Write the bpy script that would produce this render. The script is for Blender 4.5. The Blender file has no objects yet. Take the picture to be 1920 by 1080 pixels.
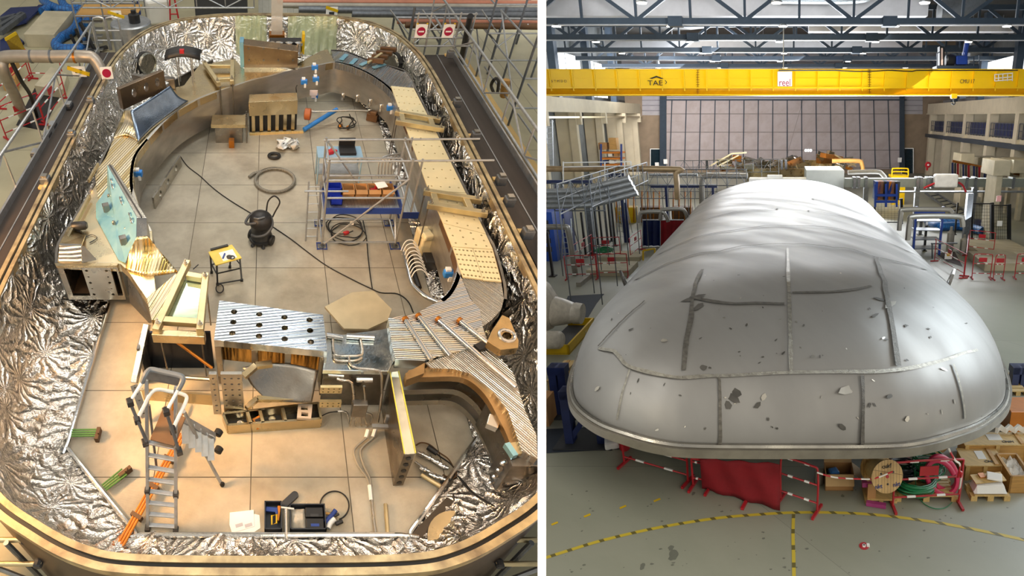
import bpy, bmesh, math, random
from mathutils import Vector, Matrix, noise
from mathutils.geometry import tessellate_polygon
random.seed(7)
PI = math.pi
C = bpy.context.scene.collection
# ------------------------------------------------------------------ survey of the two halls
# the tank hall: X across, Y along the tank, Z up, tank floor at z = 0; the survey station stands 8 m over the tank floor
F = 1005.0
TP = math.atan(990 / F)
CP, SP = math.cos(TP), math.sin(TP)
HC = 8.0
EYE = Vector((0, 0, HC))
AX, AF, AU = Vector((1, 0, 0)), Vector((0, CP, -SP)), Vector((0, SP, CP))
def P(x, y, z=0.0):
    yd = y - 540
    t = (HC - z) / (F * SP + yd * CP)
    return Vector(((x - 504) * t, (F * CP - yd * SP) * t, z))
# height over a foot point that reads at row y
def zat(x, y, foot):
    yd = y - 540
    k = (F * SP + yd * CP) / (F * CP - yd * SP)
    return HC - foot.y * k
# the assembly hall next door: u across, v along, w up, its floor at w = 0
HR = 7.1
TR = math.atan(322 / F)
CR, SR = math.cos(TR), math.sin(TR)
SK = (1464 - 504) / F
RU = Vector((1, 0, 0))
RV = AU * SR + AF * CR + AX * (SK * CR)
RW = AU * CR - AF * SR - AX * (SK * SR)
RO = EYE - RW * HR
def R(u, v, w):
    return RO + RU * u + RV * v + RW * w
def Q(px, py, w=0.0):                       # hall-R point at height w
    x, y = (px - 1464) / F, (540 - py) / F
    dv, dw = y * SR + CR, y * CR - SR
    t = (w - HR) / dw
    return Vector((x * t, dv * t, w))
def G(px, py, v):                           # hall-R point at depth v
    x, y = (px - 1464) / F, (540 - py) / F
    t = v / (y * SR + CR)
    return Vector((x * t, v, HR + (y * CR - SR) * t))
def z1(x, y): return (x / 3.6, y / 3.6)
def z2(x, y): return (500 + x / 3.6, y / 3.6)
def z3(x, y): return (x / 3.6, 280 + y / 3.6)
def z4(x, y): return (500 + x / 3.6, 280 + y / 3.6)
def z5(x, y): return (x / 3.6, 560 + y / 3.6)
def z6(x, y): return (500 + x / 3.6, 560 + y / 3.6)
def z7(x, y): return (x / 3.6, 780 + y / 3.6)
def z8(x, y): return (500 + x / 3.6, 780 + y / 3.6)
def pl(pts, z=0.0): return [P(x, y, z) for x, y in pts]
# ------------------------------------------------------------------ mesh builder
def cr(pts, n=6, closed=False):
    p = [Vector(q) for q in pts]
    out = []
    m = len(p)
    for i in range(m if closed else m - 1):
        if closed:
            a, b, c, d = p[(i - 1) % m], p[i], p[(i + 1) % m], p[(i + 2) % m]
        else:
            a, b, c, d = p[max(i - 1, 0)], p[i], p[i + 1], p[min(i + 2, m - 1)]
        for k in range(n):
            t = k / n
            out.append(0.5 * ((2 * b) + (c - a) * t + (2 * a - 5 * b + 4 * c - d) * t * t + (3 * b - a - 3 * c + d) * t ** 3))
    if not closed: out.append(p[-1].copy())
    return out
class MB:
    def __init__(s): s.v = []; s.f = []; s.uv = None
    def add(s, vs, fs):
        b = len(s.v); s.v += [Vector(q) for q in vs]; s.f += [tuple(b + i for i in q) for q in fs]; return s
    def box(s, c, d, rz=0.0, rx=0.0, ry=0.0):
        c = Vector(c); m = Matrix.Rotation(rz, 3, 'Z') @ Matrix.Rotation(ry, 3, 'Y') @ Matrix.Rotation(rx, 3, 'X')
        vs = [c + m @ Vector((x * d[0] / 2, y * d[1] / 2, z * d[2] / 2)) for z in (-1, 1) for x, y in ((-1, -1), (1, -1), (1, 1), (-1, 1))]
        return s.hexa(vs)
    def hexa(s, v8):
        return s.add(v8, [(3, 2, 1, 0), (4, 5, 6, 7), (0, 1, 5, 4), (1, 2, 6, 5), (2, 3, 7, 6), (3, 0, 4, 7)])
    def span(s, a, b):                      # axis box between two corners
        a, b = Vector(a), Vector(b)
        return s.box((a + b) / 2, [abs(x) for x in (b - a)])
    def prism(s, top, d):                   # polygon swept by vector d
        top = [Vector(q) for q in top]; d = Vector(d); n = len(top)
        b = [q + d for q in top]
        tri = tessellate_polygon([top])
        fs = [tuple(t) for t in tri] + [tuple(n + i for i in reversed(t)) for t in tri]
        fs += [(i, n + i, n + (i + 1) % n, (i + 1) % n) for i in range(n)]
        return s.add(top + b, fs)
    def holed(s, outer, holes, d):          # plate with through holes
        loops = [[Vector(q) for q in outer]] + [[Vector(q) for q in h] for h in holes]
        d = Vector(d)
        flat = [q for l in loops for q in l]; n = len(flat)
        tri = tessellate_polygon(loops)
        fs = [tuple(t) for t in tri] + [tuple(n + i for i in reversed(t)) for t in tri]
        b = 0
        for l in loops:
            m = len(l)
            fs += [(b + i, n + b + i, n + b + (i + 1) % m, b + (i + 1) % m) for i in range(m)]
            b += m
        return s.add(flat + [q + d for q in flat], fs)
    def bar(s, a, b, w, h, up=(0, 0, 1)):
        a, b = Vector(a), Vector(b); d = (b - a).normalized(); up = Vector(up)
        x = d.cross(up)
        if x.length < 1e-4: x = d.cross(Vector((1, 0, 0)))
        x.normalize(); z = x.cross(d)
        vs = [q + x * (i * w / 2) + z * (j * h / 2) for q in (a, b) for i, j in ((-1, -1), (1, -1), (1, 1), (-1, 1))]
        return s.hexa(vs)
    def rod(s, a, b, r, n=8, r2=None): return s.tube([a, b], r, n, r2=r2)
    def tube(s, pts, r, n=8, closed=False, r2=None):
        pts = [Vector(q) for q in pts]; m = len(pts)
        if m < 2: return s
        up = Vector((0, 0, 1)); vs = []; prev = None
        for i, q in enumerate(pts):
            if closed: t = pts[(i + 1) % m] - pts[i - 1]
            else: t = pts[min(i + 1, m - 1)] - pts[max(i - 1, 0)]
            if t.length < 1e-9: t = Vector((0, 0, 1))
            t.normalize()
            if prev is None:
                x = t.cross(up)
                if x.length < 1e-3: x = t.cross(Vector((0, 1, 0)))
            else: x = prev - t * prev.dot(t)
            if x.length < 1e-6: x = t.orthogonal()
            x.normalize(); prev = x; y = t.cross(x)
            rr = r if r2 is None else r + (r2 - r) * i / (m - 1)
            vs += [q + (x * math.cos(2 * PI * k / n) + y * math.sin(2 * PI * k / n)) * rr for k in range(n)]
        fs = []
        for i in range(m if closed else m - 1):
            j = (i + 1) % m
            fs += [(i * n + k, i * n + (k + 1) % n, j * n + (k + 1) % n, j * n + k) for k in range(n)]
        if not closed: fs += [tuple(range(n - 1, -1, -1)), tuple((m - 1) * n + k for k in range(n))]
        return s.add(vs, fs)
    def lathe(s, c, prof, n=20, axis=(0, 0, 1)):
        c = Vector(c); a = Vector(axis).normalized(); x = a.orthogonal().normalized(); y = a.cross(x); vs = []; fs = []
        for r, h in prof: vs += [c + a * h + (x * math.cos(2 * PI * k / n) + y * math.sin(2 * PI * k / n)) * r for k in range(n)]
        for i in range(len(prof) - 1): fs += [(i * n + k, i * n + (k + 1) % n, (i + 1) * n + (k + 1) % n, (i + 1) * n + k) for k in range(n)]
        fs += [tuple(range(n - 1, -1, -1)), tuple((len(prof) - 1) * n + k for k in range(n))]
        return s.add(vs, fs)
    def grid(s, rows, closed=False):
        m = len(rows[0]); vs = [q for r in rows for q in r]; fs = []
        for i in range(len(rows) - 1):
            for k in range(m if closed else m - 1):
                j = (k + 1) % m
                fs.append((i * m + k, i * m + j, (i + 1) * m + j, (i + 1) * m + k))
        return s.add(vs, fs)
    def build(s, name, mat, par=None, fr=None, smooth=False, bev=0.0, solid=0.0, clip=None, ang=40):
        vs = [fr(*q) for q in s.v] if fr else s.v
        org = ORG[par.name] if par is not None else None
        if org is None:
            lo = Vector([min(q[i] for q in vs) for i in range(3)]); hi = Vector([max(q[i] for q in vs) for i in range(3)])
            org = Vector(((lo.x + hi.x) / 2, (lo.y + hi.y) / 2, lo.z))
        me = bpy.data.meshes.new(name)
        me.from_pydata([q - org for q in vs], [], s.f)
        bm = bmesh.new(); bm.from_mesh(me)
        if clip is not None:
            co, no = clip
            bmesh.ops.bisect_plane(bm, geom=bm.verts[:] + bm.edges[:] + bm.faces[:], plane_co=co - org, plane_no=no, clear_outer=True)
        bmesh.ops.recalc_face_normals(bm, faces=bm.faces[:])
        bm.to_mesh(me); bm.free()
        if smooth:
            me.polygons.foreach_set('use_smooth', [True] * len(me.polygons))
            if ang: me.set_sharp_from_angle(angle=math.radians(ang))
        o = bpy.data.objects.new(name, me); C.objects.link(o)
        if mat: me.materials.append(mat)
        if par is not None: o.parent = par; ORG[o.name] = org
        else: o.location = org; ORG[o.name] = org
        if solid:
            m = o.modifiers.new('thickness', 'SOLIDIFY'); m.thickness = abs(solid); m.offset = -1 if solid > 0 else 1
        if bev:
            m = o.modifiers.new('edges', 'BEVEL'); m.width = bev; m.segments = 2; m.limit_method = 'ANGLE'
        return o
ORG = {}
def props(o, label, cat, group=None, kind=None):
    if label: o['label'] = label
    if cat: o['category'] = cat
    if group: o['group'] = group
    if kind: o['kind'] = kind
    return o
def thing(name, label, cat, loc=(0, 0, 0), group=None, kind=None):
    o = bpy.data.objects.new(name, None); C.objects.link(o); o.location = loc; ORG[o.name] = Vector(loc)
    o.empty_display_size = 0.1
    return props(o, label, cat, group, kind)
def solo(name, mb, mat, label, cat, group=None, **k):
    return props(mb.build(name, mat, None, **k), label, cat, group)
def struct(name, mb, mat, label=None, **k):
    return props(mb.build(name, mat, None, **k), label or name.replace('_', ' '), None, None, 'structure')
def dup(root, d, rz=0.0, label=None, group=None):
    def cp(o, par):
        c = o.copy(); C.objects.link(c); c.parent = par
        for ch in o.children: cp(ch, c)
        return c
    r = cp(root, None); r.location = root.location + Vector(d); r.rotation_euler = (0, 0, root.rotation_euler[2] + rz)
    if label: r['label'] = label
    if group: r['group'] = group
    return r
# ------------------------------------------------------------------ materials
def newmat(name):
    m = bpy.data.materials.new(name); m.use_nodes = True
    nt = m.node_tree; b = nt.nodes['Principled BSDF']; return m, nt, b
def lin(c): return tuple(((x / 12.92) if x <= 0.04045 else ((x + 0.055) / 1.055) ** 2.4) for x in c)
def H(h): return lin(tuple(int(h[i:i + 2], 16) / 255 for i in (0, 2, 4)))
def mat(name, col, rough=0.5, metal=0.0, var=0.15, scale=3.0, bump=0.0, bscale=40.0, col2=None, emit=0.0, alpha=1.0, stretch=None, trans=0.0, rvar=0.0):
    m, nt, b = newmat(name); N = nt.nodes.new; L = nt.links.new
    c = H(col); c2 = H(col2) if col2 else tuple(x * (1 - var) for x in c)
    tc = N('ShaderNodeTexCoord'); mp = N('ShaderNodeMapping'); L(tc.outputs['Object'], mp.inputs['Vector'])
    if stretch: mp.inputs['Scale'].default_value = stretch
    nz = N('ShaderNodeTexNoise'); nz.inputs['Scale'].default_value = scale; nz.inputs['Detail'].default_value = 6; L(mp.outputs[0], nz.inputs['Vector'])
    rp = N('ShaderNodeMapRange'); rp.inputs['From Min'].default_value = 0.35; rp.inputs['From Max'].default_value = 0.68; L(nz.outputs['Fac'], rp.inputs['Value'])
    mx = N('ShaderNodeMix'); mx.data_type = 'RGBA'; L(rp.outputs[0], mx.inputs['Factor'])
    mx.inputs['A'].default_value = (*c, 1); mx.inputs['B'].default_value = (*c2, 1); L(mx.outputs['Result'], b.inputs['Base Color'])
    b.inputs['Roughness'].default_value = rough; b.inputs['Metallic'].default_value = metal
    if rvar:
        r2 = N('ShaderNodeMapRange'); r2.inputs['To Min'].default_value = max(0.03, rough - rvar); r2.inputs['To Max'].default_value = rough + rvar
        r2.inputs['From Min'].default_value = 0.35; r2.inputs['From Max'].default_value = 0.68
        L(nz.outputs['Fac'], r2.inputs['Value']); L(r2.outputs[0], b.inputs['Roughness'])
    if bump:
        n2 = N('ShaderNodeTexNoise'); n2.inputs['Scale'].default_value = bscale; n2.inputs['Detail'].default_value = 4; L(mp.outputs[0], n2.inputs['Vector'])
        bp = N('ShaderNodeBump'); bp.inputs['Strength'].default_value = bump; bp.inputs['Distance'].default_value = 0.02
        L(n2.outputs['Fac'], bp.inputs['Height']); L(bp.outputs[0], b.inputs['Normal'])
    if emit:
        b.inputs['Emission Color'].default_value = (*c, 1); b.inputs['Emission Strength'].default_value = emit
    if alpha < 1: b.inputs['Alpha'].default_value = alpha
    if trans: b.inputs['Transmission Weight'].default_value = trans
    return m
def milled(name, col, col2, ang=0.0, scale=8.0, rough=0.2, dist=0.6, bump=0.5, metal=1.0, lo=0.12, hi=0.42):
    # machined plate: cutter passes as ridges, every pass a little rougher or smoother
    m, nt, b = newmat(name); N = nt.nodes.new; L = nt.links.new
    tc = N('ShaderNodeTexCoord'); mp = N('ShaderNodeMapping'); mp.inputs['Rotation'].default_value = (0, 0, ang); L(tc.outputs['Object'], mp.inputs['Vector'])
    wv = N('ShaderNodeTexWave'); wv.bands_direction = 'X'; wv.inputs['Scale'].default_value = scale; wv.inputs['Distortion'].default_value = dist
    wv.inputs['Detail'].default_value = 2; wv.inputs['Detail Scale'].default_value = 0.5; L(mp.outputs[0], wv.inputs['Vector'])
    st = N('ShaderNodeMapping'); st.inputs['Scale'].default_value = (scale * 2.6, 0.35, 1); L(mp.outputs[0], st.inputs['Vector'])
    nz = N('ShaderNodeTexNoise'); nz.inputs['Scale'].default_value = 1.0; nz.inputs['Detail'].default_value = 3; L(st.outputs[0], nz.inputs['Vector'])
    mx = N('ShaderNodeMix'); mx.data_type = 'RGBA'; mx.inputs['A'].default_value = (*H(col), 1); mx.inputs['B'].default_value = (*H(col2), 1)  # base colour bands put in for the stripes of light that machined metal reflects
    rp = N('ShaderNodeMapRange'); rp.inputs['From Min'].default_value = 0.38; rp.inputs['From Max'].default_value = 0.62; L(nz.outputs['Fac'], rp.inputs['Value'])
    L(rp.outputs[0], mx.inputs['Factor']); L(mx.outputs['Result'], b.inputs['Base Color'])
    r2 = N('ShaderNodeMapRange'); r2.inputs['To Min'].default_value = lo; r2.inputs['To Max'].default_value = hi; L(nz.outputs['Fac'], r2.inputs['Value'])
    r2.inputs['From Min'].default_value = 0.38; r2.inputs['From Max'].default_value = 0.62
    L(r2.outputs[0], b.inputs['Roughness']); b.inputs['Metallic'].default_value = metal
    ad = N('ShaderNodeMath'); ad.operation = 'ADD'; L(wv.outputs['Fac'], ad.inputs[0]); L(nz.outputs['Fac'], ad.inputs[1])
    bp = N('ShaderNodeBump'); bp.inputs['Strength'].default_value = bump; bp.inputs['Distance'].default_value = 0.012; L(ad.outputs[0], bp.inputs['Height'])
    L(bp.outputs[0], b.inputs['Normal'])
    return m
def banded(name, ca, cb, axis='X', period=0.3, duty=0.5, rough=0.5):
    # two-colour bands along one object axis (barrier rails, hazard tape)
    m, nt, b = newmat(name); N = nt.nodes.new; L = nt.links.new
    tc = N('ShaderNodeTexCoord'); sp = N('ShaderNodeSeparateXYZ'); L(tc.outputs['Object'], sp.inputs[0])
    md = N('ShaderNodeMath'); md.operation = 'FLOORED_MODULO'; md.inputs[1].default_value = period
    L(sp.outputs[axis], md.inputs[0])
    gt = N('ShaderNodeMath'); gt.operation = 'GREATER_THAN'; gt.inputs[1].default_value = period * duty; L(md.outputs[0], gt.inputs[0])
    mx = N('ShaderNodeMix'); mx.data_type = 'RGBA'; mx.inputs['A'].default_value = (*H(ca), 1); mx.inputs['B'].default_value = (*H(cb), 1)
    L(gt.outputs[0], mx.inputs['Factor']); L(mx.outputs['Result'], b.inputs['Base Color']); b.inputs['Roughness'].default_value = rough
    return m
def tiled(name, ca, cb, seam, w, h, off=(0, 0, 0), rough=0.6, metal=0.0, chequer=0.0, mortar=0.006, rot=0.0, offs=0.0, stain=None):
    m, nt, b = newmat(name); N = nt.nodes.new; L = nt.links.new
    tc = N('ShaderNodeTexCoord'); mp = N('ShaderNodeMapping'); mp.inputs['Location'].default_value = off; mp.inputs['Rotation'].default_value = (0, 0, rot); L(tc.outputs['Object'], mp.inputs['Vector'])
    br = N('ShaderNodeTexBrick'); br.offset = offs; br.inputs['Scale'].default_value = 1; br.inputs['Mortar Size'].default_value = mortar; br.inputs['Mortar Smooth'].default_value = 0.1
    br.inputs['Brick Width'].default_value = w; br.inputs['Row Height'].default_value = h
    br.inputs['Color1'].default_value = (*H(ca), 1); br.inputs['Color2'].default_value = (*H(cb), 1); br.inputs['Mortar'].default_value = (*H(seam), 1)
    L(mp.outputs[0], br.inputs['Vector'])
    nz = N('ShaderNodeTexNoise'); nz.inputs['Scale'].default_value = 0.9; nz.inputs['Detail'].default_value = 8; nz.inputs['Roughness'].default_value = 0.65; L(tc.outputs['Object'], nz.inputs['Vector'])
    rp = N('ShaderNodeMapRange'); rp.inputs['From Min'].default_value = 0.42; rp.inputs['From Max'].default_value = 0.75; rp.inputs['To Max'].default_value = 0.75; L(nz.outputs['Fac'], rp.inputs['Value'])
    mx = N('ShaderNodeMix'); mx.data_type = 'RGBA'; L(rp.outputs[0], mx.inputs['Factor']); L(br.outputs['Color'], mx.inputs['A'])
    mx.inputs['B'].default_value = (*H(stain or seam), 1); L(mx.outputs['Result'], b.inputs['Base Color'])
    b.inputs['Roughness'].default_value = rough; b.inputs['Metallic'].default_value = metal
    if chequer:
        vals = []
        for k in (0.785, -0.785):
            m2 = N('ShaderNodeMapping'); m2.inputs['Rotation'].default_value = (0, 0, k); L(tc.outputs['Object'], m2.inputs['Vector'])
            wv = N('ShaderNodeTexWave'); wv.inputs['Scale'].default_value = chequer; L(m2.outputs[0], wv.inputs['Vector']); vals.append(wv)
        ad = N('ShaderNodeMath'); ad.operation = 'MULTIPLY'; L(vals[0].outputs['Fac'], ad.inputs[0]); L(vals[1].outputs['Fac'], ad.inputs[1])
        bp = N('ShaderNodeBump'); bp.inputs['Strength'].default_value = 0.55; bp.inputs['Distance'].default_value = 0.01; L(ad.outputs[0], bp.inputs['Height']); L(bp.outputs[0], b.inputs['Normal'])
    return m
def foilmat(name, col, rough=0.17, cell=1.25, fold=7.0, bump=0.85):
    # thin metallised film: pinned points with folds running out of them, plus fine crumple
    m, nt, b = newmat(name); N = nt.nodes.new; L = nt.links.new
    tc = N('ShaderNodeTexCoord')
    vo = N('ShaderNodeTexVoronoi'); vo.voronoi_dimensions = '2D'; vo.inputs['Scale'].default_value = cell; L(tc.outputs['UV'], vo.inputs['Vector'])
    sb = N('ShaderNodeVectorMath'); sb.operation = 'SUBTRACT'; L(tc.outputs['UV'], sb.inputs[0]); L(vo.outputs['Position'], sb.inputs[1])
    sp = N('ShaderNodeSeparateXYZ'); L(sb.outputs[0], sp.inputs[0])
    at = N('ShaderNodeMath'); at.operation = 'ARCTAN2'; L(sp.outputs['Y'], at.inputs[0]); L(sp.outputs['X'], at.inputs[1])
    nz = N('ShaderNodeTexNoise'); nz.inputs['Scale'].default_value = 3.0; nz.inputs['Detail'].default_value = 5; L(tc.outputs['UV'], nz.inputs['Vector'])
    ma = N('ShaderNodeMath'); ma.operation = 'MULTIPLY_ADD'; ma.inputs[1].default_value = fold; L(at.outputs[0], ma.inputs[0])
    m3 = N('ShaderNodeMath'); m3.operation = 'MULTIPLY'; m3.inputs[1].default_value = 6; L(nz.outputs['Fac'], m3.inputs[0]); L(m3.outputs[0], ma.inputs[2])
    si = N('ShaderNodeMath'); si.operation = 'SINE'; L(ma.outputs[0], si.inputs[0])
    ab = N('ShaderNodeMath'); ab.operation = 'ABSOLUTE'; L(si.outputs[0], ab.inputs[0])
    n2 = N('ShaderNodeTexVoronoi'); n2.inputs['Scale'].default_value = 4.5; n2.distance = 'MANHATTAN'; n2.feature = 'F2'
    wp = N('ShaderNodeVectorMath'); wp.operation = 'ADD'; L(tc.outputs['UV'], wp.inputs[0]); L(nz.outputs['Color'], wp.inputs[1]); L(wp.outputs[0], n2.inputs['Vector'])
    hm = N('ShaderNodeMath'); hm.operation = 'MULTIPLY'; hm.inputs[1].default_value = 0.75; L(vo.outputs['Distance'], hm.inputs[0])
    h1 = N('ShaderNodeMath'); h1.operation = 'MULTIPLY'; L(ab.outputs[0], h1.inputs[0]); L(hm.outputs[0], h1.inputs[1])
    h2 = N('ShaderNodeMath'); h2.operation = 'MULTIPLY_ADD'; h2.inputs[1].default_value = 0.2; L(n2.outputs['Distance'], h2.inputs[0]); L(h1.outputs[0], h2.inputs[2])
    bp = N('ShaderNodeBump'); bp.inputs['Strength'].default_value = bump; bp.inputs['Distance'].default_value = 0.12; L(h2.outputs[0], bp.inputs['Height'])
    L(bp.outputs[0], b.inputs['Normal'])
    b.inputs['Base Color'].default_value = (*H(col), 1); b.inputs['Metallic'].default_value = 1.0; b.inputs['Roughness'].default_value = rough
    return m
M = {}
M['steel'] = mat('brushed steel', 'b9b5ac', 0.3, 1.0, 0.25, 2.0, 0.08, 60, rvar=0.1)
M['steel_dark'] = mat('dull steel', '8d8a85', 0.38, 1.0, 0.35, 3.0, 0.1, 30, rvar=0.12)
M['steel_gold'] = mat('warm steel', 'cfbd97', 0.3, 1.0, 0.2, 2.0, 0.08, 50, rvar=0.1)
M['steel_bright'] = mat('bright steel', 'd8d8d6', 0.18, 1.0, 0.15, 3.0, 0.05, 50, rvar=0.08)
M['galv'] = mat('galvanised tube', 'b4b8bc', 0.42, 0.85, 0.2, 8.0)
M['galv_dark'] = mat('grey galvanised tube', '70757b', 0.5, 0.7, 0.25, 8.0)
M['alu'] = mat('aluminium', 'd2cfc6', 0.28, 1.0, 0.12, 6.0)
M['alu_gold'] = mat('aluminium beam', 'd5c59c', 0.38, 0.9, 0.18, 4.0)
M['black'] = mat('black plastic', '1b1b1d', 0.45, 0, 0.2)
M['dark'] = mat('dark grey', '34363a', 0.55, 0, 0.2)
M['rubber'] = mat('black rubber', '121212', 0.6, 0, 0.1)
M['blue'] = mat('blue paint', '23408f', 0.45, 0, 0.2)
M['navy'] = mat('navy paint', '1d2b5c', 0.5, 0, 0.3)
M['skyblue'] = mat('blue plastic', '2f7fd0', 0.4, 0, 0.15)
M['film'] = mat('pale blue film', 'a4d6e6', 0.2, 0.6, 0.3, 2.0, 0.15, 10, col2='7dbcd8')
M['red'] = mat('red paint', 'b4212b', 0.5, 0, 0.15)
M['redfab'] = mat('red fabric', '8d1420', 0.8, 0, 0.3, 2.0, 0.3, 20)
M['pink'] = mat('pink hose', 'd5325f', 0.5, 0, 0.15)
M['yellow'] = mat('yellow paint', 'd9b310', 0.45, 0, 0.1)
M['cream'] = mat('cream cover plate', 'e9dcb2', 0.45, 0.15, 0.08, 2.0)
M['wood'] = mat('wood', 'c99a55', 0.6, 0, 0.25, 2.0, 0.2, 10, stretch=(1, 12, 6))
M['wood_pale'] = mat('pale wood', 'd9b877', 0.6, 0, 0.2, 2.0, 0.2, 10, stretch=(12, 1, 6))
M['card'] = mat('cardboard', 'b88a58', 0.75, 0, 0.15)
M['white'] = mat('white', 'efefec', 0.6, 0, 0.05)
M['paper'] = mat('paper', 'f4f3ef', 0.7, 0, 0.04)
M['orange'] = mat('orange paint', 'd8801c', 0.45, 0.1, 0.2)
M['green'] = mat('green tube', '5f8f3c', 0.45, 0.2, 0.2)
M['greencable'] = mat('green cable', '1f7a4c', 0.5, 0, 0.2)
M['concrete'] = mat('concrete', 'bdb49a', 0.8, 0, 0.2, 1.5, 0.15, 20)
M['brown'] = mat('brown steel', '6d5138', 0.55, 0.4, 0.3)
M['magenta'] = mat('magenta paint', 'a23d7a', 0.5, 0, 0.2)
M['hose'] = mat('grey hose', '9b978c', 0.5, 0.2, 0.2)
M['glove'] = mat('orange metal', 'b8752c', 0.35, 0.8, 0.3)
M['barrier'] = banded('red white rail', 'b4212b', 'eeeeea', 'X', 0.6, 0.72)
# ------------------------------------------------------------------ camera, light, partition
cam = bpy.data.cameras.new('camera'); co = bpy.data.objects.new('camera', cam); C.objects.link(co)
cam.sensor_fit = 'HORIZONTAL'; cam.sensor_width = 36; cam.lens = 36 * F / 1920; cam.shift_x = (960 - 504) / 1920; cam.clip_end = 400
co.location = EYE; co.rotation_euler = (PI / 2 - TP, 0, 0)
sc = bpy.context.scene; sc.camera = co
sc.view_settings.view_transform = 'Standard'; sc.view_settings.look = 'None'; sc.view_settings.exposure = 0.0
try:
    sc.cycles.use_denoising = True; sc.cycles.max_bounces = 6; sc.cycles.diffuse_bounces = 3; sc.cycles.glossy_bounces = 3; sc.cycles.transparent_max_bounces = 8; sc.cycles.sample_clamp_indirect = 6
    sc.cycles.caustics_reflective = False; sc.cycles.caustics_refractive = False
except Exception: pass
w = bpy.data.worlds.new('hall light'); sc.world = w; w.use_nodes = True
nt = w.node_tree; bg = nt.nodes['Background']
tc = nt.nodes.new('ShaderNodeTexCoord'); nz = nt.nodes.new('ShaderNodeTexNoise'); nz.inputs['Scale'].default_value = 2.6; nz.inputs['Detail'].default_value = 3
nt.links.new(tc.outputs['Generated'], nz.inputs['Vector'])
rp = nt.nodes.new('ShaderNodeValToRGB'); nt.links.new(nz.outputs['Fac'], rp.inputs['Fac'])
e = rp.color_ramp.elements
e[0].position = 0.36; e[0].color = (0.12, 0.14, 0.18, 1)
e[1].position = 0.66; e[1].color = (2.3, 2.1, 1.7, 1)
x = e.new(0.47); x.color = (0.42, 0.43, 0.46, 1)
x = e.new(0.55); x.color = (0.8, 0.74, 0.62, 1)
nt.links.new(rp.outputs['Color'], bg.inputs['Color']); bg.inputs['Strength'].default_value = 0.84
def area(name, loc, target, sx, sy, power, col):
    l = bpy.data.lights.new(name, 'AREA'); l.shape = 'RECTANGLE'; l.size = sx; l.size_y = sy; l.energy = power; l.color = col
    o = bpy.data.objects.new(name, l); C.objects.link(o); o.location = loc
    o.rotation_euler = (Vector(target) - Vector(loc)).to_track_quat('-Z', 'Y').to_euler(); return o
area('lamp_row_warm', (-5, 2, 14), (0, 7, 0), 1.2, 9, 780, (1, 0.92, 0.78))
area('lamp_row_white', (6, 14, 15), (0, 10, 0), 1.2, 12, 1350, (0.84, 0.93, 1))
area('lamp_row_far', (-3, 22, 15), (0, 16, 0), 10, 1.2, 900, (1, 0.93, 0.8))
area('work_lamp', (2.5, -2, 11), (0, 5, 0), 4, 1.0, 270, (1, 0.88, 0.66))
# partition between the halls, seen edge-on from the survey station
PD = (AF * F + AX * 512).normalized()
PN = (AX * F - AF * 512).normalized()
PT = 16 * 5 / F * F / math.sqrt(F * F + 512 * 512)
k = math.sqrt(F * F + 512 * 512) / F
A0, A1 = EYE + PD * 5 * k, EYE + PD * 95 * k
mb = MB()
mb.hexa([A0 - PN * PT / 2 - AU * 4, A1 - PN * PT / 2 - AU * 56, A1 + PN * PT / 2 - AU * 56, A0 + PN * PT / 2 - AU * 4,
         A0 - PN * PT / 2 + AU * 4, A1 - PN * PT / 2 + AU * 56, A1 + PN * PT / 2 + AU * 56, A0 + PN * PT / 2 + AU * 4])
struct('wall_partition', mb, mat('glowing white partition', 'f6f6f4', 0.7, 0, 0.02, emit=0.25), 'thin white partition wall between the two halls')  # faint emission added, so the wall glows a little by itself
CL = (EYE - PN * PT / 2, PN)
CRT = (EYE + PN * PT / 2, -PN)
# ------------------------------------------------------------------ tank hall: floor
zH = -1.0
mb = MB(); mb.prism([(-26, -2, zH), (26, -2, zH), (26, 44, zH), (-26, 44, zH)], (0, 0, -0.2))
struct('floor', mb, tiled('hall floor', 'b3ad90', 'aaa488', '6f6b5c', 3.2, 5.5, rough=0.45, mortar=0.012, stain='9d977e'), 'pale green painted concrete hall floor', clip=CL)
mb = MB(); mb.box((0, 44.1, 4), (52, 0.2, 14)); struct("wall_back", mb, mat('hall wall', '8a8780', 0.8), 'plain hall end wall', clip=CL)
# ------------------------------------------------------------------ open tank
zR, zC = 1.6, 1.25
half = [(0, 2.19), (1.5, 2.21), (2.1, 2.31), (2.68, 2.56), (3.32, 2.95), (3.93, 3.65), (4.32, 4.7), (4.5, 6.2), (4.54, 8), (4.58, 11), (4.6, 14), (4.56, 15.9), (4.42, 17.1), (4.05, 18.45), (3.35, 19.45), (2.3, 20.0), (1.2, 20.2), (0, 20.22)]
ring = [Vector((x, y, 0)) for x, y in half] + [Vector((-x, y, 0)) for x, y in reversed(half[1:-1])]
rim = cr(ring, 8, True)
def offs(loop, d):
    n = len(loop); out = []
    for i in range(n):
        t = (loop[(i + 1) % n] - loop[i - 1]); t.normalize(); out.append(loop[i] + Vector((t.y, -t.x, 0)) * d)
    return out
def zz(loop, z): return [Vector((q.x, q.y, z)) for q in loop]
tank = thing('open_tank', 'long racetrack-shaped open steel tank lined with crumpled silver foil', 'tank', (0, 11, zH))
def band(a, b, z, zb, name, m):
    mb = MB(); A, B = offs(rim, a), offs(rim, b)
    mb.grid([zz(A, zb), zz(A, z), zz(B, z), zz(B, zb)], True); mb.build(name, m, tank, clip=CL)
m_rim = mat('rim steel', 'cdbb92', 0.42, 0.7, 0.3, 3.0, 0.15, 20, col2='857660', rvar=0.1)
band(0, 0.075, zR, zR - 0.15, 'inner_rim', m_rim)
band(0.075, 0.125, zR - 0.04, zR - 0.16, 'seal_groove', M['rubber'])
band(0.125, 0.205, zR, zR - 0.15, 'outer_rim', m_rim)
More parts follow.
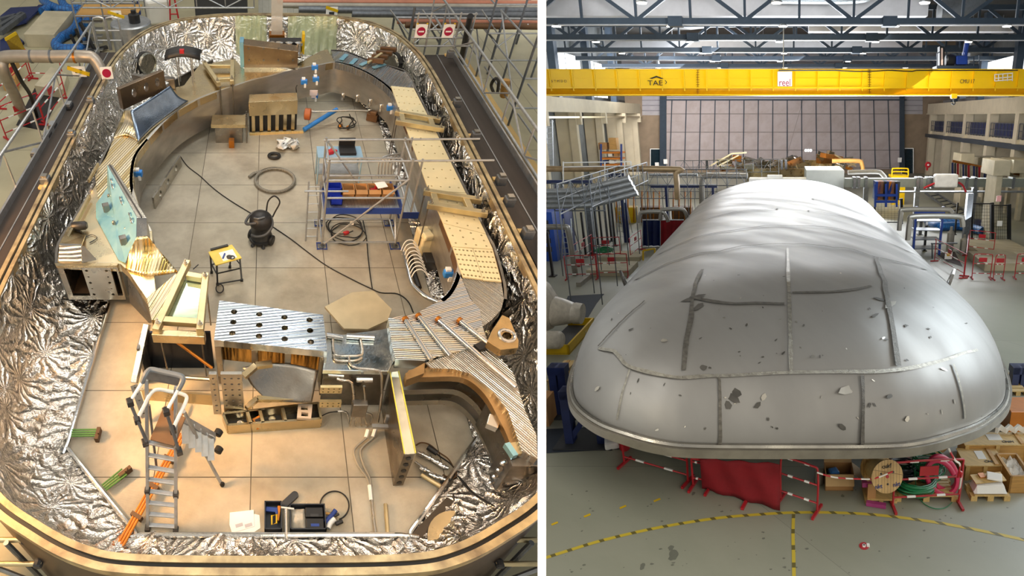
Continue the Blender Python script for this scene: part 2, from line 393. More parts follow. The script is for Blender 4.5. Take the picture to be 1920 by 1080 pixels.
mb = MB(); A, B = offs(rim, 0.2), offs(rim, 0.12); mb.grid([zz(A, zR - 0.1), zz(A, zH), zz(B, zH), zz(B, zR - 0.12)], True)
mb.build('outer_wall', mat('tank wall', '57483c', 0.45, 0.7, 0.3), tank, clip=CL)
poly = [(-1.92, 3.02), (2.04, 3.02), (3.38, 4.5), (3.4, 15.6), (2.3, 18.6), (-2.3, 18.6), (-3.35, 15.6), (-3.3, 4.42)]
def tofloor(q):
    s = Vector((0, min(max(q.y, 6.0), 15.0), 0)); d = q - s; best = 1.0
    for i in range(len(poly)):
        a = Vector((*poly[i], 0)); b = Vector((*poly[(i + 1) % len(poly)], 0)); e = b - a
        den = d.x * e.y - d.y * e.x
        if abs(den) < 1e-9: continue
        t = ((a.x - s.x) * e.y - (a.y - s.y) * e.x) / den; u = ((a.x - s.x) * d.y - (a.y - s.y) * d.x) / den
        if t > 0 and -1e-6 <= u <= 1 + 1e-6: best = min(best, t)
    return s + d * best
prof = [(0, 1.56), (0.02, 1.4), (0.04, 1.2), (0.07, 1.0), (0.1, 0.8), (0.15, 0.62), (0.22, 0.46), (0.32, 0.33), (0.45, 0.23), (0.6, 0.15), (0.75, 0.1), (0.88, 0.06), (1.0, 0.02)]
fine = cr(ring, 22, True); NF = len(fine)
rows = []; uvs = []
arc = 0.0; arcs = []
for i, q in enumerate(fine):
    arcs.append(arc); arc += (fine[(i + 1) % NF] - q).length
pts = []
for i, q in enumerate(fine):
    b = tofloor(q); col = []; acc = 0; last = None
    for j in range(len(prof) * 2 - 1):
        f0, zf0 = prof[j // 2]; f1, zf1 = prof[min(j // 2 + 1, len(prof) - 1)]
        h = (j % 2) * 0.5; ff, z = f0 + (f1 - f0) * h, zf0 + (zf1 - zf0) * h
        p3 = q.lerp(b, ff); p3.z = z
        if last is not None: acc += (p3 - last).length
        last = p3.copy()
        if 0 < j < len(prof) * 2 - 2:
            n1 = noise.noise(p3 * 2.1) * 0.10 + abs(noise.noise(p3 * 5.3)) * 0.07
            p3 = p3 + (Vector((0, min(max(q.y, 6.0), 15.0), 0)) - q).normalized() * n1 * 0.8 + Vector((0, 0, abs(n1) * 0.7))
        col.append((p3, (arcs[i], acc)))
    pts.append(col)
mb = MB()
nr = len(pts[0])
rows = [[pts[i][j][0] for i in range(NF)] for j in range(nr)]
mb.grid(rows, True)
fo = mb.build('foil_lining', foilmat('crumpled silver foil', 'e6e3de', 0.2), tank, smooth=True, ang=0)
uvl = fo.data.uv_layers.new(name='UVMap')
lut = {}
org = ORG[tank.name]
vi = [(pts[i][j][1]) for j in range(nr) for i in range(NF)]
for p_ in fo.data.polygons:
    us = [vi[fo.data.loops[l].vertex_index] for l in p_.loop_indices]
    wrap = max(u[0] for u in us) - min(u[0] for u in us) > arc / 2
    for l, u in zip(p_.loop_indices, us):
        uu = u[0] + (arc if wrap and u[0] < arc / 2 else 0)
        uvl.data[l].uv = (uu, u[1])
bmf = bmesh.new(); bmf.from_mesh(fo.data)
bmesh.ops.bisect_plane(bmf, geom=bmf.verts[:] + bmf.edges[:] + bmf.faces[:], plane_co=CL[0] - org, plane_no=CL[1], clear_outer=True); bmf.to_mesh(fo.data); bmf.free()
fl = [Vector((x, y, 0.0)) for x, y in poly]
mb = MB(); mb.prism(fl, (0, 0, -0.06))
mb.build('floor_plate', tiled('chequer plate floor', 'd0c8b6', 'c6bda8', '4a4438', 1.52, 1.62, (0.28 - 0.0, 0.62, 0), 0.36, 0.5, 26, 0.008, stain='8f8370'), tank)
# silver pipe round the floor edge
mb = MB(); e = [P(205, 570, .08), P(125, 838, .08), P(258, 1003, .08), P(766, 1003, .08), P(893, 822, .08), P(898, 812, .08)]
mb.tube(cr([e[0], e[0].lerp(e[1], .97), e[1].lerp(e[2], .03), e[1].lerp(e[2], .97), e[2].lerp(e[3], .03), e[2].lerp(e[3], .97), e[3].lerp(e[4], .03), e[4]], 4), 0.035, 8)
mb.build('edge_pipe', M['steel_bright'], tank, smooth=True)
mb = MB(); mb.tube([P(262, 1000, .1), P(740, 1000, .1)], 0.018, 6)
mb.build('thin_pipe', M['steel'], tank, smooth=True)
for cx, cy in ((297, 86), (726, 90)):                # round ports in the lining
    s = 1 if cx > 504 else -1
    c = Vector((s * 4.0, 17.6, 0.95)); ax = Vector((-s * 0.75, -0.66, 0.12)).normalized()
    mb = MB(); mb.lathe(c, [(0.34, -0.2), (0.34, 0.12), (0.30, 0.14), (0.30, 0.1)], 28, ax)
    po = mb.build('port', mat('foil cap', 'c9c7bb', 0.22, 1.0, 0.2, 6, 0.6, 9), tank, smooth=True)
    mb = MB(); mb.lathe(c - ax * 0.02, [(0.352, -0.1), (0.352, 0.07)], 28, ax); mb.build('port_collar', M['rubber'], po if False else tank, smooth=True)
# ------------------------------------------------------------------ coil case
coil = thing('coil_case', 'large D-shaped machined metal coil case standing inside the foil-lined tank', 'coil case', (0, 11, 0))
def ipath(pts, z): return [P(x, y, z) for x, y in pts]
inner = [(285, 432), (262, 390), (250, 352), (250, 318), (257, 290), (278, 262), (305, 232), (333, 208), (372, 186), (410, 171), (444, 160), (475, 150), (510, 142), (540, 133), (565, 128), (600, 122), (628, 117), (655, 123), (680, 133), (700, 144), (720, 158), (735, 173), (742, 189), (754, 216), (767, 244), (790, 315), (808, 362), (825, 402), (838, 434), (848, 464), (856, 490), (857, 508), (852, 528), (840, 549), (826, 562)]
top = cr(ipath(inner, zC), 4)
cen = Vector((0.3, 11.5, 0))
def wall(top, zb, th, name, m, par=None, out=True):
    mb = MB(); n = len(top); o2 = []
    for i in range(n):
        t = top[min(i + 1, n - 1)] - top[max(i - 1, 0)]; t.z = 0; t.normalize(); nn = Vector((-t.y, t.x, 0))
        if nn.dot(top[i] - cen) < 0: nn = -nn
        o2.append(top[i] + nn * th)
    b = zz(top, zb); b2 = zz(o2, zb)
    rowsw = [b, top, o2, b2, b]
    mb.grid(rowsw); return mb.build(name, m, par or coil, smooth=True)
m_wall = mat('coil inner wall', 'c2beb6', 0.38, 0.9, 0.25, 1.6, 0.1, 25, stretch=(1, 1, 3), rvar=0.1)
wall(top, 0.28, 0.07, 'inner_wall', m_wall)
def outer_edge(pts): return ipath(pts, zC)
def plate(pts, z, th, name, m, par=None, bev=0.004):
    mb = MB(); mb.prism(pl(pts, z), (0, 0, -th)); return mb.build(name, m, par or coil, bev=bev)
# top plates left, from the box end up and round the far bend
m_gold = milled('warm milled plate', 'd8c08c', 'c9bfa8', 0.3, 5.0, lo=0.16, hi=0.4, bump=0.3)
plate([(250, 318), (257, 290), (278, 262), (262, 250), (232, 236), (212, 262), (198, 296), (186, 312), (178, 330), (183, 372), (246, 372), (250, 352)], zC, 0.2, 'top_plate', m_gold)
plate([(183, 340), (168, 364), (140, 410), (112, 455), (108, 490), (226, 495), (238, 506), (275, 560), (292, 545), (287, 500), (285, 432), (262, 390), (250, 352), (246, 320)], zC - 0.004, 0.2, 'top_plate', mat('cream milled plate', 'd8cbaa', 0.3, 0.9, 0.15, 2.0, rvar=0.1))
plate([(278, 262), (305, 232), (333, 208), (372, 186), (410, 171), (398, 125), (375, 120), (345, 160), (325, 165), (302, 188), (262, 250)], zC - 0.002, 0.2, 'top_plate', M['steel_gold'])
plate([(372, 186), (410, 171), (444, 160), (475, 150), (510, 142), (540, 133), (565, 128), (628, 117), (614, 92), (600, 96), (556, 120), (455, 128), (440, 110), (398, 118)], zC - 0.006, 0.2, 'top_plate', M['steel_gold'])
# outer side walls
wall(cr(ipath([(108, 492), (112, 455), (140, 410), (168, 364), (184, 330), (188, 310), (212, 262), (232, 236), (262, 208), (300, 170), (345, 140), (400, 112)], zC - 0.02), 4), 0.1, 0.05, 'outer_wall', M['steel_dark'])
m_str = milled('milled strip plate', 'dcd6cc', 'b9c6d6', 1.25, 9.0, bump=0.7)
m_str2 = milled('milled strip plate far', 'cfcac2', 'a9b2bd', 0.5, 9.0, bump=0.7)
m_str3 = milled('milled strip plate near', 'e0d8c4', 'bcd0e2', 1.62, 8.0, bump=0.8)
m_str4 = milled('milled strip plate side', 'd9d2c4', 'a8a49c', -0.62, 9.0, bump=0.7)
plate([(621, 95), (628, 117), (655, 123), (680, 133), (700, 144), (720, 158), (735, 173), (742, 189), (733, 162), (776, 164), (772, 150), (760, 136), (738, 128), (722, 122), (700, 118), (648, 97)], zC, 0.2, 'striped_plate', m_str2)
plate([(725, 137), (760, 134), (772, 150), (777, 164), (733, 161)], zC + 0.01, 0.03, 'striped_plate', m_str2)
def pits(quad, nu, nv, rad, z, jit=0):     # bolt holes in a cover strip
    a, b, c, d = [P(x, y, z) for x, y in quad]; hs = []
    for i in range(nu):
        for j in range(nv):
            u, v = (i + 0.5) / nu, (j + 0.5) / nv
            q = a.lerp(b, u).lerp(d.lerp(c, u), v)
            hs.append([q + Vector((math.cos(t * PI / 4), math.sin(t * PI / 4), 0)) * rad for t in range(8)])
    return hs
def cover(quad, holes, name='cover_strip'):
    mb = MB(); o = [P(x, y, zC + 0.03) for x, y in quad]
    mb.holed(o, holes, (0, 0, -0.028)); mb.build(name, M['cream'], coil)
zt = zC + 0.03
q1 = [(733, 161), (776, 165), (802, 216), (751, 212)]; cover(q1, pits(q1, 5, 4, 0.024, zt))
q2 = [(752, 213), (803, 217), (873, 361), (804, 357)]; cover(q2, pits(q2, 4, 10, 0.022, zt))
q3 = [(805, 358), (874, 362), (911, 438), (831, 418)]; cover(q3, pits(q3, 4, 5, 0.022, zt))
q4 = [(831, 419), (911, 439), (924, 467), (848, 462)]; cover(q4, pits(q4, 4, 3, 0.022, zt))
q5 = [(849, 463), (886, 466), (905, 524), (868, 519)]; cover(q5, pits(q5, 5, 6, 0.024, zt))
q6 = [(887, 466), (924, 468), (940, 528), (906, 525)]; cover(q6, pits(q6, 5, 6, 0.024, zt))
plate([(742, 189), (735, 165), (776, 164), (803, 216), (874, 361), (911, 438), (926, 467), (942, 529), (868, 520), (857, 500), (848, 464), (825, 402), (790, 315), (767, 244)], zC - 0.004, 0.2, 'top_plate', M['brown'])  # dark plate colour stands in for shade inside the cover strip holes
wall(cr(ipath([(945, 560), (943, 529), (926, 467), (911, 438), (874, 361), (803, 216), (777, 164), (762, 136), (738, 126), (700, 116), (648, 96), (621, 94)], zC - 0.02), 3), 0.1, 0.05, 'outer_wall', M['steel_dark'])
plate([(857, 508), (866, 522), (882, 560), (900, 580), (905, 612), (885, 622), (728, 596), (778, 589), (826, 562), (845, 540)], zC, 0.22, 'striped_plate', m_str)
plate([(866, 521), (940, 529), (945, 560), (940, 580), (922, 600), (905, 612), (898, 582), (882, 558)], zC - 0.002, 0.22, 'striped_plate', m_str4)
plate([(728, 596), (885, 622), (905, 612), (915, 640), (875, 655), (820, 668), (795, 676), (742, 674), (734, 640)], zC - 0.004, 0.22, 'striped_plate', m_str3)
plate([(797, 680), (874, 655), (906, 643), (930, 660), (963, 700), (985, 770), (1006, 815), (1008, 860), (978, 845), (952, 770), (925, 735), (880, 700), (850, 692), (808, 690)], zC - 0.05, 0.2, 'striped_plate', m_str4)
# ------------------------------------------------------------------ coil case: plates, saddles, lugs
Z = Vector((0, 0, 1))
def circ(c, r, n=12, e1=Vector((1, 0, 0)), e2=Vector((0, 1, 0))): return [c + e1 * math.cos(2 * PI * t / n) * r + e2 * math.sin(2 * PI * t / n) * r for t in range(n)]
def hang(base, px, py):          # point right over a base point, read at row py
    return Vector((base.x, base.y, zat(px, py, base)))
def skin(name, rows, m, par, th=0.05, n=5, smooth=True):
    g = [cr(r, n) for r in rows]; cols = list(zip(*g)); g2 = list(zip(*[cr(list(c), 4) for c in cols]))
    mb = MB(); mb.grid([list(r) for r in g2]); return mb.build(name, m, par, smooth=smooth, solid=th, ang=50)
def PZ(pts): return [P(x, y, z) for x, y, z in pts]
# blue-grey saddle shell at the far bend
skin('saddle_shell', [PZ([(244, 208, 1.8), (270, 192, 1.8), (295, 176, 1.8), (317, 161, 1.8)]), PZ([(251, 238, 1.5), (280, 216, 1.5), (307, 197, 1.5), (332, 181, 1.5)]), PZ([(258, 267, 1.27), (285, 239, 1.27), (318, 214, 1.27), (351, 190, 1.27)])],
     mat('blue-grey saddle', '93a3b8', 0.28, 1.0, 0.2, 2, 0.1, 30, rvar=0.1), coil)
# golden flare at the near left bend
skin('flared_saddle', [PZ([(256, 446, 1.8), (266, 445, 1.8), (277, 444, 1.8)]), PZ([(240, 478, 1.45), (268, 476, 1.5), (303, 474, 1.45)]), PZ([(235, 506, 1.27), (275, 517, 1.27), (333, 509, 1.27)])],
     milled('golden milled', 'd9b569', 'e0d3b0', 0.2, 6, lo=0.16, hi=0.36, bump=0.4), coil)
skin('flared_saddle', [PZ([(213, 258, 1.27), (235, 252, 1.3), (258, 262, 1.27)]), PZ([(222, 232, 1.35), (240, 226, 1.45), (256, 240, 1.35)]), PZ([(232, 208, 1.6), (240, 207, 1.7), (247, 212, 1.7)])], m_gold, coil)
# blue-filmed leaning plate
A_, B_, A2, B2 = P(201, 309, 1.8), P(256, 407, 1.8), P(211, 309, 1.8), P(275, 407, 1.8)
mb = MB()
face = PZ([(201, 309, 1.8), (256, 407, 1.8), (255, 449, 1.6), (235, 493, 1.28), (222, 487, 1.27), (180, 408, 1.27), (180, 382, 1.3), (201, 352, 1.52)])
c_ = sum(face, Vector()) / len(face)
mb.add(face + [c_], [(i, (i + 1) % 8, 8) for i in range(8)])
mb.build('filmed_plate', M['film'], coil, solid=0.03)
mb = MB(); mb.prism([A_, B_, B2, A2], (0, 0, -0.5)); mb.prism([B_ , B2, P(277, 446, 1.62), P(256, 449, 1.62)], (0, 0, -0.4)); mb.build('ridge_bar', M['steel'], coil, bev=0.01)
mb = MB(); d = (B_ - A_); mb.bar(A_.lerp(A2, .5) + Z * 0.004, B_.lerp(B2, .5) + Z * 0.004, 0.03, 0.012); mb.build('ridge_groove', M['dark'], coil)
for x, y in ((199, 389), (231, 450)):
    mb = MB(); mb.box(P(x, y, 1.5), (0.13, 0.13, 0.16), 0.4); mb.build('mounting_block', M['steel_dark'], coil, bev=0.01)
for x, y in ((205, 370), (214, 420), (237, 432)):
    mb = MB(); mb.lathe(P(x, y, 1.47), [(0.035, 0), (0.035, 0.06), (0.02, 0.08)], 10); mb.build('stud', M['steel_dark'], coil)
for x, y in ((211, 350), (226, 374), (228, 380), (243, 404), (246, 414), (209, 340)):
    q = P(x, y, 1.72); mb = MB(); mb.tube(circ(q, 0.05, 14, d.normalized(), Z), 0.016, 6, True); mb.build('slot_ring', M['steel_bright'], coil)
# thick lug plate with three slots
a, b = P(232, 206, 1.25), P(312, 168, 1.25); e = (b - a); L_ = e.length; e.normalize(); nrm = Vector((e.y, -e.x, 0))
zt1 = zat(230, 167, a)
face = [a, b, b + Z * (zt1 - 1.25) * 0.95, a + Z * (zt1 - 1.25)]
hs = [circ(a + e * L_ * t + Z * (zt1 - 1.25) * 0.55, 0.13, 14, e * 0.6 + Z * 0.25, Z * 0.9 - e * 0.15) for t in (0.28, 0.56, 0.82)]
mb = MB(); mb.holed(face, hs, -nrm * -0.14 if nrm.y > 0 else nrm * -0.14); mb.build('lug_plate', mat('brown steel plate', '8d7c6b', 0.35, 0.95, 0.3, 2, rvar=0.1), coil, bev=0.008)
a, b = P(250, 160, 1.25), P(329, 168, 1.25)
mb = MB(); z_ = zat(330, 148, b); mb.holed([a, b, b + Z * (z_ - 1.25), a + Z * (z_ - 1.25)], [circ(b - Vector((0.25, 0, 0)) + Z * 0.17, 0.08, 12, Vector((1, 0, 0)), Z)], (0, 0.12, 0)); mb.build('lug_plate', M['steel_dark'], coil, bev=0.008)
# open box end with bolt holes
a, b = P(105, 497, 1.25), P(219, 497, 1.25); zb_ = zat(128, 562, a)
hgt = 1.25 - zb_; wd = b.x - a.x
def fp(u, v): return Vector((a.x + wd * u, a.y, 1.25 - hgt * v))
outer = [fp(0, 0), fp(1, 0), fp(1, 1), fp(0, 1)]
def rr(u0, v0, u1, v1): return [fp(u0, v0), fp(u1, v0), fp(u1, v1), fp(u0, v1)]
holes = [rr(0.1, 0.1, 0.4, 0.88), rr(0.88, 0.1, 0.97, 0.88)]
for i in range(5):
    for u in (0.47, 0.8): holes.append(circ(fp(u, 0.16 + 0.17 * i), 0.028 if i % 2 == 0 else 0.016, 10, Vector((1, 0, 0)), Z))
mb = MB(); mb.holed(outer, holes, (0, 0.07, 0)); mb.build('box_end_plate', M['steel'], coil, bev=0.004)
mb = MB(); mb.span((a.x, a.y + 0.07, 1.0), (a.x + 0.06, a.y + 1.3, zb_)); mb.span((a.x + wd * .44, a.y + 0.07, 1.04), (a.x + wd * .5, a.y + 1.0, zb_)); mb.build('box_web', M['steel_dark'], coil)
mb = MB(); mb.span((a.x, a.y + 0.07, zb_), (b.x, a.y + 1.4, zb_ + 0.05)); mb.build('box_floor', M['brown'], coil)
mb = MB(); mb.span((b.x - .02, a.y + 0.07, 1.05), (b.x + .03, a.y + 1.0, zb_)); mb.build('box_web', M['steel_dark'], coil)
mb = MB(); mb.prism(pl([(102, 493), (222, 493), (219, 498), (105, 499)], 1.28), (0, 0, -.05)); mb.build('box_lip', M['steel_gold'], coil)
a2 = P(111, 493, 1.25); z2_ = zat(110, 459, a2)
mb = MB(); mb.prism(PZ([(110, 493, 1.27), (153, 493, 1.27), (152, 462, 1.55), (111, 460, 1.55)]), (0, 0.06, 0.0)); mb.build('end_bracket', milled('brushed bracket', 'c9c9c6', '9c9c9a', 1.57, 8), coil)
mb = MB(); mb.prism(PZ([(152, 462, 1.55), (176, 488, 1.27), (154, 493, 1.27)]), (0.05, 0.02, 0)); mb.build('gusset', M['steel_dark'], coil)
mb = MB(); mb.prism(PZ([(110, 459, 1.55), (152, 461, 1.55), (160, 440, 1.3), (128, 425, 1.3)]), (0, 0, -0.03)); mb.build('bracket_top', M['steel_gold'], coil)
mb = MB(); mb.bar(P(128, 448, 1.36), P(168, 368, 1.36), 0.05, 0.1); mb.bar(P(166, 340, 1.36), P(184, 308, 1.36), 0.04, 0.08); mb.build('side_rail', M['steel_gold'], coil)
# perforated apron under the inner wall
a, b = P(292, 392, 0), P(341, 312, 0); e = (b - a); L_ = e.length; e.normalize()
nn = Vector((-e.y, e.x, 0))
mb = MB(); mb.holed([a, b, b + Z * 0.34, a + Z * 0.34], [circ(a + e * L_ * t + Z * 0.18, 0.09, 14, e, Z) for t in (0.2, 0.48, 0.8)], nn * 0.05); mb.build('perforated_apron', M['steel'], coil)
mb = MB(); a = P(250, 535, 1.2); mb.prism(PZ([(238, 506, 1.2), (276, 556, 1.2), (285, 600, .5), (279, 606, .35), (243, 568, .35)]), (0.04, 0.0, 0)); mb.build('leg_plate', M['steel_dark'], coil, bev=0.01)
plate([(275, 558), (292, 545), (334, 509), (352, 488), (345, 512), (318, 560), (300, 600), (284, 600)], 1.24, 0.15, 'milled_plate', m_gold)
# four rods over the striped plate
for p0, p1 in (((940, 145), (1110, 410)), ((1030, 122), (1240, 385)), ((1165, 145), (1680, 600)), ((1310, 152), (1580, 370))):
    q0, q1 = P(*z6(*p0), 1.3), P(*z6(*p1), 1.3); mb = MB(); mb.rod(q0, q1, 0.042, 12); mb.build('guide_rod', M['steel_bright'], coil, smooth=True)
    mb = MB(); mb.lathe(q0, [(0.055, 0), (0.055, 0.05), (0.03, 0.06)], 10, (q0 - q1)); mb.build('rod_cap', M['glove'], coil)
mb = MB(); out = [z6(*q) for q in ((1520, 215), (1590, 108), (1640, 130), (1702, 285), (1700, 330), (1580, 345), (1490, 285))]; hole = [P(*z6(1622 + 32 * math.cos(t * PI / 8), 250 + 25 * math.sin(t * PI / 8)), 1.45) for t in range(16)]
mb.holed(pl(out, 1.45), [hole], (0, 0, -0.16)); mb.build('lug_eye', mat('bronze steel', 'c3a778', 0.3, 1.0, 0.25, rvar=0.1), coil, bev=0.01)
mb = MB(); c = P(*z6(1622, 250), 1.45); mb.tube(circ(c, 0.12, 24), 0.03, 8, True); mb.build('lug_ring', M['steel_bright'], coil, smooth=True)
mb = MB(); mb.prism(pl([z6(*q) for q in ((1400, 310), (1470, 280), (1490, 330), (1440, 345))], 1.28), (0, 0, -0.05)); mb.build('tape_patch', M['black'], coil)
# forked arm: three stacked plates with a curved inner edge
m_arm = mat('warm-lit arm edge', 'b8976a', 0.34, 0.9, 0.3, 3)  # warm lamplight on the steel arm is put into this base colour
for k, (z_, m) in enumerate(((1.12, m_arm), (0.78, M['steel']), (0.46, M['steel']))):
    inn = [(760, 708), (800, 707), (845, 706), (872, 710), (895, 725), (915, 748), (935, 785), (950, 815), (962, 850)]
    ot = [(978, 842), (968, 800), (950, 760), (930, 722), (905, 702), (870, 690), (840, 688), (800, 690), (766, 694)]
    a_ = [P(x, y, 1.12) for x, y in inn]; b_ = [P(x, y, 1.12) for x, y in ot]
    mb = MB(); mb.prism([Vector((q.x, q.y, z_)) for q in cr(a_, 3) + cr(b_, 3)], (0, 0, -0.13)); mb.build('fork_arm', m, coil, bev=0.006)
mb = MB(); mb.prism(PZ([(760, 700, 1.2), (797, 680, 1.2), (795, 700, 1.2), (762, 712, 1.2)]), (0, 0, -0.2)); mb.build('fork_end', m_arm, coil)
mb = MB(); q = [P(x, y, 1.12) for x, y in ((962, 850), (950, 815), (935, 785), (915, 748), (930, 722), (968, 800), (978, 842))]; mb.prism([Vector((p_.x, p_.y, 1.0)) for p_ in q], (0, 0, -0.6)); mb.build('fork_web', M['steel_dark'], coil)
for i, (x, y) in enumerate(((1575, 740), (1525, 838))):
    q = P(*z6(x, y), 1.0); mb = MB(); mb.box(q, (0.16, 0.2, 0.12), -0.5); mb.build('spacer_block', M['alu'], coil, bev=0.008)
# end box by the near right corner
a, b = P(938, 908, 0.5), P(1012, 908, 0.5)
mb = MB(); mb.span((a.x, a.y, 0.15), (b.x + 0.3, a.y + 0.35, 1.05)); mb.build('end_block', M['steel_dark'], coil, clip=CL, bev=0.01)
mb = MB(); mb.box(P(968, 842, 1.12), (0.16, 0.18, 0.06), 0.2); mb.build('spacer_block', M['alu_gold'], coil)
mb = MB(); mb.box(P(957, 845, 1.12), (0.08, 0.2, 0.1), 0.3); mb.build('tape_patch', M['film'], coil)
for i in range(4):
    q = P(940, 850 + i * 16, 0.9); mb = MB(); mb.lathe(Vector((a.x - 0.02, a.y + 0.12, 0.95 - i * 0.2)), [(0.035, 0), (0.035, 0.07), (0.02, 0.09)], 10, (-1, -0.4, 0)); mb.build('stud', M['steel_bright'], coil)
# ------------------------------------------------------------------ front support: perforated block, boxes, pipes
sup = thing('support_assembly', 'silver support block with twelve round holes on a post frame', 'support block', P(505, 700, 0))
zs = 1.38
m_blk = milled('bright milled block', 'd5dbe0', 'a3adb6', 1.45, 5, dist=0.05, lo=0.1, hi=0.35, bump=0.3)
o = pl([(411, 563), (606, 590), (614, 659), (401, 637)], zs)
hs = [P(*z5(*q), zs) for q in ((1580, 88), (1575, 158), (1568, 232), (1750, 105), (1750, 178), (1748, 252))] + [P(*z6(*q), zs) for q in ((120, 125), (122, 197), (122, 272), (290, 143), (293, 215), (298, 290))]
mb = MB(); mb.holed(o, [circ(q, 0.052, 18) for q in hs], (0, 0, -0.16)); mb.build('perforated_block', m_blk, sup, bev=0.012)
for q in hs:
    mb = MB(); mb.grid([circ(q - Z * 0.02, 0.053, 18), circ(q - Z * 0.17, 0.053, 18)], True); mb.build('hole_sleeve', M['alu_gold'], sup, smooth=True)
f0, f1 = o[3] - Z * 0.16, o[2] - Z * 0.16
for t in (0.03, 0.36, 0.66, 0.97):
    q = f0.lerp(f1, t); mb = MB(); mb.span((q.x - 0.05, q.y, q.z), (q.x + 0.05, q.y + 0.1, 0.55 if t > 0.5 else 0.4)); mb.build('post', M['steel'], sup, bev=0.006)
q0, q1 = f0 + Vector((0.05, 0.35, 0)), f1 + Vector((-0.05, 0.35, 0))
mb = MB(); mb.prism([q0, q1, q1 - Z * 0.8, q0 - Z * 0.8], (0, 0.05, 0)); mb.build('back_panel', milled('golden panel', 'c9a560', '6a5330', 0, 5, lo=0.12, hi=0.3), sup)
mb = MB(); mb.prism([o[0] - Z * 0.16, o[3] - Z * 0.16, o[3] - Z * 1.2, o[0] - Z * 1.2], (0.05, 0, 0)); mb.build('side_panel', M['steel_dark'], sup)
mb = MB(); mb.prism([o[1] - Z * 0.16, o[2] - Z * 0.16, o[2] - Z * 1.2, o[1] - Z * 1.2], (-0.05, 0, 0)); mb.build('side_panel', M['steel_dark'], sup)
# drilled leg plates
a = P(401, 775, 0.1)
for (x0, x1, nm) in ((397, 415, 1), (417, 458, 3)):
    zt_ = 0.95; b0, b1 = P(x0 + 4, 777, 0.12), P(x1, 777, 0.12)
    h_ = [circ(b0.lerp(b1, (j + 0.5) / nm) + Z * (0.12 + 0.1 * i), 0.02, 8, Vector((1, 0, 0)), Z) for j in range(nm) for i in range(7)]
    zt_ = zat(x0, 702, b0)
    h_ = [circ(b0.lerp(b1, (j + 0.5) / nm) + Z * (zt_ - 0.12) * (0.1 + 0.8 * i / 6), 0.02, 8, Vector((1, 0, 0)), Z) for j in range(nm) for i in range(7)]
    mb = MB(); mb.holed([b0, b1, b1 + Z * (zt_ - 0.12), b0 + Z * (zt_ - 0.12)], h_, (0, 0.06, 0)); mb.build('drilled_plate', M['steel'], sup, bev=0.004)
# grey curved shield
skin('shield', [PZ([(455, 690, .9), (500, 682, .98), (550, 684, .98), (597, 694, .9)]), PZ([(470, 720, .7), (505, 716, .75), (550, 720, .75), (590, 730, .7)]), PZ([(500, 750, .55), (520, 752, .55), (555, 755, .55), (585, 755, .5)])], M['steel_dark'], sup)
mb = MB(); mb.bar(P(457, 706, .95), P(480, 686, 1.0), 0.1, 0.08); mb.bar(P(480, 686, 1.0), P(510, 682, 1.0), 0.1, 0.08); mb.build('edge_bar', M['steel_gold'], sup); mb = MB(); mb.bar(P(462, 765, .55), P(482, 748, .55), 0.08, 0.08); mb.bar(P(482, 748, .55), P(550, 748, .55), 0.08, 0.08); mb.build('edge_bar', M['steel_gold'], sup)
# open drilled trough
tr0, tr1 = P(428, 812, 0), P(600, 800, 0)
z_ = 0.26
mb = MB(); mb.prism([Vector((tr0.x, tr0.y, 0)), Vector((tr1.x, tr1.y, 0)), P(597, 755, z_) * 1.0 - Z * z_, P(418, 775, z_) - Z * z_], (0, 0, 0.04)); mb.build('trough_floor', M['black'], sup)
c4 = [tr0, tr1, Vector((P(597, 755, z_).x, P(597, 755, z_).y, 0)), Vector((P(418, 775, z_).x, P(418, 775, z_).y, 0))]
mb = MB()
for i in range(4): mb.bar(c4[i] + Z * .13, c4[(i + 1) % 4] + Z * .13, 0.04, 0.26)
mb.build('trough_wall', M['steel_gold'], sup)
for t in (0.25, 0.38, 0.62, 0.86):
    a_, b_ = c4[0].lerp(c4[1], t), c4[3].lerp(c4[2], t); mb = MB(); mb.bar(a_ + Z * .13, b_ + Z * .13, 0.05, 0.26); mb.build('trough_rib', M['alu_gold'], sup)
for t, s in ((0.5, 0.3), (0.5, 0.68), (0.16, .55)):
    q = c4[0].lerp(c4[1], t).lerp(c4[3].lerp(c4[2], t), s) + Z * 0.05; mb = MB(); mb.lathe(q, [(0.06, 0), (0.06, 0.015), (0.045, 0.02)], 18); mb.build('cover_disc', M['steel_bright'], sup, smooth=True)
# pipe panel
pan = thing('pipe_manifold', 'shiny blue-tinted plate carrying bent steel manifold pipes', 'panel', P(665, 690, 0))
zp = 1.15
mb = MB(); mb.prism(pl([(613, 634), (640, 628), (716, 618), (730, 614), (740, 640), (741, 672), (728, 696), (605, 694)], zp), (0, 0, -0.1)); mb.build('plate', mat('blue steel plate', 'bfd2dc', 0.2, 1.0, 0.2, 2.5, 0.1, 20, col2='d8d4c8', rvar=0.08), pan, bev=0.006)
mb = MB(); b0 = P(607, 697, zp - .1); b1 = P(728, 697, zp - .1); mb.prism([b0, b1, b1 - Z * 0.95, b0 - Z * 0.95], (0, 0.04, 0)); mb.build('front_plate', M['steel_dark'], pan)
for p0, p1 in (((405, 245), (515, 262)), ((540, 252), (725, 262)), ((415, 512), (520, 520)), ((605, 545), (712, 545))):
    k_ = zp + 0.06 if p0[1] < 400 else 0.95
    mb = MB(); mb.rod(P(*z6(*p0), k_), P(*z6(*p1), k_), 0.05, 12); mb.build('header_tube', M['steel_bright'], pan, smooth=True)
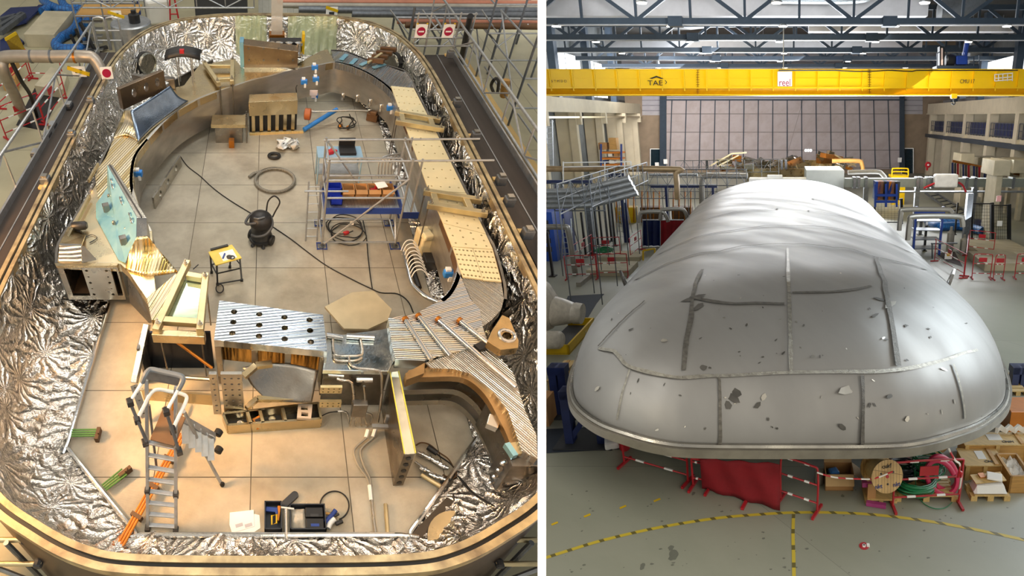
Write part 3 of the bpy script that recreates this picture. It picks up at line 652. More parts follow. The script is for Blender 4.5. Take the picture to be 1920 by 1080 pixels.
def bent(pts, z, r=0.022, m='steel', name='manifold_pipe', par=None, zf=z6):
    q = [P(*zf(x, y), z if not isinstance(z, list) else z[i]) for i, (x, y) in enumerate(pts)]
    o_ = []
    for i in range(len(q)):
        if 0 < i < len(q) - 1:
            for s in (-1, 1):
                dd = q[i + s] - q[i]; o_.append((q[i] + dd * min(0.3, 0.06 / max(dd.length, .01)), s))
        else: o_.append((q[i], 0))
    pts3 = [x[0] for x in o_]
    mb = MB(); mb.tube(pts3, r, 8); return mb.build(name, M[m], par, smooth=True)
bent([(445, 265), (450, 372), (480, 387), (630, 387), (650, 368), (632, 270)], zp + .04, par=pan)
bent([(448, 380), (460, 412), (490, 422), (610, 420), (642, 398)], zp + .03, par=pan)
bent([(553, 390), (560, 445), (600, 468), (750, 480), (775, 500), (778, 640)], [zp + .04] * 5 + [0.75], par=pan)
bent([(778, 640), (765, 740), (750, 830)], [.75, .5, .2], par=pan)
bent([(475, 540), (500, 552), (572, 552), (585, 610), (590, 680)], [.95, .95, .95, .8, .6], par=pan)
bent([(658, 590), (664, 640), (668, 690)], [.95, .8, .6], par=pan)
for k in range(4):
    bent([(580 + k * 26, 680), (575 + k * 26, 780), (560 + k * 40, 860)], [.55, .3, .05], 0.014, par=pan)
bent([(560, 850), (548, 780), (530, 760), (480, 760)], [.04, .2, .25, .25], 0.016, par=pan); bent([(700, 850), (718, 790), (690, 772), (620, 772)], [.04, .2, .25, .25], 0.016, par=pan)
mb = MB(); c = P(*z6(625, 740), 0.45); mb.box(c, (0.24, 0.12, 0.35)); mb.build('valve_block', M['steel_dark'], pan, bev=0.01)
for x0, x1, y0, y1, z_ in ((360, 505, 590, 640, .75), (355, 500, 690, 735, .45)):
    b = [P(*z6(x0, y1), z_), P(*z6(x1, y1), z_)]; h = 0.16; mb = MB()
    mb.holed([b[0], b[1], b[1] + Z * h, b[0] + Z * h], [circ(b[0].lerp(b[1], (i + .5) / 4) + Z * (0.04 + .08 * j), 0.015, 8, Vector((1, 0, 0)), Z) for i in range(4) for j in range(2)], (0, 0.05, 0)); mb.build('drilled_bracket', M['alu_gold'], pan)
# tall thick plate
b0 = P(750, 911, 0.0); zt_ = zat(768, 851, b0)
tp = thing('upright_plate', 'tall narrow steel plate standing on edge with bolt holes in its end', 'plate', b0)
t0, t1, t2, t3 = P(731, 699, zt_), P(747, 697, zt_), P(779, 851, zt_), P(758, 852, zt_)
mb = MB(); mb.prism([t0, t1, t2, t3], (0, 0, -zt_ + 0.02)); mb.build('web', mat('dark brushed plate', '7c7468', 0.32, 1.0, 0.3, 2, rvar=0.1), tp, bev=0.006)
mb = MB(); mb.prism([t0 + Z * .012, t1 + Z * .012, t2 + Z * .012, t3 + Z * .012], (0, 0, -.012)); mb.build('top_strip', mat('bright strip', 'dfe0d2', 0.16, 1.0, 0.2, 2, rvar=0.08), tp)
for a_, b_ in ((t0, t3), (t1, t2)):
    mb = MB(); mb.bar(a_ + Z * .02, b_ + Z * .02, 0.014, 0.02); mb.build('edge_line', mat('yellow edge', 'd8d05a', 0.4) if 'yellow edge' not in bpy.data.materials else bpy.data.materials['yellow edge'], tp)
em = t3.lerp(t2, 0.5)
for i in range(5):
    mb = MB(); mb.lathe(em + Vector((0, -0.004, -zt_ * (0.12 + 0.19 * i))), [(0.04, -0.01), (0.04, 0.005)], 14, (0, -1, 0)); mb.build('bolt_hole', M['black'], tp)
# ------------------------------------------------------------------ clamps across the coil
def clamp(label, beams, crosses, z, rods, zr=0.2, bw=0.13, bh=0.12, m='alu_gold', extra=None):
    q = [P(x, y, z) for b in beams for x, y in b]; c = sum(q, Vector()) / len(q)
    t = thing('clamp_frame', label, 'clamp', (c.x, c.y, z - bh / 2), 'clamp frames across the coil case')
    for b in beams:
        a_, b_ = P(*b[0], z), P(*b[1], z); mb = MB(); mb.bar(a_, b_, bw, bh); mb.build('beam', M[m], t, bev=0.008)
        for q_ in (a_.lerp(b_, 0.06), a_.lerp(b_, 0.92)):
            mb = MB(); mb.lathe(q_ + Z * bh / 2, [(0.045, 0), (0.045, 0.015), (0.028, 0.016), (0.028, 0.05), (0.012, 0.051), (0.012, 0.1)], 8); mb.build('nut', M['steel'], t)
    for a_, b_ in crosses:
        mb = MB(); mb.bar(P(*a_, z), P(*b_, z), bw, bh * 0.8); mb.build('cross_piece', M[m], t, bev=0.008)
    for x, y in rods:
        q_ = P(x, y, z); mb = MB(); mb.rod(q_, Vector((q_.x, q_.y, zr)), 0.016, 8); mb.build('threaded_rod', M['steel_dark'], t)
    return t
clamp('aluminium clamp frame over the far end of the cream cover strip', [((741, 211), (826, 226)), ((742, 228), (833, 243))], [((752, 212), (755, 230)), ((806, 223), (811, 239))], zC + .14, [(743, 212), (744, 229), (824, 227), (830, 243)])
clamp('aluminium clamp frame midway along the cream cover strip beside the scaffold', [((794, 359), (903, 377)), ((801, 384), (914, 402))], [((812, 364), (818, 387)), ((873, 374), (882, 394))], zC + .14, [(797, 360), (804, 385), (900, 377), (910, 402)], 0.3)
t = clamp('aluminium clamp frame holding a greenish plate by the folding workbench', [((352, 492), (292, 622)), ((386, 516), (375, 622))], [((351, 517), (380, 522)), ((300, 601), (374, 606))], zC + .14, [(350, 498), (297, 616), (385, 520), (375, 616)], 0.1, 0.12, 0.14)
mb = MB(); mb.prism(pl([(340, 524), (378, 528), (371, 600), (306, 596)], zC + .06), (0, 0, -.04)); mb.build('greenish_plate', mat('greenish polished plate', 'b9cdb4', 0.16, 0.85, 0.2, 3, stretch=(1, 6, 1)), t)
mb = MB(); mb.bar(P(287, 630, zC), P(385, 634, zC), 0.12, 0.2); mb.build('front_beam', M['steel_gold'], t, bev=0.01)
clamp('aluminium clamp frame on the curved far stretch of the coil case', [((383, 118), (410, 158)), ((436, 112), (435, 155))], [((386, 124), (438, 124)), ((406, 150), (436, 148))], zC + .14, [(413, 162), (436, 158)], 0.3, 0.12, 0.12)
# bright guard bar and drilled beam by the step ladder
mb = MB(); mb.bar(P(276, 608, 1.15), P(252, 718, .6), 0.1, 0.12); g_ = thing('slanted_post', 'bright slanted steel bar ending in a drilled beam behind the ladder', 'post', P(255, 760, 0))
mb.build('bar', M['steel'], g_, bev=0.01)
mb = MB(); a_, b_ = P(251, 722, .55), P(272, 782, .12); mb.bar(a_, b_, 0.12, 0.06); mb.build('drilled_beam', M['steel'], g_)
for i in range(5): mb = MB(); q = a_.lerp(b_, .1 + .2 * i) + Z * .03; mb.lathe(q, [(0.022, 0), (0.022, 0.008)], 10); mb.build('bolt_hole', M['black'], g_)
# dark box under the front clamp
bx = thing('cable_box', 'dark open steel box below the greenish plate, with rods crossing it', 'box', P(335, 720, 0))
for pts, d_, nm in (([P(270, 750, 0), P(400, 760, 0), Vector((P(400, 760, 0).x, P(400, 760, 0).y, 0.3)), Vector((P(270, 750, 0).x, P(270, 750, 0).y, 0.3))], (0, .04, 0), 'front_panel'),):
    mb = MB(); mb.prism(pts, d_); mb.build(nm, M['steel_gold'], bx)
q0, q1 = P(285, 690, 0), P(402, 690, 0)
mb = MB(); mb.prism([q0, q1, q1 + Z * 1.0, q0 + Z * 1.0], (0, .04, 0)); mb.build('back_panel', mat('dark blue steel', '353a45', 0.25, 0.9, 0.3), bx)
mb = MB(); mb.prism([P(278, 720, 0), q0, q0 + Z * 1.0, P(278, 720, 0) + Z * 1.0], (-.04, 0, 0)); mb.build('side_panel', M['steel_dark'], bx)
mb = MB(); mb.rod(P(330, 640, .9), P(398, 690, .5), 0.03, 8); mb.build('cross_rod', M['glove'], bx)
mb = MB(); mb.rod(P(320, 706, .35), P(398, 712, .35), 0.035, 8); mb.build('cross_rod', M['steel_gold'], bx)
for p0, p1 in (((325, 750), (320, 800)), ((345, 755), (342, 805))):
    mb = MB(); mb.rod(P(*p0, .1), P(*p1, .02), 0.02, 6); mb.build('cross_rod', M['glove'], bx)
# ------------------------------------------------------------------ far end machinery
fm = thing('bracket_assembly', 'brown steel trapezoid bracket housing at the far end of the tank', 'bracket', P(505, 128, zC))
a_, b_ = P(458, 128, zC), P(558, 128, zC); zt_ = zat(458, 84, a_)
mb = MB(); mb.prism([a_, b_, b_ + Z * (zt_ - zC) * .72, a_ + Z * (zt_ - zC)], (0, .5, 0)); mb.build('housing', mat('brown plate', '9a8468', 0.35, 0.95, 0.3, 2, rvar=.1), fm, bev=.01)
mb = MB(); mb.bar(a_ + Z * .03 - Vector((0, .05, 0)), b_ + Z * .03 - Vector((0, .05, 0)), .12, .07); mb.build('base_strip', M['steel_bright'], fm)
mb = MB(); mb.span((a_.x - .12, a_.y + .05, zC), (a_.x, a_.y + .5, zt_ + .05)); mb.build('side_plate', M['film'], fm)
for k in range(8):
    q = Vector((a_.x + .15 + (b_.x - a_.x - .3) * (k // 2) / 3, a_.y - .01, zC + .25 + .35 * (k % 2))); mb = MB(); mb.lathe(q, [(.03, 0), (.03, .03)], 8, (0, -1, 0)); mb.build('bolt_head', M['steel_dark'], fm)
ga = thing('gear_bracket', 'brown bracket with a comb of black slots below the far coil wall', 'bracket', P(512, 250, 0))
a_, b_ = P(468, 250, 0), P(556, 246, 0)
mb = MB(); mb.prism([a_ + Z * .55, b_ + Z * .55, b_ + Z * .98, a_ + Z * .98], (0, .5, 0)); mb.build('housing', M['steel_gold'], ga, bev=.01)
mb = MB(); mb.prism([a_ + Vector((0, .1, 0)), b_ + Vector((0, .1, 0)), b_ + Vector((0, .1, .55)), a_ + Vector((0, .1, .55))], (0, .3, 0)); mb.build('core', M['black'], ga)
for k in range(6):
    q = a_.lerp(b_, (k + .5) / 6); mb = MB(); mb.span((q.x - .05, q.y, 0), (q.x + .05, q.y + .1, .55)); mb.build('comb_tooth', M['steel_gold'], ga)
mb = MB(); mb.bar(a_ + Vector((0, -.08, .02)), b_ + Vector((0.2, -.08, .02)), .1, .04); mb.build('foot_bar', M['wood_pale'], ga)
ub = thing('bracket_assembly', 'squat grey bolted support with a pale bottom plate under the far-bend clamp', 'bracket', P(430, 275, 0))
a_ = P(405, 268, 0); b_ = P(455, 268, 0)
mb = MB(); mb.span((a_.x, a_.y, 0), (b_.x, a_.y + .5, .55)); mb.build('housing', M['steel_dark'], ub); mb = MB(); mb.span((a_.x - .1, a_.y - .05, .5), (b_.x + .1, a_.y + .55, .6)); mb.build('top_plate', M['steel_gold'], ub)
mb = MB(); mb.span((a_.x + .4, a_.y - .3, 0), (a_.x + .55, a_.y - .1, .22)); mb.build('foot', M['glove'], ub)
for i in range(4): mb = MB(); mb.rod(Vector((b_.x + .12, a_.y + .12 * i, 0)), Vector((b_.x + .12, a_.y + .12 * i, .8)), .02, 6); mb.build('threaded_rod', M['steel_dark'], ub)
# stacked pump pieces at the far middle
mg = thing('pump_unit', 'black and silver pump unit with yellow strip under the clear column', 'pump', P(540, 95, zC))
mb = MB(); c = P(535, 90, 1.5); mb.box(c, (1.0, .4, .5)); mb.build('housing', M['black'], mg, bev=.02)
for dx in (-.45, -.2, .1, .4):
    mb = MB(); mb.lathe(c + Vector((dx, -.35, -.1)), [(.14, 0), (.14, .1), (.08, .12), (.08, .3), (.12, .32), (.12, .4), (.05, .42)], 12); mb.build('valve', M['steel_bright'], mg, smooth=True)
mb = MB(); mb.box(c + Vector((.55, -.1, .2)), (.08, .3, .6)); mb.build('warning_strip', M['yellow'], mg)
mb = MB(); b0 = P(519, 62, 1.7); mb.box(b0 + Z * 1.0, (.36, .3, 2.0)); m_ac = mat('clear acrylic', 'c9c6bd', .15, 0, .1, alpha=.55); cl = mb.build('clear_column', m_ac, mg)
mb = MB(); mb.box(b0 + Vector((0, 0, -.1)), (.5, .4, .2)); mb.build('column_base', M['glove'], mg)
# translucent sheet hung over the far rim
def sheet(x0, x1, yt, yb, lab):
    r_ = []
    for k in range(6):
        row = []
        for i in range(25):
            x = x0 + (x1 - x0) * i / 24; t_ = P(x, yt, zR + .03); t_.y = min(t_.y, 20.15) - .02 - .12 * k * .6 - .04 * math.sin(i * 1.7 + k * .6); t_.z = zR + .03 - k * .24; row.append(t_)
        r_.append(row)
    mb = MB(); mb.grid(r_); return solo('plastic_sheet', mb, mat('translucent green sheet ' + str(x0), 'c9d2a4', .35, 0, .2, 1.5, alpha=.72, stretch=(3, 3, .5)), lab, 'plastic sheet', smooth=True)
sheet(441, 500, 29, 90, 'short greenish plastic sheet over the far rim, beside the clear column')
sheet(540, 634, 30, 95, 'wide greenish plastic sheet over the far rim near the white signs')
# valve block with brown fins on the far striped plate
vb = thing('valve_block', 'brown finned block lying askew on the far striped plate', 'block', P(712, 108, zC + .05))
for i in range(4):
    mb = MB(); a_ = P(690 + i * 8, 112 - i * 7, zC + .1); mb.bar(a_, a_ + Vector((.45, -.25, .05)), .13, .12); mb.build('fin', M['brown'], vb)
mb = MB(); mb.bar(P(690, 118, zC + .1), P(716, 100, zC + .2), .08, .05); mb.build('strap', M['alu_gold'], vb)
for x0, y0, x1, y1 in ((640, 112, 650, 102), (658, 120, 668, 110), (676, 122, 700, 112), (700, 127, 722, 120)):
    mb = MB(); mb.bar(P(x0, y0, zC + .03), P(x1, y1, zC + .03), .14, .02); mb.build('film_strip', M['film'], coil)
# ------------------------------------------------------------------ things on the tank floor
def rodp(mb, a, b, r, n=8): return mb.rod(a, b, r, n)
# scaffold tower
T0 = Vector((2.05, 9.9, 0)); X0, X1, Y0, Y1 = 1.22, 2.9, 9.47, 10.33
sw = thing('scaffold_tower', 'galvanised scaffold tower with a blue toe-boarded deck inside the tank', 'scaffold', T0)
for x, y, top_ in ((X0, Y0, 2.3), (X1, Y0, 2.3), (X0, Y1, 2.3), (X1, Y1, 2.3)):
    mb = MB(); mb.rod((x, y, 0.05), (x, y, top_), .025, 10); mb.build('post', M['galv'], sw, smooth=True)
    mb = MB(); mb.tube([Vector((x + .11 * a, y + .11 * b, .03)) for a, b in ((-1, -1), (1, -1), (1, 1), (-1, 1))], .02, 6, True); mb.build('base_frame', M['blue'], sw)
    mb = MB(); mb.lathe((x, y, 0), [(.07, 0.02), (.07, .03), (.03, .035), (.03, .12)], 10); mb.build('base_jack', M['galv_dark'], sw)
def tubeb(a, b, name='ledger', m='galv', par=sw, r=.023):
    mb = MB(); mb.rod(a, b, r, 8); return mb.build(name, M[m], par, smooth=True)
for z_ in (.14, 1.36, 1.8):
    tubeb((X0, Y0, z_), (X1, Y0, z_)); tubeb((X0, Y1, z_), (X1, Y1, z_))
for z_ in (.14, .85, 1.36, 1.8, 2.2): tubeb((X0, Y0, z_), (X0, Y1, z_)); tubeb((X1, Y0, z_), (X1, Y1, z_))
gx = 4.9
tubeb((X0 - .05, Y0, 2.24), (gx - .35, Y0 + .05, 2.24)); tubeb((X0 - .05, Y1, 2.24), (gx - .4, Y1 + .05, 2.24))
tubeb((3.1, Y0 + .03, .98), (3.1, Y0 + .03, 2.28)); tubeb((3.05, Y1 + .03, .98), (3.05, Y1 + .03, 2.28))
tubeb((X0 + .05, Y0 - .03, .12), (X1, Y0 - .03, 1.85), 'brace'); tubeb((X0 + .05, Y1, 2.2), (X0 + .9, Y1, 1.0), 'brace'); tubeb((X0, Y0, 2.2), (X0, Y1, 1.0), 'brace')
tubeb((X1, Y0, .12), (X1, Y1, .9), 'brace'); tubeb((X0 - .45, Y0 + .25, 1.36), (X0 + .5, Y0 + .25, 1.36))
mb = MB()
m_deck = milled('galvanised deck', 'b9bcbd', '9a9c9c', 0, 14, bump=.5, lo=.3, hi=.5)
mb.span((X0 + .03, Y0 + .03, .92), (X1 - .03, Y1 - .03, .96)); mb.build('deck', m_deck, sw)
for a, b in (((X0, Y0), (X1, Y0)), ((X0, Y1), (X1, Y1)), ((X0, Y0), (X0, Y1)), ((X1, Y0), (X1, Y1))):
    mb = MB(); mb.bar((*a, 1.02), (*b, 1.02), .025, .15); mb.build('toe_board', M['blue'], sw)
mb = MB(); mb.span((2.98, 9.9, .5), (3.45, 11.2, .53)); mb.build('side_deck', m_deck, sw)
for a, b in (((2.98, 9.9), (3.45, 9.9)), ((2.98, 9.9), (2.98, 11.2))):
    mb = MB(); mb.bar((*a, .58), (*b, .58), .03, .16); mb.build('toe_board', M['blue'], sw)
mb = MB(); mb.box(P(660, 418, .55), (.08, .02, .1)); mb.build('tag', M['white'], sw)
# ladder leaning by the tower
lt = thing('access_ladder', 'thin galvanised ladder hooked to the side of the scaffold tower', 'ladder', P(585, 452, 0))
a0, a1 = P(573, 452, 0), P(594, 452, 0); 
for a_ in (a0, a1):
    mb = MB(); mb.rod(a_, a_ + Vector((0.02, .35, 1.4)), .018, 6); mb.build('rail', M['galv'], lt)
for k in range(7):
    o_ = Vector((0.02, .35, 1.4)) * (k + .6) / 7.2; mb = MB(); mb.rod(a0 + o_, a1 + o_, .013, 6); mb.build('rung', M['galv'], lt)
# boxes on the deck
def obox(name, c, d, m, label, cat, rz=0, wall=.012, lid=False, flap=True, group=None):
    t = thing(name, label, cat, c, group); c = Vector(c); mb = MB()
    r = Matrix.Rotation(rz, 3, 'Z'); w, l, h = d
    mb.box(c + Vector((0, 0, wall / 2)), (w, l, wall), rz)
    for x, y, sx, sy in ((-1, 0, wall, l), (1, 0, wall, l), (0, -1, w, wall), (0, 1, w, wall)): mb.box(c + r @ Vector((x * (w - wall) / 2, y * (l - wall) / 2, h / 2)), (sx, sy, h), rz)
    mb.build('box_body', m, t)
    if flap:
        for s in (-1, 1):
            mb = MB(); mb.box(c + r @ Vector((0, s * (l / 2 + h * .18), h - .03)), (w * .96, h * .4, .008), rz, rx=-s * .6); mb.build('flap', m, t)
    return t
zd = .96
obox('storage_bin', (1.45, 10.12, zd), (.34, .24, .28), M['skyblue'] if False else mat('royal blue bin', '1d35b5', .4), 'tall blue plastic bin at the end of the scaffold deck', 'bin', flap=False)
obox('storage_bin', (1.5, 9.85, zd), (.26, .16, .16), bpy.data.materials['royal blue bin'], 'small blue plastic bin in front of the tall blue one on the deck', 'bin', flap=False)
for x, lab, w in ((1.78, 'closed-looking pale cardboard box next to the blue bin on the scaffold deck', .27), (2.07, 'darker cardboard box in the middle of the scaffold deck', .27), (2.36, 'open cardboard box with red items inside on the scaffold deck', .28), (2.66, 'cardboard box at the end of the deck under the white papers', .27)):
    obox('cardboard_box', (x, 10.13, zd), (w, .26, .24), M['card'], lab, 'box', .02 * (x - 2))
mb = MB(); mb.box((2.36, 10.1, 1.1), (.16, .14, .1), .3); mb.box((2.4, 10.15, 1.16), (.05, .05, .12), .1); solo('red_package', mb, M['red'], 'red packet inside the open cardboard box on the deck', 'packet', bev=.01)
mb = MB(); mb.box((2.5, 10.1, 1.27), (.24, .2, .01), .3, .1); solo('paper_sheet', mb, M['paper'], 'white sheet lying across the cardboard boxes on the deck', 'paper')
# tool trolley behind the tower
tt = thing('tool_trolley', 'light blue tool trolley with a black tray behind the scaffold tower', 'trolley', P(640, 345, 0))
c = P(640, 345, 0)
for dx in (-.65, .45):
    for dy in (0, .5):
        mb = MB(); mb.rod(c + Vector((dx, dy, 0)), c + Vector((dx, dy, .8)), .02, 6); mb.build('leg', mat('pale blue frame', '8fb2cc', .4) if 'pale blue frame' not in bpy.data.materials else bpy.data.materials['pale blue frame'], tt)
mb = MB(); mb.box(c + Vector((-.1, .25, .8)), (1.15, .55, .03)); mb.build('table_top', bpy.data.materials['pale blue frame'], tt)
mb = MB(); mb.box(c + Vector((-.1, .25, .3)), (1.1, .5, .03)); mb.build('shelf', M['galv'], tt)
mb = MB(); q = c + Vector((.1, .25, .815)); mb.box(q + Vector((0, 0, .04)), (.42, .4, .08)); mb.box(q + Vector((0, .2, .16)), (.42, .03, .24)); solo('black_case', mb, M['black'], 'open black case on the pale blue trolley', 'case', bev=.01)
mb = MB(); q = c + Vector((-.35, .15, .815)); mb.box(q + Vector((0, 0, .05)), (.16, .14, .1), .4); mb.box(q + Vector((.1, .1, .05)), (.05, .2, .06), .9); solo('red_tool', mb, M['red'], 'red power tool on the pale blue trolley', 'tool', bev=.02)
# vacuum cleaner
vc = P(490, 452, 0); vt_ = thing('vacuum_cleaner', 'black wet and dry vacuum cleaner with looped hose and big wheels', 'vacuum cleaner', vc)
m_vb = mat('charcoal plastic', '2b2c2e', .4)
mb = MB(); mb.lathe(vc, [(.2, .1), (.24, .12), (.25, .2), (.23, .24), (.235, .5), (.25, .52)], 28); mb.build('drum', m_vb, vt_, smooth=True)
mb = MB(); mb.lathe(vc, [(.26, .52), (.27, .56), (.26, .64), (.21, .74), (.1, .79), (.02, .8)], 28); mb.build('motor_head', M['black'], vt_, smooth=True)
mb = MB(); mb.lathe(vc, [(.27, .06), (.28, .09), (.27, .13), (.2, .15)], 28); mb.build('base_ring', M['black'], vt_, smooth=True)
for dx, dy in ((.24, -.12), (-.24, .12)):
    q = vc + Vector((dx, dy, .12)); mb = MB(); mb.lathe(q, [(.12, -.03), (.125, -.02), (.125, .02), (.12, .03), (.05, .035)], 20, (1, -.5, 0)); mb.build('wheel', M['rubber'], vt_, smooth=True)
    mb = MB(); mb.lathe(q, [(.055, -.04), (.055, .04)], 14, (1, -.5, 0)); mb.build('wheel_hub', M['dark'], vt_)
for dx, dy in ((-.2, -.2), (.05, -.28)):
    mb = MB(); mb.lathe(vc + Vector((dx, dy, 0)), [(.03, 0), (.045, .03), (.03, .06), (.015, .1)], 10); mb.build('caster', M['dark'], vt_, smooth=True)
h_ = [vc + Vector(q) for q in ((-.1, -.2, .68), (-.3, -.16, .62), (-.34, .0, .58), (-.22, .16, .66), (0, .2, .72), (.2, .05, .7), (.25, -.12, .55), (.12, -.26, .42), (-.08, -.28, .36), (-.22, -.2, .35))]
mb = MB(); mb.tube(cr(h_, 8), .032, 10); mb.build('hose', mat('hose grey', '4a4b4d', .45), vt_, smooth=True)
mb = MB(); mb.tube(cr([vc + Vector(q) for q in ((.12, .2, .7), (.16, .25, .95), (.3, .26, 1.08), (.42, .22, .95), (.32, .2, .7), (.26, .15, .58))], 6), .018, 8); mb.build('push_handle', M['black'], vt_, smooth=True)
mb = MB(); mb.tube(cr([vc + Vector(q) for q in ((-.15, -.12, .76), (-.05, -.2, .8), (.08, -.14, .8))], 5), .022, 8); mb.build('head_grip', M['galv_dark'], vt_, smooth=True)
# folding workbench
def wz(x, y): return (370 + x / 5.4, 360 + y / 5.4)
wb = thing('folding_workbench', 'folding workbench with a yellow perforated top and black legs', 'workbench', P(425, 520, 0))
tq = [P(*wz(*q), .78) for q in ((110, 605), (185, 740), (450, 665), (350, 530))]
mb = MB(); mb.prism(tq, (0, 0, -.03)); mb.build('work_top', mat('yellow bench top', 'e3c95c', .5, 0, .15, 6), wb, bev=.005)
mb = MB(); mb.bar(P(*wz(135, 588), .79), P(*wz(310, 542), .79), .05, .05); mb.build('clamp_jaw', M['black'], wb)
ft = [P(*wz(*q), 0) for q in ((145, 820), (205, 940), (450, 900), (330, 765))]
tops = [tq[0].lerp(tq[2], .06), tq[1].lerp(tq[3], .06), tq[2].lerp(tq[0], .06), tq[3].lerp(tq[1], .06)]
for i in range(4):
    mb = MB(); mb.bar(tops[i] - Z * .03, ft[i], .035, .035, (0, 1, 0)); mb.build('leg', M['dark'] if i != 2 else M['galv_dark'], wb)
    mb = MB(); mb.box(ft[i] + Z * .02, (.06, .06, .04)); mb.build('foot', M['rubber'], wb)
for i, j, t in ((1, 2, .95), (1, 2, .45), (0, 3, .6), (0, 1, .5), (3, 2, .3)):
    mb = MB(); mb.rod(tops[i].lerp(ft[i], t), tops[j].lerp(ft[j], t), .016, 6); mb.build('brace', M['black'], wb)
q = P(*wz(310, 640), .78)
mb = MB(); mb.box(q + Z * .003, (.3, .28, .005), .4); solo('paper_sheet', mb, M['paper'], 'white sheet lying on the yellow workbench top', 'paper')
mb = MB(); mb.lathe(q + Vector((.03, -.08, .006)), [(.05, 0), (.055, .03), (.03, .05)], 12); mb.tube(circ(q + Vector((.09, -.09, .02)), .05, 14), .012, 6, True); solo('hand_tool', mb, M['dark'], 'small dark hand tool with a ring on the yellow workbench', 'tool')
mb = MB(); mb.box(q + Vector((-.08, -.04, .015)), (.03, .16, .02), -.2); solo('marker_pen', mb, M['blue'], 'small blue pen beside the hand tool on the yellow workbench', 'pen')
# cables, rings, hose
def cable(name, pts, r, m, label, cat, z=.012, closed=False, n=5, group=None):
    q = [P(x, y, z) if len(p_) == 2 else P(x, y, p_[2]) for p_ in pts for x, y in (p_[:2],)]
    mb = MB(); mb.tube(cr(q, n, closed), r, 6, closed); return solo(name, mb, m, label, cat, group, smooth=True)
cable('extension_cable', [(338, 293), (352, 312), (375, 330), (400, 353), (430, 375), (474, 402)], .014, M['rubber'], 'black cable running over the floor to the back of the vacuum cleaner', 'cable')
cable('extension_cable', [(508, 423), (545, 448), (580, 475), (615, 500), (660, 524), (695, 541), (715, 549), (745, 551), (765, 565), (775, 586)], .014, M['rubber'], 'black cable running from the vacuum cleaner to the striped coil plate', 'cable')
cable('extension_cable', [(680, 410), (687, 445), (690, 480), (694, 515), (698, 541)], .012, M['rubber'], 'black cable running forward from under the scaffold deck', 'cable')
lp = []
c = P(648, 432, .02)
for k in range(50):
    a = k * .5; r_ = .34 + .1 * math.sin(k * .37); lp.append(c + Vector((math.cos(a) * r_ * 1.15 + .12 * math.sin(k * .11), math.sin(a) * r_ * 1.1 + .1 * math.cos(k * .13), .012 * (k % 5))))
mb = MB(); mb.tube(cr(lp, 3), .013, 6); t = thing('cable_coil', 'loose coil of black cable with a red plug under the scaffold deck', 'cable', c); mb.build('cable', M['rubber'], t, smooth=True)
mb = MB(); mb.lathe(P(644, 438, .03), [(.04, 0), (.05, .03), (.05, .1), (.03, .14)], 12, (1, .2, .2)); mb.build('plug', M['red'], t, smooth=True)
lp = [P(515 + 37 * math.cos(a) * (1 - .03 * a / 6), 338 + 22 * math.sin(a) - (0 if a < 6 else 2), .05) for a in [(-2.3 + k * .2) for k in range(38)]]
mb = MB(); mb.tube([P(467, 332, .05)] + [P(476, 325, .05)] + lp, .042, 10); o_ = solo('flexible_hose', mb, tiled('ribbed hose', 'a09b8e', '8a867b', '6a675e', .03, .03), 'grey ribbed flexible hose lying in a loop on the floor', 'hose', smooth=True)
mb = MB(); mb.tube([P(514 + 10.5 * math.cos(a), 292 + 5.4 * math.sin(a), .04) for a in [k * PI / 10 for k in range(20)]], .035, 8, True); mb.tube([P(514 + 8.5 * math.cos(a), 292 + 4.2 * math.sin(a), .06) for a in [k * PI / 10 for k in range(20)]], .03, 8, True); solo('cable_ring', mb, M['rubber'], 'small tight ring of black cable lying beyond the grey hose', 'cable', smooth=True)
# crumpled white rag
rg = []
for i in range(14):
    rg.append([P(521 + 38 * i / 13, 262 + 14 * j / 7, .04 + .3 * abs(noise.noise(Vector((i * .5, j * .6, 3)))) * (1 if 0 < i < 13 and 0 < j < 7 else 0.1)) + Vector((.25 * noise.noise(Vector((i * .7, j * .7, 0))), .35 * noise.noise(Vector((j * .6, i * .6, 5))), 0)) for j in range(8)])
mb = MB(); mb.grid(rg); solo('cleaning_rag', mb, M['white'], 'crumpled white rag lying beyond the grey hose', 'rag', smooth=True, solid=.01)
mb = MB(); mb.rod(P(570, 243, .08), P(632, 205, .35), .07, 12); solo('blue_bag', mb, M['skyblue'], 'long bright blue rolled bag leaning by the black-slotted bracket', 'bag', smooth=True)
mb = MB(); mb.lathe(P(577, 214, .5), [(.12, -.1), (.17, -.08), (.17, .08), (.12, .1), (.05, .1)], 18, (1, -.2, 0)); solo('cable_drum', mb, mat('rusty orange', 'a85a2a', .5), 'small rust-orange drum beside the blue rolled bag', 'drum', smooth=True)
mb = MB(); mb.tube(cr([P(585, 205, .5), P(590, 209, .45), P(655, 207, .45), P(690, 208, .42)], 4), .03, 8); solo('cable_rail', mb, M['steel'], 'thin steel tube across the foot of the far coil wall', 'tube', smooth=True)
lp = [P(648 + 14 * math.cos(a) + 6 * math.sin(a * 2.3), 230 + 11 * math.sin(a), .04 + .01 * k) for k, a in enumerate([k * .7 for k in range(22)])]
mb = MB(); mb.tube(cr([P(655, 214, .3)] + lp, 4), .016, 6); t = thing('hose_bundle', 'tangled black hoses with brass fittings near the far coil wall', 'hose', P(648, 236, 0)); mb.build('hose', M['rubber'], t, smooth=True)
for x, y in ((636, 238), (650, 241)): mb = MB(); mb.lathe(P(x, y, .04), [(.05, 0), (.06, .04), (.03, .12)], 10, (.6, .3, .5)); mb.build('fitting', M['glove'], t)
mb = MB(); mb.box(P(699, 219, .12), (.35, .22, .24), -.5); mb.box(P(701, 212, .3), (.2, .15, .12), -.5); solo('brown_motor', mb, M['brown'], 'small brown motor on the floor at the far end of the cover strip', 'motor', bev=.02)
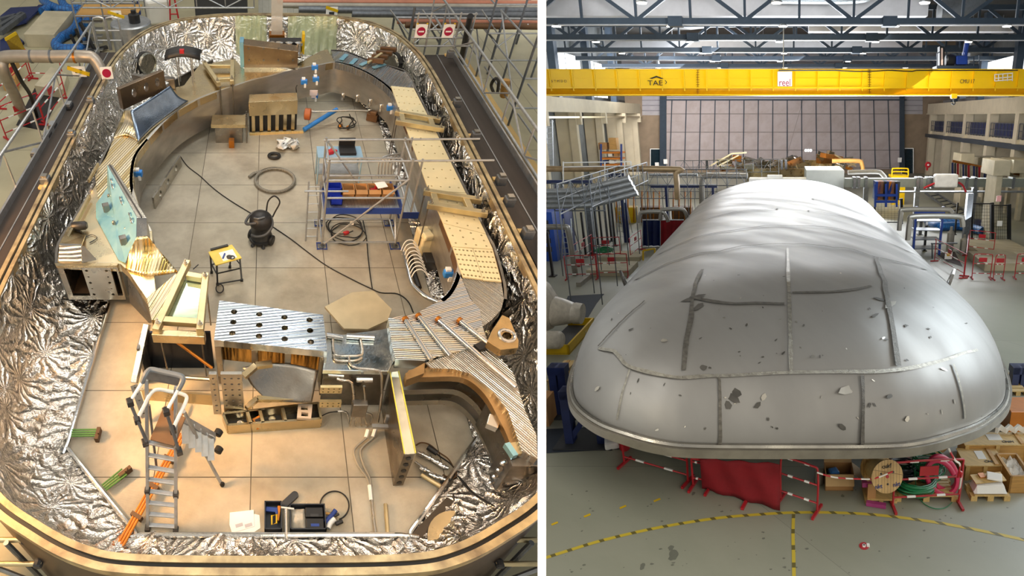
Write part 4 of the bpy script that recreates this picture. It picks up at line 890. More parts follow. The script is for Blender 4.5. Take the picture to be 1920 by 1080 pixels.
# position sensors on the walls
gs = 'blue position sensors on the coil case'
sp = None
sens = [(590, 130, 1.25, 'above the gear bracket, highest'), (592, 152, 1.0, 'on the far coil wall'), (570, 157, 1.0, ''), (590, 183, .5, ''), (731, 206, .85, ''), (260, 329, .95, ''), (840, 517, .85, '')]
slabel = ['small blue sensor box sitting highest on the far coil wall', 'small blue sensor box below the highest one on the far coil wall', 'small blue sensor box on the far coil wall next to a thin black cable', 'small blue sensor box near the foot of the far coil wall, below the white card', 'small blue sensor box under the far aluminium clamp frame', 'small blue sensor box on the inner wall near the leaning blue-filmed plate', 'small blue sensor box on the inner wall near the silver duct hose']
for (x, y, z_, _), lab in zip(sens, slabel):
    q = P(x, y, z_); d_ = Vector((.05 if x < 400 else (-.05 if x > 700 else 0), -.06 if 400 < x < 700 else 0, 0))
    if sp is None:
        t = thing('position_sensor', lab, 'sensor', q, gs)
        mb = MB(); mb.box(q + Z * .06, (.2, .14, .14)); mb.build('housing', M['skyblue'], t, bev=.02)
        mb = MB(); mb.box(q + Vector((.03, -.06, -.03)), (.06, .05, .12)); mb.build('lens', M['white'], t)
        mb = MB(); mb.box(q + Vector((-.02, .02, .15)), (.1, .1, .05)); mb.build('bracket', M['white'], t)
        sp = (t, q)
    else: dup(sp[0], q - sp[1], 0, lab)
mb = MB(); mb.box(P(588, 174, .75), (.24, .03, .16)); mb.box(P(588, 179, .65), (.14, .06, .14)); solo('white_card', mb, mat('pinkish card', 'e2d2d0', .6), 'pale card fixed below the blue sensors on the far coil wall', 'card')
for x, y in ((642, 187), (669, 190), (693, 198), (713, 208)):
    mb = MB(); mb.lathe(P(x, y, .45), [(.06, 0), (.06, .2), (.045, .22)], 12); mb.build('stud', M['steel_bright'], coil, smooth=True)
cable('sensor_cable', [(557, 160, 1.1), (555, 165, .9), (556, 175, .7), (555, 195, .3)], .014, M['rubber'], 'thin black cable down the far coil wall beside the blue sensor boxes', 'cable')
# step ladder with platform
def lz(x, y): return (220 + x / 3.274, 680 + y / 3.274)
def LP(x, y, z): return P(*lz(x, y), z)
sl = thing('platform_ladder', 'folding aluminium platform ladder with a brown step and guard rails', 'ladder', P(305, 990, 0))
RL = (LP(188, 1020, 0), LP(180, 100, 2.35)); RR = (LP(360, 1030, 0), LP(358, 150, 2.35))
m_al = M['galv']
for a_, b_ in (RL, RR):
    mb = MB(); mb.bar(a_, b_, .045, .07, (0, 1, 0)); mb.build('rail', m_al, sl, bev=.006)
    mb = MB(); mb.box(a_ + Z * .03, (.07, .09, .06)); mb.build('foot', M['rubber'], sl)
for k in range(8):
    t_ = .03 + k * .083
    mb = MB(); mb.bar(RL[0].lerp(RL[1], t_), RR[0].lerp(RR[1], t_), .06, .03); mb.build('rung', m_al, sl, bev=.005)
t_ = .03 + 3 * .083
for q in (RL[0].lerp(RL[1], t_), RR[0].lerp(RR[1], t_)): mb = MB(); mb.box(q, (.07, .08, .1)); mb.build('joint', M['black'], sl)
zp = 1.62
mb = MB(); mb.prism([LP(200, 470, zp), LP(350, 510, zp), LP(418, 335, zp + .02), LP(285, 265, zp + .02)], (0, 0, -.03)); mb.build('platform', mat('brown step board', '7a5a3a', .45, .1, .25, 3), sl, bev=.005)
def gt(pts, m, name, r=.022):
    mb = MB(); mb.tube(cr([LP(*q) for q in pts], 5), r, 8); mb.build(name, m, sl, smooth=True)
gt([(155, 118, 2.5), (170, 80, 2.6), (185, 55, 2.62), (212, 42, 2.62), (300, 60, 2.62), (385, 80, 2.62), (404, 102, 2.6), (392, 135, 2.55), (375, 165, 2.5)], mat('grey grip tube', '6e747a', .5), 'top_guard', .035)
gt([(155, 118, 2.5), (78, 240, 2.3)], M['white'], 'guard_arm'); gt([(375, 165, 2.5), (300, 300, 2.3)], M['white'], 'guard_arm')
gt([(78, 245, 2.3), (185, 498, 1.65)], M['galv_dark'], 'guard_arm'); gt([(300, 300, 2.3), (380, 545, 1.55)], M['galv_dark'], 'guard_arm')
gt([(120, 352, 2.0), (165, 265, 2.1), (205, 190, 2.15), (250, 165, 2.15), (330, 178, 2.15), (405, 195, 2.15), (425, 225, 2.1), (385, 315, 2.0), (340, 410, 1.9)], M['white'], 'middle_guard', .025)
gt([(122, 350, 2.0), (180, 480, 1.7)], M['galv_dark'], 'guard_arm')
for x, y, z_ in ((78, 243, 2.3), (300, 300, 2.3), (122, 352, 2.0), (340, 412, 1.9), (380, 545, 1.55), (170, 490, 1.65)):
    mb = MB(); mb.box(LP(x, y, z_), (.08, .09, .1), .4); mb.build('joint', M['black'], sl, bev=.01)
mb = MB(); mb.prism([LP(180, 95, 2.4), LP(370, 135, 2.4), LP(385, 85, 2.55), LP(200, 50, 2.55)], (0, 0, -.03)); mb.build('tool_tray', M['galv_dark'], sl)
gt([(410, 300, 1.6), (540, 560, .55), (645, 755, 0)], M['galv'], 'rear_leg', .026); gt([(195, 260, 1.6), (240, 640, .2)], M['galv_dark'], 'rear_leg', .02)
mb = MB(); mb.lathe(LP(645, 752, .0), [(.035, 0), (.04, .04), (.02, .08)], 10); mb.build('foot', M['rubber'], sl)
gt([(545, 570, .55), (600, 470, .8), (560, 440, .9)], M['galv'], 'strut', .014)
mb = MB(); mb.bar(LP(405, 345, 1.3), LP(600, 455, .75), .12, .03); mb.build('stair_side', M['galv'], sl)
for k in range(5):
    a_ = LP(415, 350, 1.25).lerp(LP(590, 470, .75), k / 4.5); mb = MB(); mb.bar(a_, a_ + Vector((.02, -.28, -.18)), .1, .02); mb.build('stair_step', M['galv'], sl)
for x, y in ((620, 430), (622, 535)): mb = MB(); mb.lathe(LP(x, y, .7 if y < 500 else .45), [(.05, -.05), (.065, -.04), (.065, .04), (.05, .05)], 14, (.5, 1, .1)); mb.build('wheel', M['rubber'], sl, smooth=True)
# green and orange tube groups
gg = 'green tubes clipped to the floor edge'
for i in range(4):
    a_, b_ = P(134, 806 + i * 4, .1), P(183, 805 + i * 4, .1); mb = MB(); mb.rod(a_, b_, .014, 8)
    solo('green_tube', mb, M['green'], 'thin green tube in the level bunch at the long edge pipe', 'tube', gg + ' level bunch', smooth=True)
for i in range(4):
    a_, b_ = P(191 + i * 2.5, 910 + i * 3, .1), P(229 + i * 3, 879 + i * 3.5, .1); mb = MB(); mb.rod(a_, b_, .014, 8)
    solo('green_tube', mb, M['green'], 'thin green tube in the slanting bunch at the chamfered corner', 'tube', gg + ' slanting bunch', smooth=True)
for q, lab in ((P(184, 815, .06), 'brown pipe clip at the end of the level green tubes'), (P(235, 886, .06), 'brown pipe clip at the end of the slanting green tubes')):
    mb = MB(); mb.box(q, (.06, .22, .12), 0 if q.x < -2.6 else -.8); mb.box(q + Vector((.03, 0, .08)), (.03, .06, .05)); solo('pipe_clip', mb, M['brown'], lab, 'clip')
for i in range(3):
    a_, b_ = P(216 + i * 5, 1028 + i * 2, .12), P(338 + i * 5, 812 + i * 1, .12); mb = MB(); mb.rod(a_, b_, .02, 8)
    solo('orange_tube', mb, M['orange'], 'long thin orange tube slanting past the platform ladder', 'tube', 'orange tubes past the platform ladder', smooth=True)
for t_ in (.25, .5, .75):
    q = P(222, 1028, .12).lerp(P(343, 812, .12), t_); mb = MB(); mb.box(q - Z * .02, (.18, .06, .1), -.5); solo('pipe_clip', mb, M['brown'], ['lowest', 'middle', 'topmost'][int(t_ * 4) - 1] + ' brown clip across the three orange tubes', 'clip')
# papers and tool boxes at the front edge
def tz(x, y): return (420 + x / 7.385, 900 + y / 7.385)
for pts, z_, lab in (([(80, 450), (410, 412), (420, 640), (110, 735), (75, 620)], .012, 'white drawing sheet on top of the papers at the floor edge'), ([(420, 470), (490, 485), (505, 665), (395, 735), (115, 735), (80, 600)], .005, 'lower white sheet of the papers at the floor edge')):
    mb = MB(); mb.prism([P(*tz(*q), z_) for q in pts], (0, 0, -.004)); t = thing('paper_sheet', lab, 'paper', P(*tz(250, 600), 0)); mb.build('sheet', M['paper'], t)
    if z_ > .01:
        for k in range(2):
            mb = MB(); mb.bar(P(*tz(160 + 130 * k, 640), .0135), P(*tz(260 + 130 * k, 610), .0135), .05, .001); mb.build('drawing', mat('pale print', 'c9c2c6', .7) if 'pale print' not in bpy.data.materials else bpy.data.materials['pale print'], t)
def toolbox(x0, y0, x1, y1, h, name, lab, m):
    a_, b_ = P(*tz(x0, y1), 0), P(*tz(x1, y0), 0)
    return obox(name, ((a_.x + b_.x) / 2, (a_.y + b_.y) / 2, 0), (b_.x - a_.x, b_.y - a_.y, h), m, lab, 'tool box', flap=False, wall=.015), a_, b_
m_tb = mat('slate plastic', '2c3038', .4)
t, a_, b_ = toolbox(560, 350, 795, 740, .16, 'tool_box', 'narrow dark open crate holding an orange tool, beside the white papers', m_tb)
c = (a_ + b_) / 2
mb = MB(); mb.box(c + Vector((-.03, .1, .09)), (.16, .07, .05), -.1); mb.box(c + Vector((.05, .08, .09)), (.04, .1, .05), .1); solo('blue_meter', mb, M['blue'], 'blue and white meter inside the narrow dark crate', 'meter', bev=.01)
mb = MB(); mb.box(c + Vector((.08, .05, .08)), (.05, .22, .05), -.15); solo('orange_tool', mb, M['orange'], 'orange bar tool along the side of the narrow dark crate', 'tool', bev=.01)
mb = MB(); mb.tube([c + Vector(q) for q in ((-.02, -.12, .1), (-.02, .0, .12), (.05, .02, .12), (.05, -.1, .1))], .014, 6, True); solo('yellow_clamp', mb, M['yellow'], 'yellow-orange clamp frame inside the narrow dark crate', 'clamp')
t, a_, b_ = toolbox(912, 390, 1385, 740, .16, 'tool_box', 'wide dark open crate holding black cases, next to the narrow one', m_tb)
c = (a_ + b_) / 2
for dy, lab in ((.07, 'plain black case at the back of the wide dark crate'), (-.09, 'black case with a blue label in the wide dark crate')):
    t = thing('black_case', lab, 'case', c + Vector((.1, dy, .02))); mb = MB(); mb.box(c + Vector((.1, dy, .08)), (.26, .14, .12)); mb.build('case_body', M['black'], t, bev=.012)
    mb = MB(); mb.box(c + Vector((.1, dy - (.03 if dy < 0 else .05), .142)), (.12, .04, .004)); mb.build('label', M['blue'] if dy < 0 else M['dark'], t)
rg = [[c + Vector((-.26 + .24 * i / 9, -.14 + .28 * j / 9, .03 + .12 * max(0, 1 - ((i - 4.5) / 5) ** 2) * max(0, 1 - ((j - 4.5) / 5.2) ** 2) + .05 * abs(noise.noise(Vector((i * .8, j * .8, 1)))))) for j in range(10)] for i in range(10)]
mb = MB(); mb.grid(rg); solo('plastic_bag', mb, mat('clear crumpled plastic', 'cdc3b3', .2, 0, .2, 20), 'crumpled clear plastic bag of parts in the wide dark crate', 'bag', smooth=True)
mb = MB(); a_, b_ = P(*tz(840, 330), .05), P(*tz(980, 200), .05); d_ = (b_ - a_).normalized(); sd = Vector((-d_.y, d_.x, 0)) * .055
o_ = [a_ + sd * math.cos(t) - d_ * math.sin(t) * .055 for t in [k * PI / 8 for k in range(9)]] + [b_ - sd * math.cos(t) + d_ * math.sin(t) * .055 for t in [k * PI / 8 for k in range(9)]]
mb.prism(o_, (0, 0, -.05)); solo('black_pouch', mb, M['dark'], 'long rounded black pouch lying beyond the two crates', 'pouch', bev=.012)
lp = [P(*tz(1530 + 200 * math.cos(a), 355 + 205 * math.sin(a)), .02 + .005 * (k % 3)) for k, a in enumerate([-1.6 + k * .22 for k in range(40)]) if a < 1.45 or a > 3.1]
lp1 = [P(*tz(1530 + 200 * math.cos(a), 355 + 200 * math.sin(a)), .02) for a in [3.2 + k * .16 for k in range(30)] if a < 7.6]
mb = MB(); mb.tube(cr(lp1, 2), .011, 6); solo('air_hose', mb, M['rubber'], 'open loop of thin black hose beside the blue pump', 'hose', smooth=True)
gp = thing('hand_pump', 'blue and white hand pump with a black handle by the wide crate', 'pump', P(*tz(1480, 620), 0))
for pts, r, m, nm in (([(1400, 590), (1440, 540), (1500, 480), (1545, 420)], .035, 'blue', 'barrel'), ([(1400, 460), (1470, 470)], .02, 'wood', 'nozzle'), ([(1440, 670), (1470, 600), (1530, 540)], .04, 'white', 'body'), ([(1550, 610), (1640, 570)], .03, 'black', 'handle'), ([(1530, 500), (1590, 470)], .02, 'black', 'trigger')):
    mb = MB(); mb.tube(cr([P(*tz(*q), .07) for q in pts], 4), r, 10); mb.build(nm, M[m], gp, smooth=True)
ts = thing('t_bar', 'silver T-shaped bar standing at the edge pipe between the crates', 'bar', P(*tz(860, 780), 0))
mb = MB(); mb.rod(P(*tz(862, 810), .1), P(*tz(858, 390), .22), .022, 8); mb.build('shaft', M['steel_bright'], ts, smooth=True); mb = MB(); mb.rod(P(*tz(790, 378), .22), P(*tz(970, 400), .22), .014, 6); mb.build('cross_bar', M['white'], ts)
# pieces in the drilled trough
q = P(450, 800, .06)
mb = MB(); mb.lathe(q, [(.04, 0), (.045, .12), (.04, .125), (.036, .03)], 14); solo('white_cup', mb, M['white'], 'small white cup in the drilled trough', 'cup', smooth=True)
mm = thing('multimeter', 'orange multimeter leaning in the drilled trough', 'multimeter', P(485, 795, .05)); mb = MB(); mb.box(P(485, 792, .14), (.16, .2, .04), .5, .5); mb.build('case', M['orange'], mm, bev=.012); mb = MB(); mb.box(P(485, 790, .165), (.1, .1, .02), .5, .5); mb.build('screen', M['black'], mm)
wi = thing('white_bracket', 'pale folded metal bracket with two slots on the trough edge', 'bracket', P(572, 775, .2)); mb = MB(); c = P(571, 770, .34)
mb.holed([c + Vector(q) for q in ((-.13, -.13, 0), (.1, -.15, 0), (.14, .12, 0), (-.1, .14, 0))], [[c + Vector((x, y + dy, 0)) for x, y in ((-.06, -.04), (.05, -.05), (.06, .02), (-.05, .03))] for dy in (-.06, .06)], (0, 0, -.06)); mb.build('plate', mat('pale pink metal', 'd8c6b2', .4, .3), wi)
cable('meter_cable', [(590, 790, .08), (600, 782, .1), (620, 773, .1), (650, 772, .1)], .01, M['rubber'], 'thin black cable from the trough to the pipe panel', 'cable')
# vacuum lines over the floor
for pts, lab, off in (([(688, 815, .06), (686, 822, .05), (668, 838, .04), (664, 850, .04), (672, 872, .04), (688, 895, .04), (694, 912, .04)], 'grey bent line nearer the trough, running over the floor plates', 0), ([(703, 808, .06), (700, 820, .05), (680, 838, .04), (676, 850, .04), (682, 872, .04), (692, 893, .04), (696, 912, .04)], 'grey bent line nearer the upright plate, running over the floor plates', 0)):
    cable('bent_line', pts, .018, M['hose'], lab, 'pipe')
for pts, lab in (([(690, 806, .08), (686, 820, .05)], 'white end sleeve on the grey line nearer the trough'), ([(704, 804, .08), (699, 819, .05)], 'white end sleeve on the grey line nearer the upright plate'), ([(693, 910, .04), (696, 938, .04)], 'white sleeve joining the two grey lines')):
    cable('white_sleeve', pts, .032, M['white'], lab, 'sleeve')
cable('drain_pipe', [(697, 938, .05), (700, 970, .05), (704, 1000, .05)], .024, M['steel'], 'short straight steel pipe from the white sleeve to the edge pipe', 'pipe')
cable('floor_conduit', [(723, 945, .03), (727, 1002, .03)], .03, M['alu_gold'], 'straight golden conduit beside the drain pipe', 'conduit')
mb = MB(); mb.box(P(715, 800, .3), (.3, .06, .06), -.05); mb.box(P(725, 786, .38), (.05, .05, .2)); solo('pipe_support', mb, M['galv'], 'small grey support bar beside the upright plate', 'support')
# valve manifold at the right corner
vm = thing('valve_manifold', 'cluster of small silver valves with looping brown and black hoses', 'valve', P(815, 870, 0))
for x, y in ((790, 852), (803, 858), (818, 866), (830, 874), (795, 880), (812, 892), (826, 896)):
    mb = MB(); mb.lathe(P(x, y, .06), [(.035, -.06), (.035, .0), (.05, .01), (.05, .04), (.03, .05), (.03, .09)], 12, (1, -.6, .2)); mb.build('valve', M['steel_bright'], vm, smooth=True)
for p0, p1 in (((783, 846), (832, 878)), ((778, 866), (826, 898))): mb = MB(); mb.rod(P(*p0, .06), P(*p1, .06), .02, 8); mb.build('header', M['steel'], vm, smooth=True)
for pts, m in (([(780, 835), (790, 830), (806, 834), (823, 848), (840, 860), (850, 876), (856, 888), (848, 897), (830, 890)], 'brown'), ([(806, 836), (820, 852), (845, 870), (853, 885), (845, 900), (825, 904)], 'rubber')):
    mb = MB(); mb.tube(cr([P(x, y, .06) for x, y in pts], 5), .013, 6); mb.build('hose', M[m], vm, smooth=True)
mb = MB(); mb.rod(P(802, 838, .1), P(820, 850, .1), .045, 10); mb.build('coupling', M['black'], vm, smooth=True)
mb = MB(); mb.rod(P(790, 890, .07), P(826, 912, .07), .035, 10); mb.build('cylinder', M['alu_gold'], vm, smooth=True)
for k in range(3):
    cable('signal_cable', [(856 + k * 3, 890 + k * 2, .2), (880 + k * 4, 920 + k * 2, .25), (905 + k * 4, 938 + k, .3), (928, 950, .35)], .01, M['rubber'], 'black cable draped over the foil from the valve cluster', 'cable', group='black cables over the foil')
cable('signal_cable', [(850, 925, .12), (854, 960, .05), (866, 985, .05), (876, 1007, .1)], .012, M['rubber'], 'black cable dropping over the dark corner plate', 'cable')
# dark corner plate between floor and rim, with the pale disc
mb = MB(); mb.prism(pl([(768, 1005), (838, 932), (905, 968), (940, 985), (895, 1010), (800, 1035)], .1), (0, 0, -.05)); mb.build('corner_plate', mat('dark corner steel', '55504a', .3, .9, .3), tank)
mb = MB(); mb.lathe(P(862, 1018, .13), [(.45, 0), (.45, .02), (.2, .05)], 30, (0, 0, 1)); mb.build('corner_disc', M['steel_gold'], tank, smooth=True)
# flexible foil duct by the right wall
hd = []
for p_ in ((757, 468), (760, 485), (765, 505), (772, 530), (785, 545), (800, 557), (820, 566)): hd.append(P(*p_, .2))
fd = thing('foil_duct', 'crinkled silver duct hose with wire rings at the foot of the coil wall', 'duct', P(780, 540, 0))
mb = MB(); mb.tube(cr(hd, 4), .05, 10); mb.build('duct_run', M['steel_bright'], fd, smooth=True)
for k in range(9):
    q = P(762 + k * 2.2, 470 + k * 7, .16); mb = MB(); mb.tube(cr([q + Vector(v_) for v_ in ((-.12, 0, 0), (-.05, .05, .22), (.1, .05, .26), (.25, .0, .1))], 4), .012, 6); mb.build('wire_ring', M['white'], fd)
mb = MB(); mb.tube(cr([P(770, 480, .1), P(776, 510, .1), P(786, 540, .1)], 4), .06, 8); mb.build('inner_pad', M['black'], fd)
for k in range(5):
    mb = MB(); q = P(715 + k * 6, 330 - k * 1, .1); mb.tube(cr([q + Vector(v_) for v_ in ((-.1, -.1, 0), (-.1, 0, .5), (.25, .1, .55), (.35, .05, .1))], 4), .018, 6); solo('wire_hoop', mb, M['galv'], 'silver wire hoop behind the scaffold tower', 'hoop', 'wire hoops behind the scaffold tower', smooth=True)
# white bundle under clamp, small equipment below the right wall
mb = MB(); mb.box(P(795, 452, .3), (.3, .5, .5), .1); mb.box(P(800, 440, .6), (.24, .3, .14), .3); solo('white_bundle', mb, M['cream'], 'cream wrapped equipment box under the middle clamp frame', 'box', bev=.04)
mb = MB(); mb.box(P(806, 492, .15), (.3, .35, .3)); solo('black_battery', mb, M['black'], 'black box on the floor beside the silver duct hose', 'box', bev=.02)
# chamfered panel beyond the pipe panel
mb = MB(); mb.prism(pl([(609, 575), (660, 548), (700, 545), (735, 580), (727, 600), (690, 617), (645, 616)], .35), (0, 0, -.05)); solo('cover_sheet', mb, mat('beige sheet', 'cbbd9c', .4, .5, .15), 'plain beige metal sheet lying behind the pipe panel', 'sheet')
# black bag on stand far left
st = thing('camera_stand', 'black hooded box on a thin silver stand by the foil wall', 'stand', P(350, 158, zC))
c = P(350, 158, zC)
for dx, dy in ((-.2, -.1), (.2, -.1), (-.2, .2), (.2, .2)): mb = MB(); mb.rod(c + Vector((dx, dy, 0)), c + Vector((dx, dy, .8)), .018, 6); mb.build('leg', M['galv'], st)
rw = [[c + Vector((x, y, .8 + .22 * (1 - (x / .5) ** 2 * .5) - (.1 if abs(y) > .25 else 0))) for y in (-.3, -.2, 0, .2, .3)] for x in (-.5, -.35, -.15, .05, .25, .5)]
mb = MB(); mb.grid(rw); mb.build('hood', M['black'], st, smooth=True, solid=.04)
mb = MB(); mb.box(c + Vector((0, -.2, 1.02)), (.12, .1, .1)); mb.build('label', M['red'], st)
lamp = thing('work_light', 'small black work light on the cream plate by the leaning filmed plate', 'light', P(150, 428, 1.3)); c = P(150, 428, 1.33)
mb = MB(); mb.lathe(c + Vector((-.15, 0, .05)), [(.07, 0), (.09, .04), (.09, .26), (.06, .3)], 14, (1, .1, 0)); mb.build('housing', M['black'], lamp, smooth=True); mb = MB(); mb.box(c + Vector((-.1, 0, -.03)), (.2, .1, .06)); mb.build('bracket', M['dark'], lamp)
cable('lamp_cable', [(160, 445, 1.27), (172, 440, 1.27), (182, 446, 1.27), (168, 455, 1.27), (178, 450, 1.27)], .008, M['dark'], 'thin cable looping from the black work light', 'cable')
lp = [P(412 + 7 * math.cos(a), 541 + 8 * math.sin(a), .03 + .004 * k) for k, a in enumerate([k * .6 for k in range(30)])]
mb = MB(); mb.tube(cr(lp, 3), .012, 6); solo('cable_coil', mb, M['rubber'], 'small black cable coil at the foot of the workbench', 'cable', smooth=True)
cable('hand_lever', [(362, 505, .05), (372, 496, .1)], .012, M['dark'], 'thin dark tool lying by the clamp frame and workbench', 'tool')
# ------------------------------------------------------------------ outside the tank: gangways, girders, scaffolds
zG = 1.3
def gangway(s, x0, x1, y0, y1, lab):
    t = thing('gangway', lab, 'walkway', ((x0 + x1) / 2, (y0 + y1) / 2, zG - .1))
    mb = MB(); mb.span((x0, y0, zG - .06), (x1, y1, zG)); mb.build('deck', mat('dark brown decking ' + lab[:4], '3f3732', .5, .2, .25, 1.5, .1, 30, stretch=(6, .6, 1)), t, clip=CL)
    xm = x0 + (x1 - x0) * .45; mb = MB(); mb.span((xm - .012, y0, zG), (xm + .012, y1, zG + .012)); mb.build('deck_strip', M['galv'], t, clip=CL)
    xo = x1 if s > 0 else x0; mb = MB(); mb.span((xo - .02, y0, zG - .1), (xo + .02, y1, zG + .16)); mb.build('toe_board', M['galv'], t, clip=CL)
    for y in [y0 + 1 + k * 2.6 for k in range(int((y1 - y0) / 2.6))]:
        mb = MB(); mb.span(((x0 + x1) / 2 - .25, y, zH), ((x0 + x1) / 2 - .15, y + .1, zG - .06)); mb.build('support_leg', M['galv_dark'], t, clip=CL)
    return t
gangway(1, 4.98, 5.82, 1.5, 17.4, 'long brown gangway deck on the cover-strip side of the tank')
gangway(-1, -5.45, -4.8, 1.5, 17.6, 'dark gangway deck beside the big bent pipe')
def girder(a, b, h, n, lab, group=None, off=(0, 0, 0), m='galv', r=.035, wide=0.0):
    a, b = Vector(a), Vector(b); t = thing('guard_girder', lab, 'girder', (a + b) / 2, group)
    o2 = Vector((wide, 0, 0))
    for q in ((0, 1) if not wide else (0, 1)):
        mb = MB(); mb.rod(a + Z * h * q, b + Z * h * q, r, 8); mb.build('chord', M[m], t, smooth=True, clip=CL)
    for i in range(n + 1):
        p0 = a.lerp(b, i / n); mb = MB(); mb.rod(p0, p0 + Z * h, r * .7, 6); mb.build('upright', M[m], t, clip=CL)
        if i < n:
            p1 = a.lerp(b, (i + 1) / n); q0, q1 = (p0, p1 + Z * h) if i % 2 else (p0 + Z * h, p1); mb = MB(); mb.rod(q0, q1, r * .7, 6); mb.build('diagonal', M[m], t, clip=CL)
    return t
girder((5.9, 6.0, 1.45), (5.95, 21, 1.45), .75, 9, 'pale blue-grey lattice guard girder along the cover-strip gangway')
girder((-5.55, 2.2, 1.35), (-5.5, 17.6, 1.35), .85, 8, 'galvanised lattice guard girder along the gangway by the bent pipe')
girder((-7.6, 23.6, .8), (-.6, 23.6, .8), .55, 6, 'lattice girder behind the far rim near the blue duct')
girder((1.0, 23.6, .8), (6.2, 23.6, .8), .55, 6, 'lattice girder behind the far rim near the white signs')
# scaffold gate with stop signs
gt_ = thing('scaffold_gate', 'scaffold tube gate closing the gangway, carrying two round stop signs', 'gate', (5.4, 17.6, zG))
for z_ in (1.5, 1.75, 2.0, 2.45): mb = MB(); mb.rod((4.5, 17.6, z_), (6.4, 17.6, z_), .03, 8); mb.build('rail', M['galv'], gt_, smooth=True)
for x in (4.6, 5.0, 5.9, 6.35): mb = MB(); mb.rod((x, 17.6, zG - 1.0), (x, 17.6, 2.5), .03, 8); mb.build('post', M['galv'], gt_, smooth=True)
for x, lab in ((4.75, 'white stop sign with a red disc on the gate, next to the tank rim'), (5.6, 'white stop sign with a red disc on the gate, next to the guard girder')):
    t = thing('stop_sign', lab, 'sign', (x, 17.5, 1.78)); mb = MB(); mb.box((x, 17.53, 1.98), (.36, .015, .4)); mb.build('plate', M['white'], t)
    mb = MB(); mb.lathe((x, 17.52, 1.97), [(.13, 0), (.13, .008)], 24, (0, -1, 0)); mb.build('disc', mat('sign crimson', 'a8123f', .5) if 'sign crimson' not in bpy.data.materials else bpy.data.materials['sign crimson'], t)
    mb = MB(); mb.box((x, 17.508, 1.97), (.17, .008, .04)); mb.build('bar', M['white'], t)
    for dx in (-.15, .15): mb = MB(); mb.box((x + dx, 17.52, 2.2), (.05, .02, .04)); mb.build('tape', M['yellow'], t)
ys = thing('caution_board', 'white and yellow board hanging on the far lattice girder', 'sign', P(622, 20, .8)); mb = MB(); c = P(622, 22, 1.0); mb.box(c, (.45, .03, .35)); mb.build('plate', M['white'], ys); mb = MB(); mb.box(c + Vector((.0, -.02, .1)), (.5, .03, .1), 0, 0, .3); mb.build('stripe', M['yellow'], ys); mb = MB(); mb.box(c + Vector((0, -.02, -.05)), (.2, .03, .1)); mb.build('print', M['dark'], ys)
yb = None
for x, y, lab in ((148, 134, 'white and yellow board on the gangway end rail by the bent pipe'), (218, 28, 'white and yellow board on the stair scaffold by the blue duct')):
    c = P(x, y, 1.6 if y > 100 else 1.0); t = thing('caution_board', lab, 'sign', c - Z * .2); mb = MB(); mb.box(c, (.4, .03, .3)); mb.build('plate', M['white'], t); mb = MB(); mb.bar(c + Vector((-.3, -.02, .12)), c + Vector((.3, -.02, -.08)), .05, .1); mb.build('stripe', M['yellow'], t); mb = MB(); mb.box(c + Vector((0, -.03, .02)), (.2, .02, .1)); mb.build('print', M['black'], t)
# gangway end frame by the bent pipe
ef = thing('end_railing', 'rounded tube end railing at the far end of the gangway by the bent pipe', 'railing', (-5.1, 17.7, zG))
for x0, x1 in ((-5.5, -5.15), (-5.1, -4.7)): mb = MB(); mb.tube(cr([Vector(q) for q in ((x0, 17.8, zG), (x0, 17.8, 2.15), (x0 + .08, 17.8, 2.28), (x1 - .08, 17.8, 2.28), (x1, 17.8, 2.15), (x1, 17.8, zG))], 4), .03, 8); mb.build('hoop', M['galv'], ef, smooth=True)
for z_ in (1.6, 1.9): mb = MB(); mb.rod((-5.5, 17.8, z_), (-4.7, 17.8, z_), .025, 6); mb.build('rail', M['galv'], ef)
sg = thing('stop_sign', 'white stop sign tied to the end railing by the foil rim', 'sign', P(200, 138, 1.6)); c = P(200, 137, 1.75); mb = MB(); mb.box(c, (.32, .015, .34), .2); mb.build('plate', M['white'], sg); mb = MB(); mb.lathe(c + Vector((0, -.012, 0)), [(.12, 0), (.12, .008)], 20, (.2, -1, 0)); mb.build('disc', bpy.data.materials['sign crimson'], sg)
# rim brackets
gb = 'steel clamp blocks along the tank rim'
pb = None
for x, y, lab in ((172, 198, None), (137, 262, None), (88, 346, None), (843, 108, None), (855, 200, None), (890, 262, None), (937, 345, None), (952, 385, None), (986, 445, None)):
    q = P(x, y, zR - .12)
    if pb is None:
        t = thing('rim_clamp', 'small steel clamp block bolted along the tank rim', 'clamp', q, gb)
        mb = MB(); mb.box(q + Z * .1, (.2, .18, .2)); mb.build('block', M['galv_dark'], t, bev=.02); mb = MB(); mb.box(q + Vector((0, 0, .22)), (.12, .12, .05)); mb.build('cap', M['steel'], t)
        mb = MB(); mb.box(q + Vector((.0, -.14, .03)), (.24, .12, .05)); mb.build('foot', M['wood_pale'], t); pb = (t, q)
    else: dup(pb[0], q - pb[1], PI if x > 504 else 0)
gb = 'dark blocks along the gangway toe board'
pb = None
for x, y in ((131, 202), (100, 240), (90, 257), (68, 292)):
    q = P(x, y, zG)
    if pb is None:
        t = thing('toe_clamp', 'small dark clamp block along the toe board of the bent-pipe gangway', 'clamp', q, gb); mb = MB(); mb.box(q + Z * .06, (.16, .3, .12)); mb.build('block', M['dark'], t, bev=.03); mb = MB(); mb.box(q + Z * .13, (.12, .22, .03)); mb.build('cap', M['galv'], t); pb = (t, q)
    else: dup(pb[0], q - pb[1])
